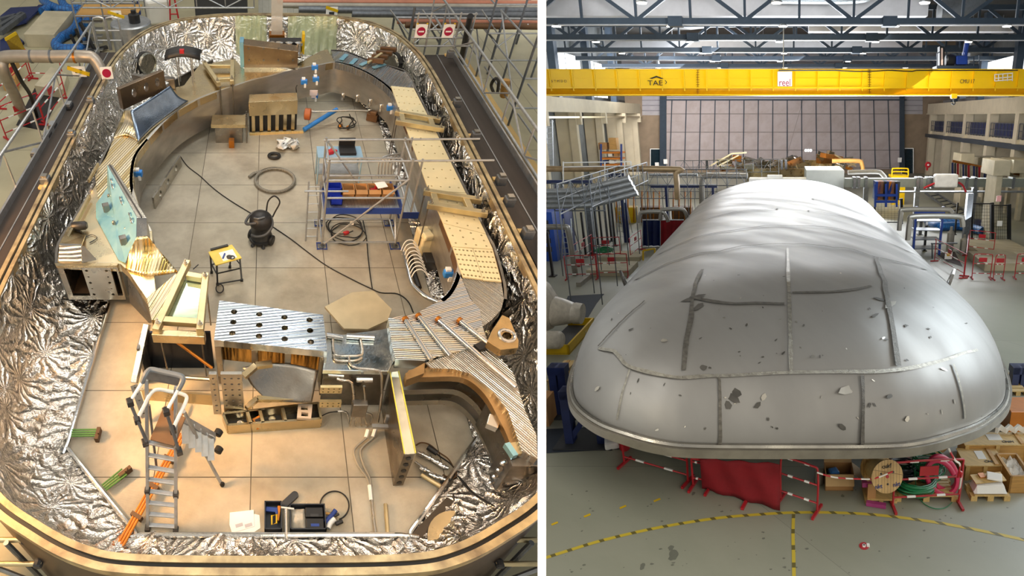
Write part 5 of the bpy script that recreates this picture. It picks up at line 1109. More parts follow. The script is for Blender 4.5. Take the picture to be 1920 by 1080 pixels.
# big bent pipe
zp_ = 2.0
a_ = P(10, 116, zp_ - .3); base = Vector((a_.x + .1, a_.y, zH))
bp = thing('bent_pipe', 'thick grey ventilation pipe with two elbows beside the gangway', 'pipe', base)
h0 = P(22, 106, zp_); h1 = P(170, 106, zp_)
b0 = P(48, 226, zH)
mb = MB(); mb.tube(cr([Vector((b0.x, b0.y, zH)), b0.lerp(h0 + Vector((-.35, 0, -.35)), .5), h0 + Vector((-.38, 0, -.45)), h0 + Vector((-.3, 0, -.12)), h0 + Vector((-.08, 0, 0)), h0.lerp(h1, .5), h1 + Vector((-.2, 0, 0)), h1 + Vector((.1, 0, -.1)), h1 + Vector((.35, -.2, -.6))], 6), .17, 18); mb.build('pipe_run', mat('pipe grey', 'a59c90', .4, .5, .2), bp, smooth=True)
for t_ in (.25, .5, .8):
    q = h0.lerp(h1, t_); mb = MB(); mb.lathe(q, [(.18, -.03), (.18, .03)], 18, (1, 0, 0)); mb.build('joint_ring', M['glove'] if t_ == .8 else M['galv_dark'], bp, smooth=True)
mb = MB(); mb.tube(cr([h0 + Vector((-.1, .1, -.2)), h0 + Vector((-.05, .2, -.8)), b0.lerp(h0, .4) + Vector((.25, .2, 0)), b0 + Vector((.35, .2, .05))], 5), .06, 8); mb.build('black_cable', M['rubber'], bp, smooth=True)
mb = MB(); c = P(182, 160, zH + .4); mb.lathe(c + Vector((-.2, 0, 0)), [(.2, 0), (.26, .02), (.26, .08), (.2, .1), (.2, .5), (.26, .52), (.26, .6)], 20, (1, 0, 0)); solo('pipe_stub', mb, M['brown'], 'short brown flanged pipe stub under the end railing', 'pipe', smooth=True)
# red-white barriers outside, by the pit
def barrier(a, b, lab, h=1.0, par=None, group=None, frame=None, m='red', panel=True, posts=2, fill=None):
    a, b = Vector(a), Vector(b); k = dict(fr=R) if frame else {}
    loc = (a + b) / 2
    t = thing('safety_barrier', lab, 'barrier', R(*loc) if frame else loc, group)
    L_ = (b - a).length; d = (b - a).normalized()
    mb = MB(); mb.tube(cr([a, a + Z * (h - .12), a + Z * h + d * .12, b + Z * h - d * .12, b + Z * (h - .12), b], 3), .022, 8); mb.build('frame', M['red'], t, smooth=True, **k)
    for z_ in (.22, .62):
        mb = MB(); mb.rod(a + Z * h * z_, b + Z * h * z_, .018, 6); mb.build('rail', M['red'], t, **k)
    for z_ in (.22, .62, 1.0):
        for i in range(2):
            p0 = a.lerp(b, .2 + .45 * i); mb = MB(); mb.rod(p0 + Z * h * z_, p0 + d * L_ * .13 + Z * h * z_, .025, 6); mb.build('white_band', M['white'], t, **k)
    if panel:
        mb = MB(); c = a.lerp(b, .5) + Z * h * .78; mb.bar(c - d * .18, c + d * .18, .02, .2); mb.build('panel', M['red'], t, **k)
    sd = Vector((-d.y, d.x, 0))
    for q in (a, b): mb = MB(); mb.bar(q - sd * .22 + Z * .03, q + sd * .22 + Z * .03, .05, .05); mb.build('foot', M['red'], t, **k)
    return t
f3 = lambda x, y: P(x, y, zH)
barrier(f3(2, 205), f3(62, 148), 'red and white barrier by the bent pipe, sloping up to the slab', 1.1)
barrier(f3(58, 148), f3(120, 150), 'red and white barrier in front of the low concrete slab near the pipe', 1.1)
barrier(f3(14, 262), f3(85, 232), 'red and white barrier at the foot of the bent pipe', 1.1)
barrier(f3(85, 235), f3(125, 185), 'red and white barrier behind the lattice girder by the pit', 1.0)
# pit and low slab
mb = MB(); mb.prism(pl([(30, 235), (65, 165), (115, 175), (80, 245)], zH + .004), (0, 0, .004)); solo('floor_pit', mb, M['black'], 'dark open floor pit behind the lattice girder', 'pit')
def slabpx(top, z, h, name, m, lab, cat):
    mb = MB(); mb.prism(pl(top, z), (0, 0, -h)); return solo(name, mb, m, lab, cat, bev=.015)
slabpx([(64, 160), (95, 125), (126, 138), (118, 168)], zH + .35, .35, 'concrete_block', M['concrete'], 'low pale concrete block behind the lattice girder', 'slab')
slabpx([(44, 64), (83, 20), (136, 21), (101, 65)], zH + .55, .55, 'concrete_block', M['concrete'], 'thick square concrete slab ringed by the blue duct hose', 'slab')
mb = MB(); mb.prism(pl([(0, 100), (30, 100), (28, 148), (0, 146)], zH + .5), (0, 0, -.5)); solo('plywood_crate', mb, M['wood'], 'plywood crate at the photo edge by the bent pipe elbow', 'crate', bev=.01)
# blue duct hose
m_du = tiled('blue ribbed duct', '2f7ac4', '2668ab', '1a4a86', .16, .16, rough=.5, mortar=.02)
du = thing('duct_hose', 'thick ribbed blue duct hose snaking round the concrete slab', 'hose', P(125, 90, zH))
for pts in ([(78, 22), (98, 13), (112, 18), (130, 17), (150, 17), (165, 23), (166, 36), (158, 47)], [(134, 22), (146, 33), (142, 50), (130, 62), (112, 72), (104, 84), (112, 90), (128, 92), (148, 90), (160, 78), (158, 66), (150, 58)], [(80, 0), (90, 8), (98, 12)], [(115, 0), (120, 10), (130, 17)]):
    mb = MB(); mb.tube(cr([P(x, y, zH + .22) for x, y in pts], 8), .2, 14); mb.build('hose_run', m_du, du, smooth=True)
# blue racks and rails at the corner
nv = M['navy']
pa = thing('pallet_rack', 'low navy steel platform in the far corner by the concrete slab', 'platform', P(40, 25, zH)); mb = MB(); mb.prism(pl([(0, 30), (20, 14), (80, 11), (48, 40), (0, 55)], zH + .25), (0, 0, -.08)); mb.build('deck', nv, pa)
for x, y in ((5, 50), (45, 40), (76, 14)): q = P(x, y, zH + .1); mb = MB(); mb.box(q, (.2, .2, .2)); mb.build('foot', nv, pa)
for k, (p0, p1) in enumerate((((0, 38), (30, 30)), ((0, 50), (42, 26)), ((0, 62), (45, 28)))):
    mb = MB(); mb.bar(P(*p0, zH + .35), P(*p1, zH + .35), .22, .2); solo('steel_beam', mb, M['galv_dark'], ['short grey steel beam farthest up the navy platform', 'middle grey steel beam on the navy platform', 'long grey steel beam lowest on the navy platform'][k], 'beam')
mb = MB(); mb.prism(pl([(0, 75), (25, 60), (45, 78), (15, 100), (0, 98)], zH + .1), (0, 0, -.1)); solo('navy_sheet', mb, nv, 'dark navy flat sheet below the grey steel beams', 'sheet')
yc = thing('yellow_chute', 'yellow perforated bent sheet standing beside the navy panel', 'sheet', P(32, 97, zH)); mb = MB(); mb.prism([P(22, 98, zH), P(48, 98, zH), P(30, 62, zH + .9), P(10, 74, zH + .9)], (.03, .03, 0)); mb.build('sheet', mat('yellow mesh sheet', 'b8962a', .5, .3, .25, 12), yc)
mb = MB(); mb.bar(P(30, 62, zH + .9), P(10, 74, zH + .9), .06, .12); mb.build('top_lip', M['yellow'], yc)
# dark masts and trolley by the duct
for x0, y0, x1, y1, lab in ((140, 55, 149, 98, 'shorter black mast rising by the blue duct hose'), (151, 44, 161, 98, 'taller black mast rising by the blue duct hose')):
    b_ = P(x1, y1, zH); mb = MB(); mb.bar(b_, hang(b_, x0, y0 + 10) + Vector((-.2, 0, 0)), .1, .1, (0, 1, 0)); mb.box(b_ + Z * .03, (.3, .3, .06)); solo('mast', mb, M['black'], lab, 'mast')
pt = thing('pallet_truck', 'black pallet truck handle and wheels near the end railing', 'pallet truck', P(180, 105, zH)); q = P(178, 100, zH)
mb = MB(); mb.bar(q + Z * .2, q + Vector((-.4, .2, 1.2)), .12, .12); mb.build('handle', M['black'], pt); mb = MB(); mb.bar(q + Vector((-.6, -.5, .15)), q + Vector((.5, .3, .15)), .15, .12); mb.build('fork', M['dark'], pt); mb = MB(); mb.lathe(q + Vector((.2, 0, .12)), [(.12, -.05), (.12, .05)], 14, (1, 0, 0)); mb.build('wheel', M['rubber'], pt)
mb = MB(); mb.bar(P(190, 106, zH + .5), P(216, 106, zH + .5), .14, .14); mb.box(P(203, 112, zH + .2), (.4, .3, .4)); mb.rod(P(205, 118, zH + .4), P(222, 104, zH + .9), .12, 10); solo('foil_wrapped_motor', mb, M['galv_dark'], 'grey wrapped motor with a black arm outside the rim by the railing', 'motor', bev=.02)
# stair scaffold behind the far rim
ss = thing('stair_scaffold', 'galvanised stair scaffold with rounded railings behind the far rim', 'scaffold', P(240, 80, zH))
xs = (-8.2, -7.0, -5.6); yy = (24.2, 26.2)
for x in xs:
    for y in yy: mb = MB(); mb.rod((x, y, zH), (x, y, 1.6), .035, 8); mb.build('post', M['galv'], ss, smooth=True)
for z_ in (.3, .8, 1.2, 1.58):
    for y in yy: mb = MB(); mb.rod((xs[0], y, z_), (xs[-1], y, z_), .028, 6); mb.build('rail', M['galv'], ss)
    mb = MB(); mb.rod((xs[0], yy[0], z_), (xs[0], yy[1], z_), .028, 6); mb.build('rail', M['galv'], ss)
mb = MB(); mb.span((xs[0], yy[0], .25), (xs[-1], yy[1] - .5, .3)); mb.build('deck', M['wood'], ss)
for k in range(5): mb = MB(); z_ = -.85 + k * .22; mb.span((xs[0] + .2, yy[0] - .8 + k * .18, z_), (xs[1] - .1, yy[0] - .55 + k * .18, z_ + .04)); mb.build('step', M['galv'], ss)
mb = MB(); mb.lathe((-5.5, 22.6, zH), [(.8, 0), (.8, 1.55), (.75, 1.6)], 24); solo('round_drum', mb, M['galv'], 'round grey drum standing outside the rim by the stair scaffold', 'drum', smooth=True)
mb = MB(); mb.lathe((-5.3, 22.5, .6), [(.22, 0), (.22, .3), (.1, .34), (.1, .45)], 14); solo('black_motor', mb, M['black'], 'small black motor on top of the round grey drum', 'motor', smooth=True)
bl = thing('blue_rack', 'blue steel rack with shelves behind the stair scaffold', 'rack', P(225, 25, zH))
for x in (-7.9, -6.4):
    for y in (27.5, 28.5): mb = MB(); mb.bar((x, y, zH), (x, y, 2.2), .1, .1, (0, 1, 0)); mb.build('upright', M['blue'], bl)
for z_ in (-.5, .4, 1.3): mb = MB(); mb.span((-7.9, 27.5, z_), (-6.4, 28.5, z_ + .05)); mb.build('shelf', M['galv_dark'], bl)
mb = MB(); mb.box((-5.1, 26.5, -.1), (1.1, .7, 1.2), .3, .3); solo('white_wrapped_load', mb, M['white'], 'white plastic-wrapped load behind the stair scaffold', 'load', bev=.12)
for x, lab in ((-4.3, 'red trestle beside the white wrapped load'),):
    t = thing('red_trestle', lab, 'trestle', (x, 26.0, zH))
    for dx in (-.25, .25): mb = MB(); mb.rod((x + dx, 26, zH), (x + dx * .4, 26, .5), .04, 6); mb.build('leg', M['red'], t)
    mb = MB(); mb.rod((x - .15, 26, -.2), (x + .15, 26, -.2), .03, 6); mb.build('crossbar', M['red'], t)
mc = thing('machine_cabinet', 'dark grey machine with cables on a bench behind the far girder', 'machine', (-2.2, 27, zH)); mb = MB(); mb.box((-2.2, 27, -.1), (2.4, .9, 1.7)); mb.build('cabinet', M['dark'], mc, bev=.03)
for k in range(6): mb = MB(); mb.tube(cr([Vector((-3.2 + k * .4, 26.5, .7)), Vector((-3.0 + k * .4, 26.4, 1.3)), Vector((-2.7 + k * .35, 26.6, 1.1)), Vector((-2.9 + k * .4, 26.9, .75))], 4), .03, 6); mb.build('cable', M['black'], mc)
mb = MB(); mb.box((1.2, 28, .2), (3.4, .5, 2.4)); o_ = solo('white_cabinet', mb, tiled('pale corrugated cabinet', 'c3c3bd', 'b5b5b0', '8a8a86', .3, 30), 'pale corrugated cabinet behind the far girder', 'cabinet'); mb = MB(); mb.box((.2, 27.7, 1.1), (1.3, .1, .5)); solo('wooden_box', mb, M['wood'], 'flat wooden box with a white label on the pale cabinet', 'box')
mb = MB(); mb.box((2.4, 27.6, .6), (2.0, .6, 1.2)); solo('dark_cabinet', mb, M['black'], 'black glossy cabinet beside the pale corrugated cabinet', 'cabinet', bev=.03)
# long pipe racks to the far side: each rail a thing
rk = 'long horizontal tubes of the far pipe rack'
for i, (row, x0, m, r) in enumerate(((47, 760, 'brown', .11), (40, 745, 'orange', .09), (33, 740, 'galv', .05), (26, 660, 'galv_dark', .12), (18, 560, 'galv_dark', .13), (10, 530, 'hose', .1), (3, 520, 'orange', .1))):
    mb = MB(); a_, b_ = P(x0, row, .8 + .05 * i), P(1012, row + 3, .8 + .05 * i); mb.rod(a_, b_ + (b_ - a_).normalized() * 1.5, r, 10); solo('rack_pipe', mb, mat('faded orange pipe', 'a8705a', .5, .2) if m == 'orange' else M[m], ['brown tube lowest in the far pipe rack', 'faded orange tube second lowest in the far pipe rack', 'thin silver tube third up in the far pipe rack', 'grey tube in the middle of the far pipe rack', 'grey tube above the middle one in the far pipe rack', 'pale grey tube next to the top of the far pipe rack', 'faded orange tube at the top of the far pipe rack'][i], 'pipe', smooth=True, clip=CL)
fr_ = thing('pipe_gantry', 'galvanised scaffold frame carrying the long far pipes', 'gantry', (9, 23, zH))
for x in (5.4, 6.6, 8.8, 11.0):
    for y in (21.4, 24.6): mb = MB(); mb.rod((x, y, zH), (x, y, 1.5), .05, 8); mb.build('post', M['galv_dark'], fr_, clip=CL)
    for z_ in (.2, .7): mb = MB(); mb.rod((x, 21.4, z_), (x, 24.6, z_), .04, 6); mb.build('transom', M['galv_dark'], fr_, clip=CL)
    mb = MB(); mb.rod((x, 21.4, .0), (x + 1.0, 21.4, .9), .03, 6); mb.build('brace', M['galv'], fr_, clip=CL)
    mb = MB(); mb.rod((x, 21.4, .5), (x - .9, 21.4, 1.4), .03, 6); mb.build('brace', M['galv'], fr_, clip=CL)
# black mast by the gangway
b_ = P(862, 122, zG - .1); mb = MB(); mb.rod(P(863, 120, .6), P(882, 30, 2.6), .09, 12); solo('black_mast', mb, M['black'], 'tall black tube leaning outside the guard girder by the gangway', 'tube', smooth=True)
# scaffold bays outside the gangway
for k, (y, lab) in enumerate(((13.2, 'grey scaffold bay outside the guard girder, nearest to the photo edge'), (17.0, 'grey scaffold bay outside the guard girder, beyond the gangway gate'), (21.0, 'grey scaffold bay outside the guard girder, by the pipe rack'))):
    t = thing('scaffold_bay', lab, 'scaffold', (9.5, y, zH))
    for x in (8.2, 9.3, 10.4): mb = MB(); mb.rod((x, y, zH), (x, y, 2.4), .04, 8); mb.build('post', M['galv_dark'], t, clip=CL)
    for z_ in (-.3, .7, 1.7): mb = MB(); mb.rod((8.2, y, z_), (10.6, y, z_), .03, 6); mb.build('ledger', M['galv'], t, clip=CL); mb = MB(); mb.rod((8.2, y, z_), (8.2, y + 3.4, z_), .03, 6); mb.build('ledger', M['galv'], t, clip=CL)
    mb = MB(); mb.rod((8.2, y, -.3), (8.2, y + 3.3, 1.7), .03, 6); mb.build('brace', M['galv'], t, clip=CL)
for x, lab in ((6.9, 'narrow yellowish plank strip outside the guard girder'), (7.5, 'navy channel on the floor outside the guard girder'), (8.0, 'pale floor rail outside the guard girder')):
    mb = MB(); mb.span((x, 8, zH), (x + .3, 23, zH + .08)); solo('floor_rail', mb, M['navy'] if 'navy' in lab else M['wood_pale'], lab, 'rail', clip=CL)
for i, y in enumerate((9.0, 11.5, 14, 16.2)):
    mb = MB(); mb.box((6.35, y, zH + .5), (.4, 1.4, 1.0)); solo('equipment_box', mb, [M['dark'], M['greencable'], M['dark'], M['green']][i], ['dark box under the guard girder nearest the photo edge', 'green box under the guard girder', 'dark box under the guard girder by the orange bar', 'light green box under the guard girder by the gate'][i], 'box', bev=.03, clip=CL)
cable('black_loop', [(925, 172, .2), (921, 160, .9), (928, 148, 1.3), (935, 152, 1.1), (933, 172, .2)], .05, M['rubber'], 'thick black hose hoop standing outside the guard girder', 'hose')
mb = MB(); mb.rod(P(945, 178, zH + .6), P(948, 155, zH + 1.2), .14, 14); mb.lathe(P(948, 155, zH + 1.2), [(.12, 0), (.12, .1)], 14); solo('blue_capped_post', mb, M['wood'], 'wooden-coloured post with a cap outside the guard girder', 'post', smooth=True)
# scaffold tubes below the near rim corners
for sgn, lab in ((-1, 'warm-lit scaffold tubes below the near rim, under the curved corner by the foil'), (1, 'scaffold tubes below the near rim, by the partition')):
    t = thing('scaffold_platform', lab, 'scaffold', (sgn * 4.0, 2.2, zH))
    for z_, y, xl in ((.9, 2.62, 3.05), (.55, 2.45, 2.95), (.2, 2.3, 2.85)):
        mb = MB(); mb.rod((sgn * xl, y, z_), (sgn * 6, y, z_), .035, 10); mb.build('ledger', M['alu_gold'], t, smooth=True, clip=CL)
        mb = MB(); mb.lathe((sgn * (xl + .05), y, z_), [(.05, -.05), (.06, -.03), (.06, .03), (.05, .05)], 10, (0, 1, 0)); mb.build('coupler', M['dark'], t, clip=CL)
    for x in (3.1, 4.6): mb = MB(); mb.rod((sgn * x, 2.45, zH), (sgn * (x + .2), 2.55, 1.0), .035, 8); mb.build('post', M['galv_dark'], t, clip=CL)
    mb = MB(); mb.rod((sgn * 3.2, 2.5, -.6), (sgn * 4.4, 2.6, 1.0), .035, 8); mb.build('brace', M['galv'], t, clip=CL)
# ================================================================== assembly hall (hall R)
def RB(mb, name, m, par=None, **k): return mb.build(name, m, par, fr=R, **k)
def rthing(name, label, cat, uvw, group=None, kind=None): return thing(name, label, cat, R(*uvw), group, kind)
def rsolo(name, mb, m, label, cat, group=None, **k): return props(mb.build(name, m, None, fr=R, **k), label, cat, group)
def rstruct(name, mb, m, label=None, **k): return props(mb.build(name, m, None, fr=R, **k), label or name.replace('_', ' '), None, None, 'structure')
def GR(x0, y0, x1, y1, v):        # upright rectangle at depth v
    return [G(x0, y1, v), G(x1, y1, v), G(x1, y0, v), G(x0, y0, v)]
def rect(mb, x0, y0, x1, y1, v, d):   # upright slab at depth v, d deep
    a = GR(x0, y0, x1, y1, v); a = [Vector((p.x, v, p.z)) for p in a]
    return mb.prism(a, (0, d, 0))
def words(txt, size, col_align='CENTER'):
    cu = bpy.data.curves.new('writing', 'FONT'); cu.body = txt; cu.size = size; cu.align_x = col_align; cu.align_y = 'CENTER'; cu.extrude = 0.004; cu.resolution_u = 3
    o = bpy.data.objects.new('writing', cu); C.objects.link(o); bpy.context.view_layer.update()
    me = bpy.data.meshes.new_from_object(o.evaluated_get(bpy.context.evaluated_depsgraph_get()))
    r = ([v.co.copy() for v in me.vertices], [tuple(p.vertices) for p in me.polygons])
    bpy.data.objects.remove(o); bpy.data.meshes.remove(me); return r
def write(mb, txt, size, org, xd, yd, sx=1.0):
    vs, fs = words(txt, size); org, xd, yd = Vector(org), Vector(xd), Vector(yd); zd = xd.cross(yd)
    return mb.add([org + xd * v.x * sx + yd * v.y + zd * v.z for v in vs], fs)
VB = 71.3
UL, UR = -17.6, 18.4
WR = 16.2
mb = MB(); mb.prism([(-34, 1.0, 0), (30, 1.0, 0), (30, VB + 1, 0), (-34, VB + 1, 0)], (0, 0, -0.2))
rstruct('floor', mb, tiled('assembly hall floor', '98998a', '949586', '7b7d70', 7.5, 6.0, (1.5, 0, 0), 0.42, mortar=0.008, stain='8d9080'), 'worn grey-green painted concrete floor of the assembly hall', clip=CRT)
m_corr = tiled('corrugated cladding', 'a4a2a4', '9b9aa0', '77767c', 40, 0.28, rough=0.5, mortar=0.03, stain='8d8b90')
m_dkst = mat('dark blue-grey steel', '3e4a57', 0.45, 0.3, 0.15)
m_bgst = mat('blue-grey steel', '4a5a6c', 0.45, 0.3, 0.15)
mb = MB(); mb.span((UL - 4, VB, 0), (UR + 4, VB + 0.3, WR)); rstruct('wall_back', mb, mat('brown-grey wall', '8a7a66', 0.7, 0, 0.2, 1.0), 'brown-grey end wall of the assembly hall', clip=CRT)
# upper cladding of the end wall
mb = MB(); rect(mb, 1140, 100, 1800, 132, VB - 0.05, 0.05); rect(mb, 1204, 176, 1240, 216, VB - 0.05, 0.05); rect(mb, 1694, 176, 1730, 214, VB - 0.05, 0.05)
rstruct('wall_panel', mb, m_corr, 'pale corrugated cladding on the end wall')
# folding door
dg = rthing('door_1', 'huge pale folding hangar door filling the end wall', None, G(1468, 316, VB - 0.3), kind='structure')
m_door = tiled('door panel', 'a49c9c', '9c9494', '75706f', 50, 1.0, rough=0.5, mortar=0.03, stain='8f8580')
mb = MB(); rect(mb, 1246, 187, 1690, 317, VB - 0.35, 0.15); RB(mb, 'door_leaf', m_door, dg)
for i in range(17):
    x = 1260 + i * 27.0
    mb = MB(); a = G(x, 188, VB - 0.4); b = G(x + (1475 - x) * -0.02, 316, VB - 0.4); mb.bar(a, b, 0.11, 0.05, (0, 1, 0)); RB(mb, 'door_seam', m_dkst, dg)
mb = MB(); rect(mb, 1246, 177, 1690, 186, VB - 0.3, 0.1); RB(mb, 'door_header', m_corr, dg)
mb = MB(); rect(mb, 1238, 186, 1700, 188.5, VB - 0.5, 0.2); RB(mb, 'door_track', m_dkst, dg)
for x0, x1, lab in ((1237, 1249, 'dark steel post beside the hangar door, by the shelving'), (1687, 1696, 'dark steel post beside the hangar door, by the balcony')):
    mb = MB(); rect(mb, x0, 176, x1, 320, VB - 0.6, 0.4); rstruct('column', mb, m_dkst, lab)
for n, x0, x1, y0, y1 in ((2, 1220, 1246, 280, 321), (3, 1691, 1712, 279, 327)):
    t = rthing('door_%d' % n, 'small dark glazed exit door in the end wall' if n == 2 else 'small dark glazed door near the red hose reel', None, G((x0 + x1) / 2, y1, VB - 0.2), kind='structure')
    mb = MB(); rect(mb, x0, y0, x1, y1, VB - 0.2, 0.1); RB(mb, 'door_leaf', mat('dark glass', '1c2b33', 0.15, 0, 0.2), t)
    mb = MB(); rect(mb, x0 - 1.2, y0 - 1.2, x0, y1, VB - 0.28, 0.12); rect(mb, x1, y0 - 1.2, x1 + 1.2, y1, VB - 0.28, 0.12); rect(mb, x0, y0 - 1.4, x1, y0, VB - 0.28, 0.12)
    RB(mb, 'door_frame', M['white'], t)
# roof and ceiling
mb = MB(); mb.span((-34, 2, WR), (30, VB + 1, WR + 0.2)); rstruct('ceiling', mb, tiled('roof deck', '4a4a47', '403f3d', '2c2c2c', 60, 0.3, rough=0.6, mortar=0.02), 'dark corrugated roof deck', clip=CRT)
# side walls
m_wall_r = tiled('grey cladding', '7a7f80', '747a7c', '5a5f62', 1.6, 30, rough=0.55, mortar=0.02)
mb = MB(); mb.span((-19.8, 20, 0), (-19.6, VB, WR)); rstruct('wall_left', mb, m_wall_r, 'grey clad side wall behind the shelving', clip=CRT)
mb = MB(); mb.span((23.2, 20, 0), (23.4, VB, WR)); rstruct('wall_right', mb, m_wall_r, 'grey clad side wall behind the balcony')
m_conc = mat('cream precast concrete', 'cdc3aa', 0.75, 0, 0.12, 1.0, 0.1, 12)
def wu(u, px, py): # point on side plane u seen at pixel
    Z = u / ((px - 1464) / F); y = (540 - py) / F
    return Vector((u, Z * (y * SR + CR), HR + Z * (y * CR - SR)))
# crane runway beams
for u, lab, s in ((UL, 'cream concrete crane runway beam over the shelving bays', -1), (UR, 'cream concrete crane runway beam over the balcony bays', 1)):
    mb = MB(); mb.span((u, 28, 7.42), (u + s * 0.8, VB - 0.5, 8.55)); o = rstruct('beam', mb, m_conc, lab, clip=CRT)
mb = MB(); mb.span((UL - 0.2, 28, 6.95), (UL + 0.25, VB - 0.6, 7.1)); rstruct('beam', mb, M['alu_gold'], 'thin ledge with a rail below the runway beam', clip=CRT)
g = 'cream concrete wall columns'
vs_l = [33.5, 41.5, 48.5, 55.5, 62.5, 69.2]
for i, v in enumerate(vs_l):
    mb = MB(); mb.span((UL - 0.1, v, 0), (UL - 0.75, v + 0.5, 7.42)); mb.span((UL + 0.3, v + 0.1, 6.4), (UL - 0.7, v + 0.5, 7.42))
    mb.span((UL - 0.7, v + 0.1, 0), (UL - 1.9, v + 0.35, 7.42))
    rstruct('column', mb, m_conc, 'cream concrete column with a dark bay beside it along the shelving wall', clip=CRT)
for i in range(5):
    mb = MB(); mb.span((UL - 1.9, vs_l[i] + 2.4, 0), (UL - 1.5, vs_l[i] + 3.2, 7.4)); rstruct('column', mb, m_dkst, 'dark steel stanchion inside the shelving bay', clip=CRT)
vs_r = [37.5, 43.5, 49.5, 56, 62.5, 69]
for i, v in enumerate(vs_r):
    mb = MB(); mb.span((UR, v, 0), (UR + 0.8, v + 0.7, 7.42)); mb.span((UR + 0.8, v + 0.1, 0), (UR + 4.6, v + 0.4, 7.42))
    rstruct('column', mb, m_conc, 'cream concrete column dividing the balcony bays')
mb = MB(); mb.span((UR + 0.3, 30, 5.0), (UR + 4.6, VB - 0.5, 5.35)); rstruct('slab', mb, m_conc, 'concrete gallery floor along the side wall')
mb = MB(); mb.span((UR - 0.05, 30, 4.6), (UR + 0.25, VB - 0.5, 5.0)); rstruct('beam', mb, m_dkst, 'dark steel edge beam under the gallery')
mb = MB(); mb.span((UR - 0.1, 30, 7.3), (UR + 0.5, VB - 0.5, 7.45)); rstruct('beam', mb, m_conc, 'concrete ledge over the gallery')
for i in range(5):
    t = rthing('balcony_railing', 'grey mesh gallery railing with blue screens behind it in balcony bay', 'railing', (UR + 0.1, vs_r[i] + 0.8, 5.35), 'gallery railings')
    mb = MB(); v0, v1 = vs_r[i] + 0.8, vs_r[i + 1] - 0.1
    for k in range(8): mb.bar((UR + 0.12, v0 + (v1 - v0) * k / 7, 5.35), (UR + 0.12, v0 + (v1 - v0) * k / 7, 6.55), 0.05, 0.05)
    for h in (5.5, 6.0, 6.55): mb.bar((UR + 0.12, v0, h), (UR + 0.12, v1, h), 0.05, 0.05)
    RB(mb, 'rail_frame', M['galv_dark'], t)
    mb = MB(); mb.span((UR + 0.5, v0, 5.4), (UR + 0.6, v1, 6.5)); RB(mb, 'screen', M['navy'], t)
# high windows and steel stanchions
m_glow = mat('bright window', 'f3f7fa', 0.4, 0, 0.02, emit=1.6)
n = 1
for x0, x1, ya, yb, in ((1037, 1058, 92, 101), (1061, 1086, 100, 105), (1099, 1112, 112, 114), (1116, 1134, 117, 121)):
    a, b = wu(UL - 1.5, x0, ya), wu(UL - 1.5, x1, yb)
    mb = MB(); mb.span((UL - 1.5, a.y, 9.0), (UL - 1.6, b.y, a.z)); o = rstruct('window_%d' % n, mb, m_glow, 'bright high side window over the crane runway', clip=CRT); n += 1
for x0, x1, yy in ((1848, 1895, 118), (1902, 1920, 106)):
    a, b = wu(UR + 1.5, x0, yy), wu(UR + 1.5, x1, yy)
    mb = MB(); mb.span((UR + 1.5, min(a.y, b.y) - 0.2, 9.0), (UR + 1.6, max(a.y, b.y), a.z)); rstruct('window_%d' % n, mb, m_glow, 'bright window over the balcony runway'); n += 1
for u, s in ((UL - 1.1, -1), (UR + 1.1, 1)):
    for v in (30.5, 38.5, 46.5, 54.5, 62.5):
        mb = MB(); mb.span((u, v, 8.55), (u - s * 0.6, v + 0.7, WR)); rstruct('column', mb, m_bgst, 'blue-grey steel stanchion above the runway beam', clip=CRT)
    mb = MB(); mb.span((u + s * 0.9, 26, 8.55), (u + s * 1.0, VB, 9.0)); rstruct('wall_sill', mb, m_corr, 'pale strip of cladding above the runway', clip=CRT)
# roof trusses
WC = 12.1
vt = [Q(1464, y, WC).y for y in (46, 74.5, 97.5, 112.5, 126)]
for i, v in enumerate(vt):
    t = rthing('roof_truss', ['blue-grey steel roof truss topmost in the photo', 'blue-grey steel roof truss second from the top', 'blue-grey steel roof truss third from the top', 'blue-grey steel roof truss fourth from the top', 'blue-grey steel roof truss just above the yellow crane'][i], 'truss', (0, v, WC), 'roof trusses', 'structure')
    px = (v / 28.0) * 3.0
    a, b = -21.0, 21.5
    mb = MB(); mb.bar((a, v, WC + 0.16), (b, v, WC + 0.16), 0.35, 0.32); RB(mb, 'bottom_chord', m_dkst, t, clip=CRT)
    mb = MB(); mb.bar((a, v, WC - 0.03), (b, v, WC - 0.03), 0.36, 0.05); RB(mb, 'bottom_flange', mat('pale flange', 'a9adb2', 0.5, 0.1), t, clip=CRT) if i == 0 else RB(mb, 'bottom_flange', M['galv'], t, clip=CRT)
    mb = MB(); mb.bar((a, v, WR - 2.1), (b, v, WR - 2.1), 0.3, 0.3); RB(mb, 'top_chord', m_dkst, t, clip=CRT)
    k = 0; u = -21.0 + 0.35
    while u < b:
        mb = MB(); mb.bar((u, v, WC + 0.2), (u, v, WR - 2.1), 0.14, 0.14, (0, 1, 0)); RB(mb, 'vertical', m_dkst, t, clip=CRT)
        if k % 2 == 0:
            for s in (-1, 1):
                mb = MB(); mb.bar((u, v, WC + 0.2), (u + s * 2.6, v, WR - 2.1), 0.2, 0.16, (0, 1, 0)); RB(mb, 'diagonal', m_dkst, t, clip=CRT)
        u += 3.1; k += 1
    for u in (-6.0, 6.2):
        mb = MB(); mb.span((u - 0.4, v - 0.3, WC - 0.12), (u + 0.4, v + 0.3, WC + 0.4)); RB(mb, 'splice_box', m_dkst, t, clip=CRT)
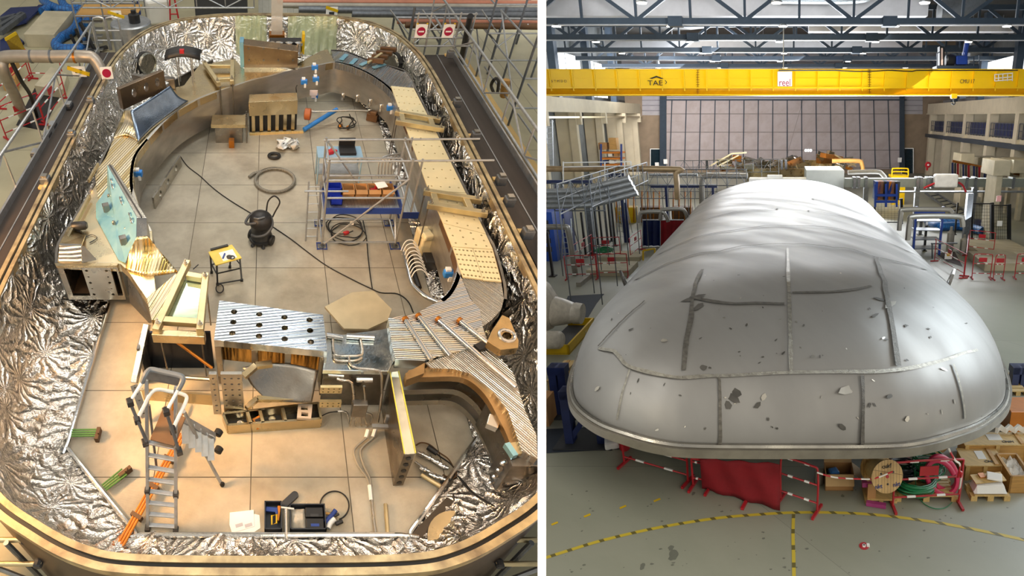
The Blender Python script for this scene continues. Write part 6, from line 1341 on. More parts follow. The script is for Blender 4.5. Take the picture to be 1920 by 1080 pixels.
# roof ducts
for v, w0, w1, u0, u1, lab in ((vt[0] + 2.5, 12.95, 14.4, -15, 9.0, 'long white roof duct behind the topmost truss'), (vt[2] + 2.0, 12.5, 13.6, -15, 12.0, 'long white roof duct behind the third truss'), (vt[1] + 2.0, 12.9, 13.5, 2.0, 17, 'short white roof duct at the second truss'), (vt[4] + 3, 11.6, 12.2, -17, 17, 'pale roof duct just over the crane girder')):
    t = rthing('ventilation_duct', lab, 'duct', (0, v, w0))
    mb = MB(); mb.span((u0, v, w0), (u1, v + 0.9, w1)); RB(mb, 'duct_run', mat('white duct', 'c9c9cc', 0.5, 0, 0.06), t)
    for k in range(7):
        u = u0 + (u1 - u0) * (k + 0.5) / 7; mb = MB(); mb.bar((u, v + 0.2, w1), (u, v + 0.2, w1 + 0.5), 0.04, 0.04, (0, 1, 0)); RB(mb, 'hanger', M['galv'], t)
t = rthing('ventilation_duct', 'silver corrugated round duct beneath the roof', 'duct', (4, vt[0] + 1.2, 13.6))
mb = MB(); path = [(-0.3, vt[0] + 1.6, 14.2), (4.2, vt[0] + 1.6, 14.2), (5.2, vt[0] + 1.6, 14.5), (5.6, vt[0] + 1.6, 15.6)]; mb.tube(cr(path, 6), 0.75, 20); RB(mb, 'duct_run', tiled('spiral duct', '9aa3a8', '7f8b92', '5b666d', 0.35, 40, rough=0.35, metal=0.7, mortar=0.03), t, smooth=True)
t = rthing('ventilation_duct', 'silver round duct elbow by the far end of the topmost truss', 'duct', (11, vt[0] + 2, 13.0))
mb = MB(); path = [(9.6, vt[0] + 2.2, 13.1), (10.6, vt[0] + 2.2, 13.2), (11.6, vt[0] + 2.2, 13.8), (12.0, vt[0] + 2.2, 15.5)]; mb.tube(cr(path, 6), 0.7, 20); RB(mb, 'duct_run', M['galv'], t, smooth=True)
# lamps
lampg = 'roof lamps under the trusses'
proto = None
def roof_lamp(px, py, v):
    global proto
    c = G(px, py, v)
    if proto is None:
        t = rthing('roof_lamp', 'small lit round lamp under a steel roof truss', 'lamp', c, lampg)
        mb = MB(); mb.lathe(c, [(0.06, 0.28), (0.1, 0.16), (0.26, 0.08), (0.28, 0.02), (0.26, 0.0)], 14); RB(mb, 'lamp_shade', M['galv'], t, smooth=True)
        mb = MB(); mb.lathe(c, [(0.24, -0.01), (0.24, -0.035)], 14); RB(mb, 'lamp_lens', mat('lamp glow', 'fff2df', 0.4, emit=14), t)
        proto = (t, c)
    else: dup(proto[0], R(*c) - R(*proto[1]))
for row, xs in ((0, (1043, 1258, 1468, 1678, 1888)), (1, (1117, 1293, 1461, 1642, 1816)), (2, (1166, 1318, 1470, 1618)), (3, (1336, 1462, 1590))):
    y = (49, 78.5, 100, 115)[row]
    for x in xs: roof_lamp(x, y, vt[row])
for x in (1203, 1456, 1734): roof_lamp(x, 5, Q(1464, 46, WC).y - 5)
pb = None
for x in (1234, 1350, 1472, 1583, 1698):
    c = G(x, 127, vt[4] + 1.0)
    if pb is None:
        t = rthing('bell_lamp', 'bell-shaped hanging lamp just above the yellow crane girder', 'lamp', c, 'bell lamps over the crane')
        mb = MB(); mb.lathe(c, [(0.05, 0.85), (0.14, 0.7), (0.18, 0.45), (0.4, 0.1), (0.42, 0.0)], 14); RB(mb, 'lamp_shade', M['galv'], t, smooth=True)
        mb = MB(); mb.lathe(c, [(0.3, 0.02), (0.3, -0.02)], 12); RB(mb, 'lamp_lens', bpy.data.materials['lamp glow'], t)
        mb = MB(); mb.rod(c + Vector((0, 0, 0.85)), c + Vector((0, 0, 2.4)), 0.03, 6); RB(mb, 'rod', m_dkst, t)
        pb = (t, c)
    else: dup(pb[0], R(*c) - R(*pb[1]))
# ------------------------------------------------------------------ travelling crane
VC = 36.5
yT, yB = 131, 178.5
cr_t = rthing('overhead_crane', 'bright yellow overhead travelling crane spanning the whole hall', 'crane', G(1464, yB, VC))
m_yel = mat('crane yellow', 'f0c30f', 0.42, 0, 0.06, 0.6)
zt_, zm_, zb_ = G(1464, yT, VC).z, G(1464, 166, VC).z, G(1464, yB, VC).z
u0, u1 = -17.9, 18.6
mb = MB(); mb.span((u0, VC, zm_), (u1, VC + 1.0, zt_)); RB(mb, 'girder', m_yel, cr_t, clip=CRT)
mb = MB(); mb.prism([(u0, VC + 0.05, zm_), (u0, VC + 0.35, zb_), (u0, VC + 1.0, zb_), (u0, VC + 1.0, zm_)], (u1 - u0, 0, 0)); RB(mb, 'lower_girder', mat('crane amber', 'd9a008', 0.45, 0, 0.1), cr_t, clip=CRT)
mb = MB(); mb.span((u0, VC - 0.12, zb_ - 0.02), (u1, VC + 1.1, zb_ + 0.05)); RB(mb, 'bottom_flange', m_yel, cr_t, clip=CRT)
mb = MB(); mb.span((u0, VC - 0.06, zt_), (u1, VC + 1.1, zt_ + 0.05)); RB(mb, 'top_flange', m_yel, cr_t, clip=CRT)
mb = MB(); mb.span((u0, VC - 0.03, (zt_ + zm_) / 2 + 0.02), (u1, VC, (zt_ + zm_) / 2 + 0.06)); RB(mb, 'web_stiffener', m_yel, cr_t, clip=CRT)
mb = MB(); mb.span((u0, VC - 0.1, zm_), (u1, VC, zm_ + 0.08)); RB(mb, 'web_stiffener', m_yel, cr_t, clip=CRT)
for i in range(22):
    x = 1035 + i * 41.5; a = G(x, 168, VC)
    mb = MB(); mb.span((a.x - 0.03, VC - 0.1, zm_ - 0.15), (a.x + 0.03, VC, zt_)); RB(mb, 'web_stiffener', m_yel, cr_t)
def sign(txt, px, py, size, m, sx=1.0, name='lettering'):
    c = G(px, py, VC - 0.035); mb = MB(); write(mb, txt, size, (c.x, VC - 0.11, c.z), (1, 0, 0), (0, 0, 1), sx); return RB(mb, name, m, cr_t)
sign('TAE', 1229, 156, 0.42, M['black'], 1.3); sign('›', 1249, 153, 0.5, M['black'], 1.2)
c = G(1232, 147.5, VC); mb = MB(); mb.prism([(c.x - 0.45, VC - 0.12, c.z), (c.x, VC - 0.12, c.z + 0.16), (c.x + 0.45, VC - 0.12, c.z), (c.x + 0.3, VC - 0.12, c.z - 0.02), (c.x, VC - 0.12, c.z + 0.08), (c.x - 0.3, VC - 0.12, c.z - 0.02)], (0, -0.01, 0)); RB(mb, 'emblem', M['black'], cr_t)
sign('CMU 17', 1813, 153, 0.34, M['dark'], 0.8); sign('5 T M D D', 1049, 152.5, 0.2, M['brown'], 1.1)
mb = MB(); a, b = G(1458, 162, VC), G(1485, 134.5, VC); mb.span((a.x, VC - 0.13, a.z), (b.x, VC - 0.1, b.z)); RB(mb, 'sign_plate', M['white'], cr_t)
c = G(1471.5, 155.5, VC); mb = MB(); write(mb, 'reel', 0.62, (c.x, VC - 0.135, c.z), (1, 0, 0), (0, 0, 1), 0.78); RB(mb, 'lettering', mat('sign red', 'a51f3a', 0.5), cr_t)
# walkway gate at the crane end
mb = MB()
for yy in (139, 146, 151): a, b = G(1865, yy + 1, VC - 0.2), G(1899, yy - 2, VC - 0.2); mb.bar(a, b, 0.05, 0.05)
for xx in (1865, 1872, 1880, 1889, 1898): mb.bar(G(xx, 139, VC - 0.2), G(xx, 152, VC - 0.2), 0.05, 0.05, (0, 1, 0))
RB(mb, 'end_gate', M['white'], cr_t)
for x in (1308.5, 1630.5):   # access rungs on the girder face
    mb = MB(); a, b = G(x, 131, VC - 0.08), G(x, 177, VC - 0.08); mb.bar(a, b, 0.03, 0.03, (0, 1, 0))
    for k in range(11): q = a.lerp(b, k / 10); mb.bar(q + Vector((-0.1, 0, 0)), q + Vector((0.1, 0, 0)), 0.03, 0.03)
    RB(mb, 'access_ladder', M['glove'], cr_t)
mb = MB(); c = G(1788, 184, VC - 0.5); mb.box(c + Vector((0, 0, 0.12)), (0.38, 0.3, 0.3)); hb = RB(mb, 'hook_block', m_yel, cr_t, bev=0.05)
mb = MB(); mb.tube(cr([c + Vector((0, 0, -0.02)), c + Vector((0.02, 0, -0.18)), c + Vector((0.12, 0, -0.28)), c + Vector((0.03, 0, -0.38)), c + Vector((-0.1, 0, -0.3))], 5), 0.045, 8); RB(mb, 'hook', M['dark'], cr_t, smooth=True)
mb = MB(); pts = []
for i in range(60):
    x = 1460 + i * 7.6; sag = 1.5 * abs(math.sin(i * 0.23)) if 14 < i < 34 else 0.2
    pts.append(G(x, 131.5 + sag * 1.6, VC - 0.1))
mb.tube(pts, 0.035, 6); RB(mb, 'feed_cable', M['black'], cr_t)
mb = MB(); mb.rod(G(1469, 131, VC + 0.3), G(1469, 47, VC + 0.3), 0.04, 6); RB(mb, 'suspension_rod', M['hose'], cr_t)
# hoist trolley
ho = rthing('hoist_trolley', 'hoist trolley with a blue motor standing on the yellow crane girder', 'hoist', G(1810, 130, VC + 0.4))
v = VC + 0.2
mb = MB(); rect(mb, 1758, 123, 1836, 129.8, v, 1.2); RB(mb, 'frame', m_dkst, ho)
c = G(1797, 114, v + 0.5); mb = MB(); mb.lathe(c + Vector((-0.85, 0, 0)), [(0.1, 0), (0.33, 0.02), (0.38, 0.1), (0.38, 0.5), (0.3, 0.56)], 20, (1, 0, 0)); RB(mb, 'motor', M['black'], ho, smooth=True)
mb = MB(); rect(mb, 1793, 104, 1815, 121, v + 0.15, 0.7); rect(mb, 1808, 96, 1814, 106, v + 0.3, 0.5); RB(mb, 'gearbox', M['blue'], ho, bev=0.06)
mb = MB(); mb.rod(G(1809, 104, v + 0.5), G(1813, 81, v + 0.5), 0.17, 12); RB(mb, 'drive_arm', M['blue'], ho, smooth=True)
mb = MB(); rect(mb, 1762, 87, 1771, 126, v + 0.1, 0.5); RB(mb, 'mast', M['black'], ho)
mb = MB(); rect(mb, 1764.5, 90, 1768, 122, v + 0.06, 0.04); RB(mb, 'mast_cover', mat('pink white', 'e5c9bd', 0.6), ho)
mb = MB()
for pa, pb_ in (((1757, 100), (1757, 128)), ((1757, 100), (1763, 97)), ((1836, 103), (1836, 126)), ((1836, 103), (1816, 109)), ((1775, 93), (1775, 110)), ((1826, 106), (1826, 124)), ((1836, 114), (1816, 120))): mb.bar(G(*pa, v), G(*pb_, v), 0.05, 0.05, (0, 1, 0))
RB(mb, 'handrail', m_dkst, ho)
# ------------------------------------------------------------------ tank lid
WF = 1.62
vtip = Q(1475, 857, WF).y
lo_ = Vector((0.18, vtip - 1.83, WF))
lid = rthing('tank_lid', 'enormous domed grey steel tank lid with weld seams', 'tank lid', (0, vtip + 9, WF))
m_lid = mat('lid steel', 'a3a19e', 0.46, 0.6, 0.16, 0.9, 0.0, 8, stretch=(1, 0.35, 1), rvar=0.06)
HL = 2.2; LY0, LY1 = 6.6, 22.5
def longer(l): return [Vector((q.x, q.y if q.y < 11 else 11 + (q.y - 11) * 1.85, 0)) for q in l]
ringL = [Vector((math.copysign(4.84, q.x) if 6 < q.y < 23 else q.x * 1.06, q.y, 0)) for q in longer(ring)]
def S(q, a):
    s = Vector((0, min(max(q.y, LY0), LY1), 0)); p_ = s + (q - s) * (max(0.0, math.cos(a)) ** 0.8); 
    return Vector((p_.x, p_.y, HL * math.sin(a))) + lo_
angs = [i / 28 * PI / 2 for i in range(29)]
fineL = offs(cr(ringL, 14, True), 0.12)
mb = MB(); mb.grid([[S(q, a) for q in fineL] for a in angs], True); RB(mb, 'dome', m_lid, lid, smooth=True, ang=0)
FA, FB = offs(cr(ringL, 10, True), 0.25), offs(cr(ringL, 10, True), 0.02)
fz = lambda l, z: [Vector((q.x, q.y, z)) + lo_ for q in l]
mb = MB(); mb.grid([fz(FB, 0.0), fz(FB, 0.05), fz(FA, 0.05), fz(FA, -0.12), fz(FB, -0.12), fz(FB, 0)], True); RB(mb, 'flange', mat('flange steel', 'a7a094', 0.42, 0.8, 0.25), lid, smooth=True)
mb = MB(); mb.tube(fz(offs(cr(ringL, 10, True), 0.15), 0.06), 0.05, 6, True); RB(mb, 'flange_weld', M['steel'], lid, smooth=True)
m_weld = mat('weld seam', '77736c', 0.5, 0.7, 0.45, 14.0, 0.5, 60); m_weld2 = mat('bright weld seam', 'b3aea2', 0.4, 0.8, 0.4, 14.0, 0.4, 60)
def seam(pts, wdt, m, name='weld_seam'):
    mb = MB(); up = []
    L_, R_ = [], []
    n = len(pts)
    for i in range(n):
        t = pts[min(i + 1, n - 1)][0] - pts[max(i - 1, 0)][0]
        nn = pts[i][1]; sd = t.cross(nn).normalized() * wdt / 2 * (1 + 0.35 * noise.noise(pts[i][0] * 2.0)); L_.append(pts[i][0] - sd + nn * 0.028); R_.append(pts[i][0] + sd + nn * 0.028)
    mb.grid([L_, R_]); RB(mb, name, m, lid)
def SN(q, a):
    p0 = S(q, a); e1 = S(q + Vector((0.01, 0, 0)), a) - p0
    s = Vector((0, min(max(q.y, LY0), LY1), 0)); out = (q - s).normalized()
    tilt = min(1.0, max(0.0, math.tan(max(0, min(PI / 2 - 0.01, a))) * HL / 4.4)) ; n = (out * math.cos(a) * HL + Vector((0, 0, 1)) * math.sin(a) * 4.5).normalized()
    return (p0, n)
def at_pixel(px, py):          # where the dome reads at a pixel: refined on the ring and rise angle
    best = None
    for q in fineL[::1]:
        if q.y > 30: continue
        for a in angs:
            w3 = S(q, a); r = RO + RU * w3.x + RV * w3.y + RW * w3.z - EYE
            zc = r.dot(AF); x = 504 + F * r.x / zc; y = 540 - F * r.dot(AU) / zc
            d = (x - px) ** 2 + (y - py) ** 2
            if best is None or d < best[0]: best = (d, q, a)
    return best[1:]
tabL = []
for q in fineL:
    for a in angs:
        w3 = S(q, a); r = R(*w3) - EYE; zc = r.dot(AF); tabL.append((504 + F * r.x / zc, 540 - F * r.dot(AU) / zc, q, a, zc))
def onlid(px, py):
    c4 = sorted(tabL, key=lambda t: (t[0] - px) ** 2 + (t[1] - py) ** 2)[:6]
    zmin = min(c[4] for c in c4); c4 = [c for c in c4 if c[4] < zmin + 3][:4]
    ws = [1 / ((c[0] - px) ** 2 + (c[1] - py) ** 2 + 0.5) for c in c4]; s = sum(ws)
    p0 = sum((S(c[2], c[3]) * w_ for c, w_ in zip(c4, ws)), Vector()) / s; nn = sum((SN(c[2], c[3])[1] * w_ for c, w_ in zip(c4, ws)), Vector()).normalized()
    return (p0, nn)
def seam_px(pts, wdt, m, n=5):
    p2 = cr([Vector((x, y, 0)) for x, y in pts], n); raw = [onlid(q.x, q.y) for q in p2]
    sm = []
    for i in range(len(raw)):
        j = [raw[k] for k in range(max(0, i - 1), min(len(raw), i + 2))]; sm.append((sum((x[0] for x in j), Vector()) / len(j), raw[i][1]))
    seam(sm, wdt, m)
seam_px([(1070, 600), (1110, 642), (1150, 665), (1190, 687), (1250, 701), (1330, 706), (1420, 704), (1500, 699), (1600, 698), (1690, 692), (1760, 683), (1825, 660), (1862, 630)], 0.07, m_weld2)
seam_px([(1315, 505), (1300, 552), (1296, 600), (1288, 640), (1283, 696)], 0.09, m_weld)
seam_px([(1476, 462), (1479, 550), (1481, 640), (1483, 700)], 0.07, m_weld2)
seam_px([(1640, 482), (1658, 540), (1672, 610), (1684, 690)], 0.1, m_weld)
seam_px([(1290, 562), (1340, 566), (1400, 568), (1476, 570)], 0.08, m_weld)
seam_px([(1480, 552), (1560, 547), (1640, 542)], 0.08, m_weld)
seam_px([(1176, 535), (1240, 500), (1300, 480), (1380, 466), (1476, 459), (1560, 465), (1650, 482), (1730, 505), (1790, 535)], 0.07, m_weld)
seam_px([(1220, 487), (1290, 452), (1380, 430), (1470, 424), (1560, 430), (1660, 455), (1740, 490)], 0.07, m_weld)
seam_px([(1290, 424), (1370, 400), (1440, 393), (1520, 395), (1600, 410), (1660, 435)], 0.07, m_weld)
seam_px([(1340, 394), (1400, 376), (1470, 371), (1540, 375), (1600, 390)], 0.07, m_weld)
seam_px([(1350, 705), (1352, 780), (1350, 835)], 0.06, m_weld); seam_px([(1616, 700), (1618, 770), (1616, 835)], 0.06, m_weld)
seam_px([(1183, 690), (1168, 740), (1158, 790)], 0.05, m_weld2); seam_px([(1785, 680), (1800, 730), (1808, 790)], 0.05, m_weld2)
seam_px([(1122, 652), (1150, 620), (1180, 590), (1215, 562)], 0.05, m_weld)
seam_px([(1105, 640), (1085, 668), (1072, 690)], 0.05, m_weld)
rnd = random.Random(3)
m_scuff = mat('grinding mark', '63605b', 0.55, 0.5, 0.4); m_sc2 = mat('bright grinding mark', 'd9d3c6', 0.3, 0.9, 0.2)
mb = MB(); mb2 = MB()
spots = [(1587, 733, .16), (1382, 736, .15), (1375, 748, .12), (1430, 745, .1), (1300, 560, .2), (1310, 572, .16), (1670, 570, .14), (1650, 560, .12), (1668, 748, .08), (1245, 640, .08), (1640, 590, .08), (1365, 760, .12), (1120, 730, .09), (1420, 760, .09), (1580, 800, .09), (1700, 790, .09), (1320, 690, .1), (1690, 690, .1)]
for i in range(90 + len(spots)):
    px, py, s = spots[i - 90] if i >= 90 else (rnd.uniform(1120, 1840), rnd.uniform(440, 810), rnd.uniform(0.012, 0.05))
    p0, nn = onlid(px, py); t = nn.orthogonal().normalized(); b_ = nn.cross(t); an = rnd.uniform(0, 6)
    e1 = (t * math.cos(an) + b_ * math.sin(an)) * s * rnd.uniform(0.8, 2); e2 = (b_ * math.cos(an) - t * math.sin(an)) * s * 0.6
    pp = p0 + nn * 0.014
    n6 = [pp + e1 * math.cos(k * PI / 3) * rnd.uniform(0.6, 1) + e2 * math.sin(k * PI / 3) * rnd.uniform(0.6, 1) for k in range(6)]
    (mb if i % 3 else mb2).add(n6, [(0, 1, 2, 3, 4, 5)])
props(RB(mb, 'grinding_mark', m_scuff, lid), None, None, None, 'stuff'); props(RB(mb2, 'bright_grinding_mark', m_sc2, lid), None, None, None, 'stuff')
for px, py, s in ((1171, 527, -1), (1780, 521, 1)):      # lifting eyes
    p0, nn = onlid(px, py + 8); a = Vector((s * 0.1, 0.35, 0)).normalized(); up = (Vector((s * 0.3, 0, 1))).normalized()
    prof = [p0 + a * x * 0.28 + up * y * 0.28 for x, y in ((-1.3, -0.7), (1.3, -0.7), (1, 0.5), (0.7, 1.2), (0, 1.6), (-0.7, 1.2), (-1, 0.5))]
    hole = [p0 + a * math.cos(t * PI / 6) * 0.13 + up * (0.15 + math.sin(t * PI / 6) * 0.13) for t in range(12)]
    mb = MB(); mb.holed(prof, [hole], a.cross(up) * 0.06); RB(mb, 'lifting_eye', M['steel_dark'], lid)
# hall R lamps, with unseen fill lights added
def rarea(name, uvw, tgt, sx, sy, p, col): return area(name, R(*uvw), R(*tgt), sx, sy, p, col)
rarea('roof_light_near', (3, 6, 15.5), (3, 10, 0), 18, 3, 760, (1, 0.96, 0.88))
rarea('roof_light_mid', (0, 24, 15.6), (0, 24, 0), 26, 5, 160, (1, 0.95, 0.86))
rarea('roof_light_far', (0, 44, 11.8), (0, 52, 0), 28, 8, 1000, (1, 0.92, 0.82))
rarea('door_light', (-6, 50, 8.5), (0, 71, 6), 26, 5, 4300, (1, 0.92, 0.88)).data.spread = 1.6  # unseen fill light added to brighten the hangar door
rarea('up_fill', (0, 41, 8.9), (0, 37, 16), 30, 4, 3600, (0.92, 0.96, 1))  # unseen upward fill added to brighten roof and trusses
rarea('up_fill', (0, 52, 8.9), (0, 48, 16), 30, 8, 5500, (0.92, 0.96, 1))  # second unseen upward fill, farther down the hall
rarea('truss_fill', (0, 8, 13.0), (0, 30, 13.5), 26, 2.5, 1100, (0.95, 0.97, 1)).data.spread = 0.9  # unseen fill added to light the truss faces
rarea('crane_fill', (0, 16, 11.2), (0, 36.5, 9.6), 24, 2, 480, (1, 0.97, 0.92)).data.spread = 0.7  # unseen narrow fill added for the crane front
rarea('window_light', (21, 13, 8), (3, 10, 2), 10, 5, 1700, (0.82, 0.93, 1))
rarea('low_warm_light', (-13, 6, 6), (-2, 9.5, 2), 1.6, 1.6, 1500, (1, 0.55, 0.22))
# ------------------------------------------------------------------ assembly hall: things on the floor
def up(x, y, yt):
    f_ = Q(x, y); return f_, Vector((f_.x, f_.y, G(x, yt, f_.y).z))
def rtube(name, pts, r, m, label, cat, group=None, n=5, clip=None, sides=10):
    mb = MB(); mb.tube(cr(pts, n), r, sides); return rsolo(name, mb, m, label, cat, group, smooth=True, clip=clip)
def rpart(par, name, m, fn, **k): mb = MB(); fn(mb); return RB(mb, name, m, par, **k)
# tape on the floor
def tape(pts, wdt, name, lab, dash=True):
    p2 = cr([Q(x, y, .004) for x, y in pts], 10); L_, R_ = [], []
    for i in range(len(p2)):
        t = (p2[min(i + 1, len(p2) - 1)] - p2[max(i - 1, 0)]).normalized(); s = Vector((-t.y, t.x, 0)) * wdt / 2; L_.append(p2[i] + s); R_.append(p2[i] - s)
    mb = MB(); mb.grid([L_, R_]); return rsolo(name, mb, banded('hazard tape ' + lab[:12], 'c9b23a', '6b6230', 'X' if 'curving' in lab else 'Y', .34, .72), lab, 'tape', clip=CRT)
tape([(1010, 1050), (1060, 1034), (1130, 1013), (1230, 990), (1340, 972), (1430, 964), (1490, 961), (1560, 961), (1640, 965), (1740, 977), (1830, 993), (1930, 1014)], .07, 'hazard_tape', 'yellow and black hazard tape curving across the floor before the lid')
tape([(1488, 964), (1487, 1000), (1488, 1040), (1489, 1090)], .06, 'hazard_tape', 'straight yellow and black hazard tape running away from the curved tape')
for i, (x, y) in enumerate(((1040, 981), (1101, 966), (1168, 950), (1232, 937))):
    a = Q(x - 6, y + 3, .004); b = Q(x + 6, y - 2, .004); mb = MB(); mb.bar(a, b, .05, .004); rsolo('tape_scrap', mb, M['yellow'], ['first short scrap of yellow tape nearest the partition', 'second short scrap of yellow tape from the partition', 'third short scrap of yellow tape from the partition', 'short scrap of yellow tape nearest the red tarpaulin'][i], 'tape')
mb = MB(); c = Q(1620, 1024); mb.lathe(c, [(.085, 0), (.085, .006)], 24); t = rthing('floor_marker', 'red disc marker on the open floor before the lid', 'marker', c); RB(mb, 'disc', M['red'], t)
mb = MB(); mb.lathe(c + Vector((.0, 0, .006)), [(.035, 0), (.03, .02)], 14); RB(mb, 'target', M['white'], t); mb = MB(); mb.lathe(c + Vector((.0, 0, .026)), [(.016, 0), (.012, .01)], 12); RB(mb, 'prism', M['black'], t)
mb = MB(); mb.box(c + Vector((.07, 0, .02)), (.05, .05, .04)); RB(mb, 'tag', M['white'], t)
rnd = random.Random(11)
mb = MB()
for i in range(90):
    q = Q(rnd.uniform(1035, 1910), rnd.uniform(900, 1075), .003); s = rnd.uniform(.006, .03)
    mb.add([q + Vector((math.cos(k) * s * rnd.uniform(.5, 1.6), math.sin(k) * s * rnd.uniform(.4, 1), 0)) for k in range(6)], [(0, 1, 2, 3, 4, 5)])
for x, y, s in ((1262, 1040, .11), (1258, 1028, .06), (1205, 1062, .06), (1300, 925, .05), (1580, 930, .04)):
    q = Q(x, y, .003); mb.add([q + Vector((math.cos(k * .5) * s * rnd.uniform(.5, 1.0), math.sin(k * .5) * s * rnd.uniform(.8, 1.4), 0)) for k in range(12)], [tuple(range(12))])
props(rsolo('floor_scuff', mb, mat('floor scuff', '6f7166', .6), 'dark scuffs and stains scattered over the worn floor', 'stain'), None, None, None, 'stuff')
# red tarpaulin over barriers
def rbar(p0, p1, lab, h=1.0, group=None, panel=True): return barrier(Q(*p0), Q(*p1), lab, h, None, group, True, panel=panel)
rbar((1171, 870), (1290, 905), 'red and white barrier half under the lid edge, near the navy stand', .85, panel=False)
rbar((1300, 912), (1330, 918), 'short red barrier end beside the red tarpaulin', .95)
ta, tb = Q(1316, 918), Q(1462, 958)
tz1 = G(1316, 862, ta.y).z; tz2 = G(1468, 872, tb.y).z
g_ = []
for j in range(9):
    row = []
    for i in range(15):
        q = ta.lerp(tb, i / 14); w_ = (tz1 + (tz2 - tz1) * i / 14) * j / 8 + .03; row.append(Vector((q.x, q.y + .03 * math.sin(i * 1.3 + j * .6) - .02 * j * 0, w_)))
    g_.append(row)
mb = MB(); mb.grid(g_); rsolo('red_tarpaulin', mb, M['redfab'], 'dark red tarpaulin hung over a barrier in front of the lid', 'tarpaulin', smooth=True, solid=.01)
mb = MB(); a = Q(1398, 950); mb.bar(a + Vector((.03, .2, .03)), a + Vector((-.06, -.1, .03)), .06, .05); rsolo('barrier_foot', mb, M['red'], 'red barrier foot sticking out below the tarpaulin', 'foot')
rbar((1464, 938), (1532, 962), 'red and white barrier between the tarpaulin and the cardboard box', 1.0, panel=False)
mb = MB(); q = Q(1172, 842); mb.lathe(q, [(.1, 0), (.12, .05), (.12, .4), (.08, .45)], 14); rsolo('red_cylinder', mb, M['red'], 'small red cylinder under the lid edge by the navy stand', 'cylinder', smooth=True)
mb = MB(); q = Q(1150, 838); mb.box(q + Vector((0, 0, .12)), (.35, .3, .2), .3, .2); rsolo('plastic_bundle', mb, M['white'], 'white plastic bundle beside the navy stand', 'bundle', bev=.05)
# cardboard box and drums
def rbox(name, p0, p1, ybk, ytop, m, lab, cat, open_=True, group=None, wall=.02):
    a, b = Q(*p0), Q(*p1); d = Q((p0[0] + p1[0]) / 2, ybk).y - a.y; h = G(p0[0], ytop, a.y).z
    t = rthing(name, lab, cat, ((a.x + b.x) / 2, a.y, 0), group); v0, v1 = a.y, a.y + abs(d)
    mb = MB()
    if open_:
        mb.span((a.x, v0, 0), (b.x, v0 + wall, h)); mb.span((a.x, v1 - wall, 0), (b.x, v1, h)); mb.span((a.x, v0, 0), (a.x + wall, v1, h)); mb.span((b.x - wall, v0, 0), (b.x, v1, h)); mb.span((a.x, v0, 0), (b.x, v1, .02))
    else: mb.span((a.x, v0, 0), (b.x, v1, h))
    RB(mb, 'box_body', m, t, bev=0 if open_ else .008); return t, a, b, v0, v1, h
t, a, b, v0, v1, h = rbox('cardboard_box', (1547, 920), (1600, 920), 896, 890, M['card'], 'open cardboard box standing before the lid', 'box')
for s, vv in ((-1, v0), (1, v1)): rpart(t, 'flap', mat('pale card', 'c9a777', .75) if 'pale card' not in bpy.data.materials else bpy.data.materials['pale card'], lambda mb: mb.prism([(a.x, vv, h), (b.x, vv, h), (b.x, vv + s * .1, h + (.22 if s > 0 else -.2)), (a.x, vv + s * .1, h + (.22 if s > 0 else -.2))], (0, .01, 0)))
rpart(t, 'flap', bpy.data.materials['pale card'], lambda mb: mb.prism([(b.x, v0, h), (b.x, v1, h), (b.x + .18, v1, h - .16), (b.x + .18, v0, h - .16)], (0, 0, .01)))
mb = MB(); mb.box(((a.x + b.x) / 2 - .1, (v0 + v1) / 2, .2), (.2, .2, .3), .3); rsolo('small_package', mb, M['skyblue'], 'small wrapped packet inside the open cardboard box', 'packet', bev=.04)
mb = MB(); q = Q(1536, 905); mb.lathe(q, [(.09, 0), (.1, .02), (.1, .3), (.08, .32)], 14); rsolo('grey_bin', mb, M['hose'], 'small grey bin beside the open cardboard box', 'bin', smooth=True)
m_drum = tiled('drum boards', 'cfae78', 'c29e66', '7a5f3a', .07, 5, rough=.6, mortar=.004)
def drum(c, ax, R_, wd, lab, txt=None, core='wood_pale'):
    c = Vector(c); ax = Vector(ax).normalized(); t = rthing('cable_drum', lab, 'cable drum', c - Z * R_)
    rpart(t, 'flange', m_drum, lambda mb: mb.lathe(c - ax * wd / 2, [(R_, -.03), (R_, 0)], 32, ax)); rpart(t, 'flange', m_drum, lambda mb: mb.lathe(c + ax * wd / 2, [(R_, 0), (R_, .03)], 32, ax))
    rpart(t, 'cable_wind', M[core], lambda mb: mb.lathe(c, [(R_ * .72, -wd / 2), (R_ * .72, wd / 2)], 28, ax), smooth=True)
    fc = c - ax * (wd / 2 + .032); e1 = Vector((ax.y, -ax.x, 0)).normalized() * -1; e2 = e1.cross(-ax) if e1.cross(-ax).z > 0 else -e1.cross(-ax)
    if e1.x < 0: e1 = -e1
    for k in range(3): rpart(t, 'bolt', M['dark'], lambda mb: mb.lathe(fc + (e1 * math.cos(k * 2.1 + .5) + e2 * math.sin(k * 2.1 + .5)) * R_ * .45, [(.02, 0), (.015, .012)], 8, -ax))
    rpart(t, 'hub_hole', M['red'], lambda mb: mb.lathe(fc, [(.035, -.004), (.03, .006)], 12, -ax))
    for s_, dx, dy in txt or (): rpart(t, 'lettering', mat('print blue', '27408a', .5) if 'nkt' in s_ else M['black'], lambda mb: write(mb, s_, R_ * .36, fc - ax * .006 + e1 * dx * R_ + e2 * dy * R_, e1, e2))
    return t
q = Q(1652, 884, .74)
drum(q, (-.25, 1, -.32), .31, .5, 'wooden cable drum with blue lettering, tilted towards the floor tape', (('cukf', .0, .62), ('nkt', .55, -.55), ('nkt', -.6, -.5)))
a = Q(1617, 910, .38); rsolo('magenta_board', MB().span((a.x, a.y, .33), (Q(1672, 910, .38).x, a.y + .1, .43)), M['magenta'], 'magenta board laid across below the wooden drum', 'board')
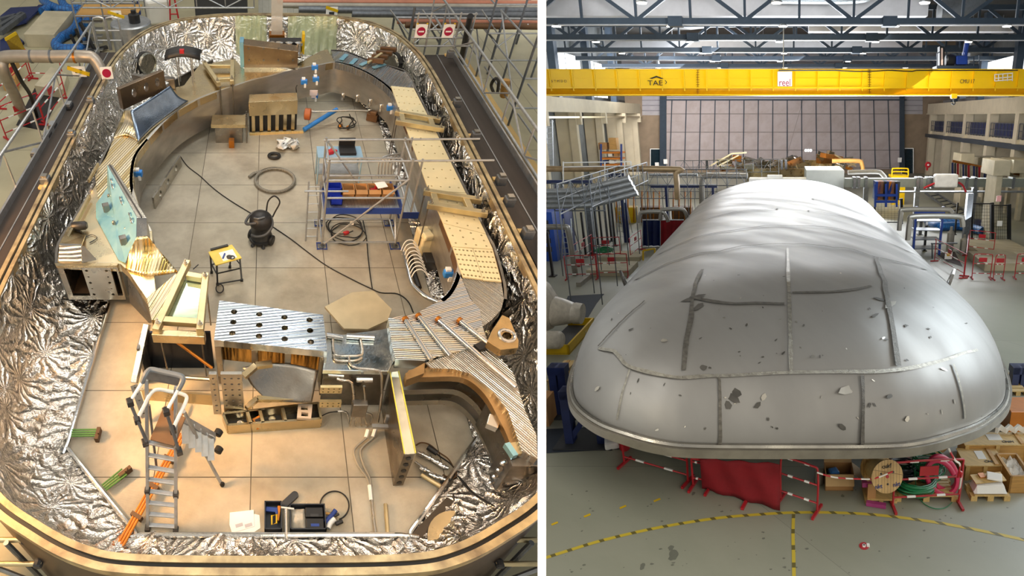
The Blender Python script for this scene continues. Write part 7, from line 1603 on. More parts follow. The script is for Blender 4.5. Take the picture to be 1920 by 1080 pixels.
mb = MB(); a, b = Q(1624, 947), Q(1661, 953); mb.bar(a + Z * .05, b + Z * .05, .08, .08); rsolo('magenta_bar', mb, M['magenta'], 'magenta bar lying on the floor before the black cable coil', 'bar')
wr = rthing('wooden_skid', 'small wrapped wooden skid under the wooden drum', 'skid', Q(1645, 940)); a, b = Q(1626, 944), Q(1678, 944)
rpart(wr, 'deck', M['wood_pale'], lambda mb: mb.span((a.x, a.y, .06), (b.x, a.y + .5, .1)));
for k in range(3): rpart(wr, 'block', M['wood_pale'], lambda mb: mb.span((a.x + (b.x - a.x) * k / 2 - .04, a.y, 0), (a.x + (b.x - a.x) * k / 2 + .04, a.y + .5, .06)))
rpart(wr, 'side_board', M['card'], lambda mb: mb.span((a.x, a.y + .02, .1), (a.x + .16, a.y + .45, .42)))
def coilr(c, R_, r, n, m, lab, tilt=0, name='cable_coil', wob=.12, seed=1, flat=.35, lift=.0):
    rr_ = random.Random(seed); mb = MB(); pts = []; c = Vector(c)
    for k in range(n * 14):
        a = k * 2 * PI / 14; rad = R_ * (1 + wob * math.sin(k * .113 + seed) + wob * .5 * math.sin(k * .71)); 
        pts.append(c + Vector((math.cos(a) * rad, math.sin(a) * rad * flat * 2, r + lift * k / (n * 14) + r * 1.5 * rr_.random())))
    mb.tube(cr(pts, 2), r, 6); return rsolo(name, mb, m, lab, 'cable', smooth=True)
coilr(Q(1656, 938) + Z * .1 + Vector((0, .25, 0)), .19, .018, 12, M['rubber'], 'black cable coil on the small wooden skid', lift=.28, seed=2, flat=.4)
coilr(Q(1690, 903) + Z * .1, .26, .02, 10, M['dark'], 'dark cable coil wrapped in film behind the barrier', lift=.3, seed=5, flat=.4)
# pallet with green cable and pink hose
def pallet(p0, p1, ybk, lab, m='wood_pale', name='pallet'):
    a, b = Q(*p0), Q(*p1); d = abs(Q((p0[0] + p1[0]) / 2, ybk).y - a.y); t = rthing(name, lab, 'pallet', ((a.x + b.x) / 2, a.y + d / 2, 0))
    for k in range(6): rpart(t, 'deck_board', M[m], lambda mb: mb.span((a.x, a.y + d * (k / 6), .11), (b.x, a.y + d * (k / 6) + d / 8, .135)))
    for k in range(3):
        x = a.x + (b.x - a.x) * k / 2
        for j in range(2): rpart(t, 'block', M[m], lambda mb: mb.span((x - .06, a.y + j * (d - .12), .02), (x + .06, a.y + j * (d - .12) + .12, .11)))
        rpart(t, 'skid_board', M[m], lambda mb: mb.span((x - .06, a.y, 0), (x + .06, a.y + d, .02)))
    return t, a, b, d
t, a, b, d = pallet((1684, 941), (1788, 938), 905, 'wooden pallet under the heap of green cable')
c0 = Vector(((a.x + b.x) / 2, a.y + d * .55, .14))
for k, (dx, dy, R_, n, lf, lab) in enumerate(((-.18, -.05, .36, 13, .22, 'lower heap of green cable on the pallet'), (.12, .15, .28, 12, .46, 'upper coil of green cable leaning inside the pink hose'))):
    coilr(c0 + Vector((dx, dy, .0 if k == 0 else .1)), R_, .018, n, M['greencable'], lab, lift=lf, seed=7 + k, flat=.42)
pts = []
for k in range(34):
    a_ = .6 + k * 2 * PI / 17; pts.append(c0 + Vector((.27 + math.cos(a_) * .3 + math.sin(a_) * .0 + .004 * k, -.22 + .18 * math.sin(a_) * .4 + .008 * k, .3 + .34 * math.sin(a_) - .12 * math.cos(a_))))
rtube('pink_hose', pts, .05, M['pink'], 'thick pink hose coil standing against the green cable heap', 'hose', n=4)
rtube('green_cable', [Q(1715, 880, .5), Q(1718, 915, .15), Q(1728, 940, .02), Q(1750, 953, .02), Q(1772, 952, .02), Q(1785, 942, .03)], .009, M['greencable'], 'single green cable trailing on the floor before the pallet', 'cable')
rbar((1674, 951), (1797, 944), 'red and white barrier standing before the pallet of green cable', 1.0)
rtube('warning_tape', [Q(1532, 886, .95), Q(1565, 895, .85), Q(1610, 898, .8), Q(1640, 897, .82), Q(1674, 884, .95)], .015, banded('red white tape', 'c22a35', 'eeeae4', 'X', .3, .5), 'red and white tape strung between two barriers', 'tape')
q = Q(1757, 905); drum((q.x, q.y + 1.1, .55), (-.2, 1, -.3), .5, .6, 'wooden cable drum with black lettering half hidden under the lid', (('MMC', .3, .1),))
mb = MB(); q = Q(1712, 905); mb.lathe(q + Vector((-.1, .9, 0)), [(.24, 0), (.24, .8)], 18); rsolo('pink_roll', mb, mat('dusty pink roll', 'b5838a', .6), 'dusty pink roll standing between the two wooden drums', 'roll', smooth=True)
rtube('warning_tape', [Q(1777, 838, 1.4), Q(1790, 862, 1.1), Q(1800, 872, 1.0), Q(1796, 895, .7), Q(1803, 885, .85), Q(1798, 925, .3)], .02, bpy.data.materials['red white tape'], 'red and white tape knotted around the barrier end by the crates', 'tape')
# crates
def crate(p0, p1, ybk, ytop, lab, m='wood', label_=True, lid=True, txt='CNIM'):
    t, a, b, v0, v1, h = rbox('wooden_crate', p0, p1, ybk, ytop, M[m], lab, 'crate', False)
    for x in (a.x + .04, (a.x + b.x) / 2, b.x - .04): rpart(t, 'batten', M['wood_pale'], lambda mb: mb.span((x - .04, v0 - .02, 0), (x + .04, v0, h)))
    rpart(t, 'lid', M['wood_pale'], lambda mb: mb.span((a.x - .02, v0 - .02, h), (b.x + .02, v1 + .02, h + .025)))
    rpart(t, 'lid_batten', M['wood'], lambda mb: mb.span((b.x - .2, v0, h + .025), (b.x - .12, v1, h + .045)))
    if label_:
        rpart(t, 'paper_label', M['paper'], lambda mb: mb.span((a.x + (b.x - a.x) * .4, v0 + (v1 - v0) * .35, h + .025), (a.x + (b.x - a.x) * .62, v0 + (v1 - v0) * .85, h + .03)))
        rpart(t, 'lettering', M['black'], lambda mb: write(mb, txt, .1, (a.x + (b.x - a.x) * .68, v0 + (v1 - v0) * .2, h + .03), (1, 0, 0), (0, 1, 0)))
    return t, a, b, v0, v1, h
crate((1806, 868), (1925, 866), 845, 835, 'long wooden crate with a paper label, farthest of the crates beside the lid')
crate((1808, 900), (1878, 896), 868, 874, 'wooden crate with a paper label before the long crate')
t, a, b, v0, v1, h = rbox('wooden_crate', (1890, 925), (1930, 922), 880, 893, M['wood'], 'open wooden crate full of white filling at the photo edge', 'crate', True, wall=.04)
g_ = [[Vector((a.x + .05 + (b.x - a.x - .1) * i / 9, v0 + .05 + (v1 - v0 - .1) * j / 9, h - .1 + .12 * noise.noise(Vector((i * .9, j * .9, 2))))) for j in range(10)] for i in range(10)]
rpart(t, 'packing_fill', M['white'], lambda mb: mb.grid(g_))
t, a, b, d = pallet((1826, 940), (1888, 940), 915, 'small pallet before the labelled crates')
mb = MB(); g_ = [[Vector((a.x + (b.x - a.x) * i / 11, a.y + .02 + (d - .04) * j / 6, .14 + (.16 + .03 * noise.noise(Vector((i, j, 4)))) * (1 if 0 < i < 11 and 0 < j < 6 else .1))) for j in range(7)] for i in range(12)]
mb.grid(g_); rsolo('plastic_pack', mb, M['white'], 'white plastic-wrapped pack lying on the small pallet', 'pack', smooth=True)
mb = MB(); mb.box(((a.x + b.x) / 2, a.y + d * .6, .36), (b.x - a.x, d * .6, .02), .15, .1); rsolo('plywood_sheet', mb, M['wood_pale'], 'thin plywood sheet on the white plastic pack', 'sheet')
mb = MB(); mb.box(((a.x + b.x) / 2 + .1, a.y + d * .5, .42), (.28, .2, .04), -.3, .1); rsolo('white_envelope', mb, M['paper'], 'white envelope on the thin plywood sheet', 'envelope', bev=.01)
mb = MB(); mb.box(((a.x + b.x) / 2 - .12, a.y + d * .66, .4), (.12, .12, .02), .2, .1); rsolo('orange_label', mb, M['orange'], 'square orange-red card beside the white envelope', 'card')
g_ = [[Vector((Q(1880, 880).x + i * .1, Q(1880, 880).y + .6 + .06 * (i % 2), .5 + .05 * (i % 2) + j * .14)) for i in range(9)] for j in range(2)]
mb = MB(); mb.grid(g_); rsolo('zigzag_packing', mb, M['white'], 'zigzag white packing strip on top of the crates', 'packing', solid=.04)
t, a, b, d = pallet((1893, 742), (1925, 742), 705, 'wooden pallet beside the lid flange at the photo edge')
t, a, b, d = pallet((1893, 790), (1925, 795), 765, 'second wooden pallet nearer the crates at the photo edge')
mb = MB(); a = Q(1890, 815); mb.span((a.x, a.y, 0), (a.x + 1.2, a.y + .7, .6)); rsolo('orange_crate', mb, M['orange'], 'orange-brown crate with a white stencil beside the lid flange', 'crate', bev=.01)
# navy stands below the lid
def stand(x0, x1, y, yt, lab):
    a, b = Q(x0, y), Q(x1, y); h = min(1.35, G(x0, yt, a.y).z); t = rthing('support_stand', lab, 'stand', ((a.x + b.x) / 2, a.y, 0))
    for x in (a.x, b.x): rpart(t, 'leg', M['navy'], lambda mb: mb.span((x - .09, a.y, 0), (x + .09, a.y + .25, h)), clip=CRT)
    rpart(t, 'top_beam', M['navy'], lambda mb: mb.span((a.x - .1, a.y, h - .2), (b.x + .1, a.y + .3, h)), clip=CRT); rpart(t, 'base_plate', M['dark'], lambda mb: mb.span((a.x - .3, a.y - .2, 0), (b.x + .3, a.y + .6, .04)), clip=CRT)
    rpart(t, 'brace', M['navy'], lambda mb: mb.bar((a.x, a.y + .1, .1), (b.x, a.y + .1, h - .2), .12, .12)); return t
stand(1068, 1128, 835, 700, 'navy steel stand under the lid flange by the partition')
stand(1045, 1062, 780, 690, 'navy steel stand behind the first one by the partition')
stand(1902, 1918, 730, 690, 'navy steel stand under the lid flange by the pallets')
mb = MB(); mb.prism([Q(1020, 850, .004), Q(1165, 842, .004), Q(1130, 800, .004), Q(1020, 805, .004)], (0, 0, .006)); rsolo('dark_mat', mb, mat('dark floor mat', '2c3440', .7), 'dark flat floor mat under the navy stands', 'mat', clip=CRT)
# wrapped pieces and yellow skip on the partition side
wp = rthing('wrapped_coil', 'big lump of equipment wrapped in white film at the partition', 'wrapped part', Q(1045, 640))
q = Q(1052, 640)
rpart(wp, 'wrapped_body', mat('white film wrap', 'cdc6b8', .35, 0, .25, 6, .6, 12), lambda mb: mb.lathe(q + Vector((-.9, .3, 1.1)), [(.2, -.9), (.75, -.7), (.95, -.1), (.8, .5), (.35, .75)], 20, (1, .1, .1)), smooth=True, clip=CRT)
rpart(wp, 'wrapped_neck', bpy.data.materials['white film wrap'], lambda mb: mb.lathe(q + Vector((-.2, .3, .95)), [(.5, 0), (.42, .35), (.34, .6), (.36, .65), (.34, .9), (.2, .92)], 18, (1, 0, -.1)), smooth=True, clip=CRT)
mb = MB(); mb.lathe(Q(1035, 665) + Vector((-.5, 0, .5)), [(.26, 0), (.28, .1), (.28, .8), (.2, .9)], 18, (1, 0, 0)); rsolo('wrapped_roll', mb, bpy.data.materials['white film wrap'], 'short white wrapped roll below the big wrapped lump', 'roll', smooth=True, clip=CRT)
sk = rthing('yellow_skip', 'open yellow steel skip below the wrapped lump', 'skip', Q(1050, 660)); a, b = Q(1012, 665), Q(1068, 665)
for f_ in (lambda mb: mb.span((a.x, a.y, .0), (b.x, a.y + .06, .32)), lambda mb: mb.prism([(b.x - .06, a.y, 0), (b.x, a.y, 0), (b.x, a.y, .32), (b.x - .06, a.y, .32)], (0, 2.4, 0)), lambda mb: mb.span((a.x, a.y + 2.35, 0), (b.x, a.y + 2.4, .32))): rpart(sk, 'side', M['yellow'], f_, clip=CRT)
rpart(sk, 'skip_floor', M['dark'], lambda mb: mb.span((a.x, a.y, .02), (b.x, a.y + 2.4, .05)), clip=CRT)
crate((1032, 755), (1056, 750), 715, 715, 'pale wooden crate against the partition below the yellow skip', 'wood_pale', False)
mb = MB(); a = Q(1010, 800); mb.span((a.x, a.y, 0), (Q(1030, 800).x, a.y + .5, .7)); rsolo('cardboard_box', mb, M['card'], 'brown box against the partition beside the navy stand', 'box', clip=CRT)
mb = MB(); a, b = Q(1085, 538), Q(1107, 520); mb.bar(a + Z * .1, b + Z * .1, .2, .2); rsolo('grey_beam', mb, M['hose'], 'short grey beam lying on the floor beyond the lifting eye', 'beam')
mb = MB(); mb.prism([Q(1065, 555, .004), Q(1133, 551, .004), Q(1118, 570, .004), Q(1100, 600, .004), Q(1040, 610, .004)], (0, 0, .004)); rsolo('dark_mat', mb, bpy.data.materials['dark floor mat'], 'dark floor patch behind the wrapped lump', 'mat')
# barriers by the partition side
for p0, p1, lab in (((1063, 524), (1120, 523), 'red barrier nearest the grey elbow pipe by the partition'), ((1122, 521), (1178, 519), 'red barrier around the low slab beyond the lid'), ((1080, 500), (1112, 478), 'red barrier running back beside the elbow pipe'), ((1112, 485), (1164, 483), 'red barrier at the back of the low slab'), ((1183, 486), (1204, 468), 'red barrier between the slab and the navy screen')): rbar(p0, p1, lab, 1.1)
for p0, p1, yb_, yt, lab in (((1100, 518), (1180, 518), 500, 507, 'low concrete slab with cables on it, inside the red barriers'), ((1120, 490), (1200, 490), 478, 482, 'low concrete slab behind the first inside the barriers')):
    rbox('concrete_slab', p0, p1, yb_, yt, M['concrete'], lab, 'slab', False)
coilr(Q(1135, 492) + Z * .5, .42, .03, 6, M['greencable'], 'loose heap of green and red cable on the low slab', seed=3, lift=.2)
yf = rthing('yellow_trestle', 'yellow tube trestle by the low slab at the lid', 'trestle', Q(1210, 488))
for p0, p1 in (((1206, 488), (1206, 470)), ((1206, 470), (1228, 466)), ((1228, 466), (1228, 480))): rpart(yf, 'tube', M['yellow'], lambda mb: mb.bar(G(*p0, Q(1210, 488).y), G(*p1, Q(1210, 488).y), .08, .08, (0, 1, 0)))
# screens
for x0, x1, m, lab in ((1205, 1238, 'navy', 'navy fabric welding screen beside the lid'), (1238, 1282, 'redfab', 'red fabric welding screen beside the lid')):
    v_ = Q(1220, 462).y; t = rthing('welding_screen', lab, 'screen', G((x0 + x1) / 2, 462, v_)); g_ = [[G(x0 + (x1 - x0) * i / 8, 461 - 48 * j / 5, v_) + Vector((0, .08 * math.sin(i * 2.1), 0)) for i in range(9)] for j in range(6)]
    rpart(t, 'curtain', M[m], lambda mb: mb.grid(g_), smooth=True); rpart(t, 'rod', M['galv'], lambda mb: mb.bar(G(x0, 412.5, v_), G(x1, 412.5, v_), .05, .05)); rpart(t, 'post', M['galv'], lambda mb: mb.bar(G(x0, 464, v_), G(x0, 412, v_), .05, .05, (0, 1, 0)))
# elbow pipes
def gp_(pts, v, r, m, lab, name='bent_pipe', cat='pipe', clip=CRT, n=5):
    o_ = []
    P3 = [G(x, y, v) for x, y in pts]
    for i, q in enumerate(P3):
        if 0 < i < len(P3) - 1:
            for k in (-1, 1):
                dd = P3[i + k] - q; o_.append(q + dd * min(.45, r * 1.6 / dd.length))
        else: o_.append(q)
    mb = MB(); mb.tube(cr(o_, n), r, 12); return rsolo(name, mb, m, lab, cat, smooth=True, clip=clip)
m_pipe = mat('lagged pipe', '96928a', .4, .5, .15)
v0_ = Q(1080, 516).y
gp_([(1010, 426), (1064, 426), (1079, 516)], v0_, .13, m_pipe, 'pale grey elbow pipe coming from the partition down to the floor')
gp_([(1010, 317), (1267, 317), (1270, 374)], 30, .16, mat('tan pipe', 'a58c68', .45, .4, .2), 'long tan pipe running out from the partition and bending down')
gp_([(1218, 328), (1308, 328)], 36, .09, M['galv'], 'thin pipe leading to the grey vertical elbow pipe'); gp_([(1316, 382), (1317, 330), (1345, 329), (1402, 330)], 35.2, .18, m_pipe, 'thick grey pipe bending from vertical towards the lid crown')
for k in range(4):
    y = 352 + k * 9; gp_([(1010, y + 8), (1085 + k * 6, y + 6), (1115 + k * 8, y - 2), (1180 + k * 5, y - 18)], 22.5 + k * .4, .13, M['galv'], ['topmost', 'second', 'third', 'lowest'][k] + ' of four silver ducts sweeping out from the partition')
for x0, x1, y, lab in ((1198, 1253, 398, 'pale arched pipe behind the navy screen'), (1238, 1290, 393, 'pale arched pipe behind the red screen')): gp_([(x0, y + 20), (x0 + 2, y), (x1 - 8, y - 1), (x1, y + 18)], 24, .09, m_pipe, lab)
# blue cabinets, fence posts, ladders at the partition side
for x0, x1, yb, yt, v_, lab in ((1014, 1046, 490, 398, None, 'tall blue cabinet standing at the partition'), (1046, 1066, 478, 396, None, 'blue cabinet with dark vents beside the tall one')):
    a, b = Q(x0, yb), Q(x1, yb); h = G(x0, yt, a.y).z; t = rthing('blue_cabinet', lab, 'cabinet', ((a.x + b.x) / 2, a.y, 0)); rpart(t, 'cabinet_body', M['blue'] if x0 > 1020 else mat('bright blue', '2a55b8', .45), lambda mb: mb.span((a.x, a.y, 0), (b.x, a.y + 1.2, h)), clip=CRT)
    for k in range(4): rpart(t, 'vent', M['dark'], lambda mb: mb.span((a.x + (b.x - a.x) * .3, a.y - .02, h * (.2 + .18 * k)), (a.x + (b.x - a.x) * .75, a.y, h * (.3 + .18 * k))), clip=CRT)
gf = 'black fence posts by the partition'
for x, y, yt in ((1037, 518, 435), (1099, 481, 398), (1122, 462, 386), (1130, 459, 386), (1147, 452, 372), (1154, 461, 368), (1140, 455, 372)):
    a, b = up(x, y, yt); mb = MB(); mb.bar(a, b, .1, .1, (0, 1, 0)); mb.box(a + Z * .02, (.3, .3, .04)); rsolo('fence_post', mb, M['black'], 'slim black fence post standing by the partition side scaffolds', 'post', gf)
a, b = up(1112, 474, 382); mb = MB(); mb.bar(a, b, .32, .32, (0, 1, 0)); mb.box(a + Z * .03, (.6, .6, .06)); mb.box(b, (.8, .4, .15)); rsolo('steel_column', mb, M['galv_dark'], 'wide grey steel column among the black fence posts', 'column')
for x, y, lab in ((1072, 480, 'white trestle ladder beside the blue cabinets'), (1172, 440, 'white trestle ladder near the navy screen')):
    a, b = up(x, y, y - 70); t = rthing('trestle_ladder', lab, 'ladder', a)
    for s in (-1, 1):
        for e in (-1, 1): rpart(t, 'rail', M['galv'], lambda mb: mb.rod(a + Vector((s * .3, e * .6, 0)), b + Vector((s * .2, 0, 0)), .03, 6))
    for k in range(7): rpart(t, 'rung', M['galv'], lambda mb: mb.rod(a.lerp(b, k / 7.5) + Vector((-.28, -.6 * (1 - k / 7.5), 0)), a.lerp(b, k / 7.5) + Vector((.28, -.6 * (1 - k / 7.5), 0)), .02, 6))
# scaffold gantries behind
def rgirder(a, b, h, n, lab, r=.028, m='galv_dark', wide=.0):
    a, b = Vector(a), Vector(b); t = rthing('lattice_gantry', lab, 'gantry', (a + b) / 2)
    for q in (0, .5, 1): rpart(t, 'chord', M[m], lambda mb: mb.rod(a + Z * h * q, b + Z * h * q, r * (1 if q != .5 else .6), 6), clip=CRT)
    for i in range(n + 1):
        p0 = a.lerp(b, i / n); rpart(t, 'upright', M[m], lambda mb: mb.rod(p0 - Z * (p0.z if i % 2 == 0 else 0), p0 + Z * h, r * .8, 6), clip=CRT)
        if i < n: p1 = a.lerp(b, (i + 1) / n); rpart(t, 'diagonal', M[m], lambda mb: mb.rod(p0 + Z * (h if i % 2 else 0), p1 + Z * (0 if i % 2 else h), r * .6, 6), clip=CRT)
    return t
rgirder(G(1050, 402, 18) , G(1165, 345, 30), 1.0, 7, 'long galvanised gantry receding beside the partition'); rgirder(G(1110, 388, 20), G(1215, 338, 31), 1.0, 9, 'second galvanised gantry receding beside the first one')
rgirder(G(1160, 372, 36.5), G(1345, 372, 36.5), .9, 9, 'galvanised gantry crossing behind the welding screens'); rgirder(G(1268, 325, 40), G(1460, 322, 40), .9, 12, 'long low gantry in front of the distant foil-wrapped tank')
rgirder(G(1040, 395, 24), G(1135, 395, 24), 1.2, 5, 'galvanised gantry beside the blue cabinets'); rgirder(G(1215, 348, 34), G(1400, 348, 34), 1.0, 10, 'galvanised gantry over the navy beam behind the grey pipe')
rgirder(G(1030, 372, 33), G(1170, 360, 33), 1.0, 7, 'galvanised gantry under the four silver ducts', m='galv_dark')
t = rthing('guard_railing', 'thin white tube railing over the long tan pipe', 'railing', G(1120, 318, 29.5))
for x in (1056, 1134, 1171, 1183): rpart(t, 'post', M['white'], lambda mb: mb.bar(G(x, 380 if x < 1180 else 318, 29.5), G(x, 303, 29.5), .05, .05, (0, 1, 0)))
for y in (305, 313): rpart(t, 'rail', M['white'], lambda mb: mb.bar(G(1056, y, 29.5), G(1183, y - 2, 29.5), .05, .05))
for x0, x1, y, v_, lab in ((1010, 1110, 341, 31, 'navy steel beam under the long tan pipe by the partition'), (1135, 1172, 328, 31, 'short navy steel beam under the tan pipe'), (1220, 1345, 349, 35.8, 'navy steel beam behind the grey elbow pipe')):
    mb = MB(); a, b = G(x0, y, v_), G(x1, y, v_); mb.bar(a, b, .2, .2); mb.bar(Vector((a.x + 1, a.y, 0)), Vector((a.x + 1, a.y, a.z)), .15, .15, (0, 1, 0)); mb.bar(Vector((b.x - .3, b.y, 0)), Vector((b.x - .3, b.y, b.z)), .15, .15, (0, 1, 0)); rsolo('navy_beam', mb, M['navy'], lab, 'beam', clip=CRT)
for x, lab in ((1178, 'yellow lifting frame beyond the trestle ladder'), (1305, 'amber pipe bundle behind the grey elbow pipe'), (1255, 'amber machine base behind the red screen')):
    a, b = up(x, 415 if x < 1200 else 390, 400 if x < 1200 else 360); a = Vector((a.x, 37, 0)); t = rthing('yellow_machine', lab, 'machine', a)
    rpart(t, 'base', M['yellow'] if x < 1200 else M['brown'], lambda mb: mb.span((a.x - .7, a.y, 0), (a.x + .7, a.y + .8, 1.1)), bev=.05)
    for k in range(4): rpart(t, 'tube', M['glove'], lambda mb: mb.rod((a.x - .6 + .4 * k, a.y - .1, .1), (a.x - .5 + .4 * k, a.y + .2, 2.2), .05, 8))
# shelving
sh = rthing('storage_rack', 'tall storage rack with orange beams and boxes in the wall bay', 'rack', G(1146, 316, 52)); v_ = 52
for x in (1127, 1165):
    rpart(sh, 'upright', M['blue'], lambda mb: mb.bar(G(x, 318, v_), G(x, 270, v_), .15, .15, (0, 1, 0)))
for y in (288, 299, 311): rpart(sh, 'shelf', M['orange'], lambda mb: mb.span((G(1126, y, v_).x, v_, G(1126, y, v_).z), (G(1166, y, v_).x, v_ + 1.2, G(1126, y, v_).z + .15)))
for i, (x, y, w_, h_, m, lab) in enumerate(((1130, 284, 14, 13, 'card', 'wide brown carton on the top shelf of the storage rack'), (1149, 284, 12, 22, 'wood', 'tall plywood case on the top shelf of the storage rack'), (1144, 297, 7, 6, 'white', 'white carton on the middle shelf of the storage rack'), (1156, 297, 9, 6, 'card', 'small brown carton on the middle shelf of the storage rack'), (1147, 310, 9, 6, 'white', 'white round tub on the lower shelf of the storage rack'), (1134, 310, 7, 6, 'blue', 'blue box on the lower shelf of the storage rack'))):
    a, b = G(x - w_ / 2, y, v_ + .1), G(x + w_ / 2, y - h_, v_ + .1); mb = MB(); mb.span((a.x, v_ + .1, a.z + .16), (b.x, v_ + .9, b.z + .16)); rsolo('stored_box', mb, M[m], lab, 'box', bev=.02)
wl = rthing('wall_ladder', 'tall scaffold ladder frame on the side wall by the partition', 'ladder', G(1032, 312, 42))
for x in (1026, 1037): rpart(wl, 'rail', M['galv'], lambda mb: mb.bar(G(x, 312, 42), G(x - 2, 225, 42), .08, .08, (0, 1, 0)), clip=CRT)
for k in range(9): rpart(wl, 'rung', M['galv'], lambda mb: mb.bar(G(1026, 310 - k * 10, 42), G(1037, 308 - k * 10, 42), .06, .06), clip=CRT)
# distant tank
dt = rthing('distant_tank', 'distant opened tank with foil and machined coil parts rising behind the lid', 'tank', (0, 47, 0))
ringD = [Vector((q.x * .95 + .9, 47 + q.y * .55, 0)) for q in cr(ring, 3, True)]
rpart(dt, 'rim', M['steel_gold'], lambda mb: mb.grid([zz(ringD, 0), zz(ringD, 2.7), zz(offs(ringD, -.25), 2.7), zz(offs(ringD, -.25), 1.5)], True))
rr_ = random.Random(5)
for i in range(26):
    px = rr_.uniform(1350, 1590); py = rr_.uniform(289, 314); c = G(px, py, 49 + rr_.uniform(0, 5)); d_ = (rr_.uniform(.5, 2.0), rr_.uniform(.3, 1), rr_.uniform(.2, .9))
    rpart(dt, 'coil_part', [M['steel_bright'], M['steel_gold'], M['steel'], M['glove']][i % 4], lambda mb: mb.box(c, d_, rr_.uniform(-.6, .6), rr_.uniform(-.3, .3), rr_.uniform(-.5, .5)), bev=.03)
for x0, y0, x1, y1 in ((1330, 312, 1372, 288), (1372, 288, 1400, 286), (1345, 312, 1385, 291), (1565, 290, 1605, 312), (1590, 312, 1618, 300)): rpart(dt, 'handrail', M['alu_gold'], lambda mb: mb.bar(G(x0, y0, 48), G(x1, y1, 48), .12, .12))
mb = MB(); c = G(1515, 283, 49); a = G(1508, 285, 49); b = G(1523, 279, 49); mb.span((a.x, 49, a.z), (b.x, 49.3, b.z)); o_ = RB(mb, 'drilled_plate', M['galv_dark'], dt)
for k in range(3): c = G(1511 + k * 4.5, 282, 48.95); rpart(dt, 'plate_hole', M['white'], lambda mb: mb.lathe(c, [(.12, 0), (.12, .03)], 10, (0, -1, 0)))
for x in (1326, 1466, 1474): a = G(x, 318, 46); b = G(x - .5, 300, 46); rpart(dt, 'mast', M['black'], lambda mb: mb.bar(a, b, .2, .2, (0, 1, 0)))
gp_([(1560, 302), (1615, 302), (1618, 320)], 46, .18, mat('amber pipe', 'b58a4e', .45, .4), 'amber elbow pipe behind the distant tank', clip=None); gp_([(1590, 323), (1650, 322), (1660, 334)], 40, .16, M['hose'], 'grey elbow pipe in front of the yellow lift platform', clip=None)
# white cabinet and ledges on the lid crown side
v_ = 36.5
cb = rthing('white_cabinet', 'large pale grey cabinet standing behind the lid crown', 'cabinet', G(1548, 372, v_)); a, b = G(1511, 372, v_), G(1583, 319, v_)
rpart(cb, 'cabinet_body', mat('pale cabinet', 'ccd3d3', .45, .1, .06), lambda mb: mb.span((a.x, v_, a.z), (b.x, v_ + 3, b.z)), bev=.03); rpart(cb, 'leg', M['galv'], lambda mb: mb.span((a.x + .3, v_ + .3, 0), (b.x - .3, v_ + 2.5, a.z)))
rpart(cb, 'cable_gland', M['hose'], lambda mb: mb.lathe(G(1590, 345, v_ + .5), [(.25, 0), (.3, .2), (.25, .5)], 14, (1, 0, 0)), smooth=True)
mb = MB(); a, b = G(1404, 342, 35.4), G(1512, 335, 35.4); mb.span((a.x, 35.4, a.z), (b.x, 36.4, b.z)); mb.span((a.x + 1.2, 35.5, b.z), (a.x + 2.2, 36, b.z + .2)); mb.span((a.x + .2, 35.5, 0), (b.x - .2, 36.2, a.z)); rsolo('white_platform', mb, M['white'], 'long white platform just behind the lid crown', 'platform', bev=.02)
# cable duct, supports, white box
v_ = 35
cd = rthing('cable_duct', 'long grey rectangular cable duct on posts running to the photo edge', 'duct', G(1740, 345, v_)); a, b = G(1584, 351, v_), G(1935, 335, v_)
rpart(cd, 'duct_run', mat('duct grey green', '9aa096', .45, .4, .1), lambda mb: mb.span((a.x, v_, a.z), (b.x, v_ + .6, b.z)))
for x in (1602, 1610, 1624, 1720, 1727, 1740, 1748, 1812, 1828, 1899):
    q = G(x, 350, v_); rpart(cd, 'coupling', M['galv'], lambda mb: mb.span((q.x - .09, v_ - .06, a.z - .08), (q.x + .09, v_ + .66, b.z + .08)))
for x in (1625, 1722, 1830): q = G(x, 352, v_); rpart(cd, 'post', M['galv'], lambda mb: mb.span((q.x - .15, v_ + .1, 0), (q.x + .15, v_ + .4, a.z)))
rpart(cd, 'tray', M['galv'], lambda mb: mb.span((a.x + 3, v_ - .1, a.z - .35), (b.x, v_ + .5, a.z - .28)))
wbx = rthing('white_box', 'white rounded equipment box hung over the cable duct with red cables', 'box', G(1775, 353, v_ - .6)); a, b = G(1752, 352, v_ - .6), G(1798, 327, v_ - .6)
rpart(wbx, 'box_body', mat('ivory white', 'e9e8e4', .4), lambda mb: mb.span((a.x, v_ - .6, a.z), (b.x, v_ - .1, b.z)), bev=.08)
for pts in (((1757, 342), (1745, 347), (1732, 353)), ((1797, 342), (1805, 348), (1811, 360))): rpart(wbx, 'red_cable', M['red'], lambda mb: mb.tube(cr([G(*q, v_ - .5) for q in pts], 5), .07, 8), smooth=True)
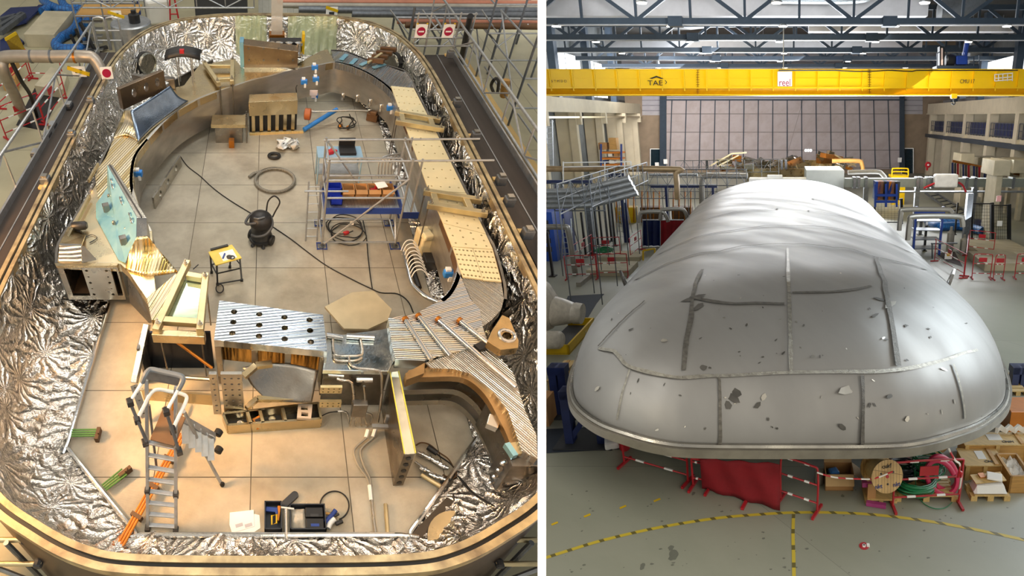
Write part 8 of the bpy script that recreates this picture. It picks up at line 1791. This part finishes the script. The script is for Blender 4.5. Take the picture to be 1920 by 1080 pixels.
# arched pipes on that side
gp_([(1686, 432), (1690, 393), (1780, 393), (1785, 400)], 23.5, .11, m_pipe, 'farther of two pale arched pipes beside the lid', clip=None); gp_([(1702, 450), (1707, 406), (1803, 406), (1805, 425)], 21, .11, m_pipe, 'nearer of two pale arched pipes beside the lid', clip=None)
for x, y, yt, lab in ((1780, 470, 425, 'grey lagged vertical bottle under the arched pipe end'), (1805, 478, 440, 'grey lagged vertical bottle standing nearer, at the arched pipe')):
    a, b = up(x, y, yt); mb = MB(); mb.lathe(a, [(.2, 0), (.2, b.z * .75), (.08, b.z * .85), (.08, b.z)], 14); rsolo('pipe_bottle', mb, M['hose'], lab, 'vessel', smooth=True)
gp_([(1748, 490), (1748, 457), (1795, 456)], Q(1750, 485).y, .04, M['galv_dark'], 'thin dark pipe bend beside the barriers', clip=None)
sg_ = rthing('pit_sign', 'white sign with a yellow band in front of the pipe bottles', 'sign', Q(1778, 492)); v_ = Q(1778, 490).y; a, b = G(1771, 486, v_), G(1786, 473, v_); rpart(sg_, 'plate', M['white'], lambda mb: mb.span((a.x, v_, a.z), (b.x, v_ + .03, b.z))); rpart(sg_, 'band', M['yellow'], lambda mb: mb.span((a.x + .1, v_ - .01, b.z - .2), (b.x - .1, v_, b.z - .05))); rpart(sg_, 'post', M['galv'], lambda mb: mb.bar(((a.x + b.x) / 2, v_ + .04, 0), ((a.x + b.x) / 2, v_ + .04, b.z), .05, .03, (0, 1, 0)))
mb = MB(); mb.prism([Q(1755, 475, .004), Q(1790, 472, .004), Q(1805, 500, .004), Q(1775, 490, .004)], (0, 0, .004)); rsolo('floor_pit', mb, mat('pit dark red', '3a2524', .8), 'dark open pit behind the red barriers', 'pit')
# blue duct and mats
for pts, lab in (([(1738, 412), (1760, 424), (1800, 424), (1830, 430), (1843, 434)], 'nearer run of the blue duct hose lying on the floor'), ([(1735, 414), (1770, 416), (1815, 420)], 'farther run of the blue duct hose lying on the floor')):
    rtube('duct_hose', [Q(x, y, .28) for x, y in pts], .28, m_du, lab, 'hose', n=8, sides=14)
mb = MB(); mb.prism([Q(1790, 425, .01), Q(1865, 423, .01), Q(1862, 415, .01), Q(1800, 412, .01)], (0, 0, .1)); rsolo('navy_mat', mb, M['navy'], 'flat navy mat behind the blue duct hose', 'mat')
# racks with blue and amber stock
br_ = rthing('stock_rack', 'blue stock rack with coloured bundles beyond the lid', 'rack', G(1660, 385, 33)); v_ = 33
for x in (1641, 1661, 1681): rpart(br_, 'upright', M['blue'], lambda mb: mb.bar(G(x, 388, v_), G(x, 345, v_), .12, .12, (0, 1, 0)))
for y in (366, 378): rpart(br_, 'beam', M['blue'], lambda mb: mb.bar(G(1640, y, v_), G(1682, y, v_), .15, .15))
for k in range(8): rpart(br_, 'bundle', [M['blue'], M['orange'], M['galv'], M['dark']][k % 4], lambda mb: mb.box(G(1644 + k * 5, 356, v_ + .5), (.35, .8, 1.1)))
st_ = rthing('blue_stacker', 'blue stacker truck with a cage beside the lid', 'stacker', Q(1660, 405)); q = Q(1660, 405); q = Vector((q.x, 28, 0))
for dx in (-.7, .7): rpart(st_, 'mast', M['blue'], lambda mb: mb.span((q.x + dx - .06, q.y, 0), (q.x + dx + .06, q.y + .1, 2.6)))
for k in range(5): rpart(st_, 'shelf', M['galv_dark'], lambda mb: mb.span((q.x - .7, q.y, .3 + .5 * k), (q.x + .7, q.y + .8, .34 + .5 * k)))
rpart(st_, 'panel', M['blue'], lambda mb: mb.span((q.x - .8, q.y - .05, 2.1), (q.x + .8, q.y, 2.5)))
lt_ = rthing('ladder_rack', 'long galvanised ladder-like rack lying diagonally on the floor beyond the arched pipes', 'rack', Q(1775, 385))
for p0, p1 in (((1735, 362), (1800, 408)), ((1752, 360), (1820, 402))): rpart(lt_, 'rail', M['galv_dark'], lambda mb: mb.bar(Q(*p0, .5), Q(*p1, .5), .15, .12))
for k in range(9): rpart(lt_, 'rung', M['galv_dark'], lambda mb: mb.bar(Q(1735 + 65 * k / 8, 362 + 46 * k / 8, .5), Q(1752 + 68 * k / 8, 360 + 42 * k / 8, .5), .08, .08))
# mesh gates and black posts on that side
for x0, x1, yb, yt, lab in ((1860, 1892, 455, 383, 'black mesh gate with a sign panel near the photo edge'), (1822, 1860, 452, 380, 'black mesh fence panel next to the mesh gate'), (1640, 1690, 420, 372, 'black mesh fence panel beside the lid')):
    v_ = Q(x1, yb).y; t = rthing('mesh_gate', lab, 'gate', G((x0 + x1) / 2, yb, v_))
    for x in (x0, x1): rpart(t, 'post', M['black'], lambda mb: mb.bar(G(x, yb, v_), G(x, yt, v_), .12 if x == x0 else .2, .12, (0, 1, 0)))
    for y in (yt + 2, yb - 3): rpart(t, 'rail', M['black'], lambda mb: mb.bar(G(x0, y, v_), G(x1, y, v_), .06, .06))
    def net(mb):
        for k in range(1, 8): mb.bar(G(x0 + (x1 - x0) * k / 8, yb - 3, v_), G(x0 + (x1 - x0) * k / 8, yt + 2, v_), .012, .012, (0, 1, 0))
        for k in range(1, 12): mb.bar(G(x0, yt + (yb - yt) * k / 12, v_), G(x1, yt + (yb - yt) * k / 12, v_), .012, .012)
    rpart(t, 'mesh', M['black'], net)
mb = MB(); v_ = Q(1892, 455).y - .1; a, b = G(1869, 424, v_), G(1880, 414, v_); mb.span((a.x, v_, a.z), (b.x, v_ + .02, b.z)); rsolo('white_notice', mb, M['white'], 'white notice on the black mesh gate', 'notice')
mb = MB(); a, b = G(1868, 378, 27), G(1878, 367, 27); mb.span((a.x, 27, a.z), (b.x, 27.03, b.z)); rsolo('red_notice', mb, mat('red white sign', 'd9a3a0', .5), 'pinkish warning notice over the mesh gate', 'notice')
for x, y, yt, w_ in ((1807, 475, 362, .3), (1790, 440, 380, .1), (1725, 440, 400, .18), (1733, 470, 405, .12)):
    a, b = up(x, y, yt); mb = MB(); mb.bar(a, b, w_, w_, (0, 1, 0)); mb.box(a + Z * .02, (w_ * 2, w_ * 2, .04)); rsolo('steel_post', mb, M['galv_dark'] if w_ > .15 else M['black'], {.3: 'wide grey steel post beside the pipe bottles', .1: 'thin black post behind the arched pipes', .18: 'grey steel post under the nearer arched pipe', .12: 'black slim post closest to the lid side'}[w_], 'post')
for p0, p1, yb_, yt, lab in (((1835, 480), (1935, 480), 456, 472, 'upper concrete slab at the photo edge'), ((1845, 508), (1935, 508), 484, 494, 'lower concrete slab behind the row of red barriers')): rbox('concrete_slab', p0, p1, yb_, yt, M['concrete'], lab, 'slab', False)
for i, (p0, p1) in enumerate((((1752, 490), (1806, 522)), ((1808, 518), (1812, 480)), ((1822, 522), (1856, 523)), ((1862, 524), (1880, 524)), ((1902, 522), (1935, 523)), ((1815, 470), (1862, 476)))):
    rbar(p0, p1, ['red barrier slanting beside the lid lifting eye', 'red barrier seen end-on in the row beside the slabs', 'wide red barrier in the row before the slabs', 'narrow red barrier in the row before the slabs', 'red barrier in the row cut by the photo edge', 'red barrier behind the pipe bottles'][i], 1.15)
# gallery side: concrete blocks, lift, reel
for x0, x1, yb, yt, v_, lab in ((1800, 1828, 312, 288, 44, 'square cream concrete block farthest along the gallery side'), (1862, 1897, 330, 301, 31.5, 'square cream concrete block nearer along the gallery side')):
    a, b = G(x0, yb, v_), G(x1, yt, v_); mb = MB(); mb.span((a.x, v_, a.z), (b.x, v_ + 2, b.z)); mb.span((a.x + .3, v_ + .2, 0), (b.x - .3, v_ + 1.8, a.z)); rsolo('concrete_block', mb, M['concrete'], lab, 'block', bev=.03)
for k in range(4):
    v_ = 46 - k * 2.9; x = 1832 + k * 22; a = G(x, 316 + k * 3, v_); mb = MB(); mb.span((a.x, v_, a.z), (a.x + 2.0, v_ + 2.2, a.z + .9)); mb.span((a.x + .9, v_ + .5, 0), (a.x + 1.2, v_ + .9, a.z)); rsolo('concrete_beam', mb, M['concrete'], ['first raised concrete beam next to the far square block', 'second raised concrete beam between the square blocks', 'third raised concrete beam by the near square block', 'fourth raised concrete beam nearest the photo edge'][k], 'beam', bev=.03)
gp_([(1786, 302), (1925, 330)], 42, .1, M['glove'], 'copper-coloured conduit along the raised concrete beams', clip=None)
rk_ = rthing('tool_rack', 'dark rack of hanging tools under the copper conduit', 'rack', G(1820, 330, 40))
for k in range(14): rpart(rk_, 'bar', [M['navy'], M['dark'], M['redfab'], M['hose']][k % 4], lambda mb: mb.bar(G(1786 + k * 5, 330 + k * .6, 40), G(1786 + k * 5, 305 + k * .8, 40), .14, .1, (0, 1, 0)))
lf = rthing('lift_platform', 'yellow tube-railed lift platform near the small glazed door', 'platform', G(1688, 333, 45)); v_ = 45; a, b = G(1671, 333, v_), G(1704, 329, v_)
rpart(lf, 'base', M['yellow'], lambda mb: mb.span((a.x, v_, a.z), (b.x, v_ + 1.2, b.z))); rpart(lf, 'base', M['yellow'], lambda mb: mb.span((a.x + .2, v_ + .1, 0), (b.x - .2, v_ + 1.1, a.z)))
for y in (316, 322): rpart(lf, 'rail', M['yellow'], lambda mb: mb.tube(cr([G(1673, 330, v_), G(1673, y + 2, v_), G(1677, y, v_), G(1699, y, v_), G(1703, y + 2, v_), G(1703, 330, v_)], 4), .06, 8), smooth=True)
hr = rthing('hose_reel', 'red fire hose reel on the concrete column by the gallery', 'hose reel', G(1740, 313, 55)); c = G(1740, 309, 55); rpart(hr, 'reel', M['red'], lambda mb: mb.lathe(c, [(.28, -.12), (.3, -.1), (.3, .1), (.28, .12)], 20, (0, -1, 0)), smooth=True); rpart(hr, 'hub', M['white'], lambda mb: mb.lathe(c, [(.1, .12), (.08, .15)], 12, (0, -1, 0))); rpart(hr, 'bracket', M['red'], lambda mb: mb.box(c + Vector((0, .2, -.3)), (.15, .2, .5)))
for i, (x, y, m, lab) in enumerate(((1232, 309, 'white', 'small white wall box beside the hangar door post'), (1687, 300, 'white', 'small white dispenser by the hangar door on the gallery side'), (1248, 303, 'white', 'tiny white lamp beside the small exit door'))):
    c = G(x, y, VB - .7); mb = MB(); mb.box(c, (.5, .2, .6)); rsolo('wall_box', mb, M[m], lab, 'box', bev=.04)
# ------------------------------------------------------------------ sub-parts: small fittings hang under the part that carries them
SUBP = {'nut': ('beam',), 'threaded_rod': ('beam',), 'rod_cap': ('guide_rod',), 'lug_ring': ('lug_eye',), 'hole_sleeve': ('perforated_block',), 'bolt_hole': ('web', 'drilled_beam'), 'wheel_hub': ('wheel',),
        'base_jack': ('post',), 'base_frame': ('post',), 'foot': ('leg', 'rail', 'rear_leg', 'frame'), 'joint': ('rail', 'guard_arm'), 'flap': ('box_body',), 'label': ('case_body', 'hood'), 'screen': ('case',), 'bolt_head': ('housing',),
        'hook': ('hook_block',), 'lid_batten': ('lid',), 'paper_label': ('lid',), 'batten': ('box_body',), 'vent': ('cabinet_body',), 'lamp_lens': ('lamp_shade',), 'mounting_block': ('filmed_plate',), 'stud': ('filmed_plate',),
        'slot_ring': ('filmed_plate',), 'plug': ('cable',), 'white_band': ('frame', 'rail'), 'coupling': ('duct_run',), 'joint_ring': ('pipe_run',), 'hub_hole': ('flange',), 'bolt': ('flange',), 'comb_tooth': ('housing',),
        'cover_disc': ('trough_floor',), 'trough_rib': ('trough_wall',), 'lens': ('housing',), 'mast_cover': ('mast',), 'bar': ('disc',), 'plate_hole': ('drilled_plate',), 'drawing': ('sheet',), 'port_collar': ('port',), 'deck_strip': ('deck',), 'clamp_jaw': ('work_top',)}
def bc(o): return sum((Vector(c) for c in o.bound_box), Vector()) / 8
for root in [o for o in C.objects if o.parent is None and o.type == 'EMPTY']:
    kids = list(root.children); cen = {k.name: bc(k) for k in kids if k.type == 'MESH'}
    base = {k.name: k.name.split('.')[0] for k in kids}
    for k in kids:
        want = SUBP.get(base[k.name])
        if not want: continue
        c = [q for q in kids if base[q.name] in want and q.parent == root and q is not k]
        if c: k.parent = min(c, key=lambda q: (cen[q.name] - cen[k.name]).length)
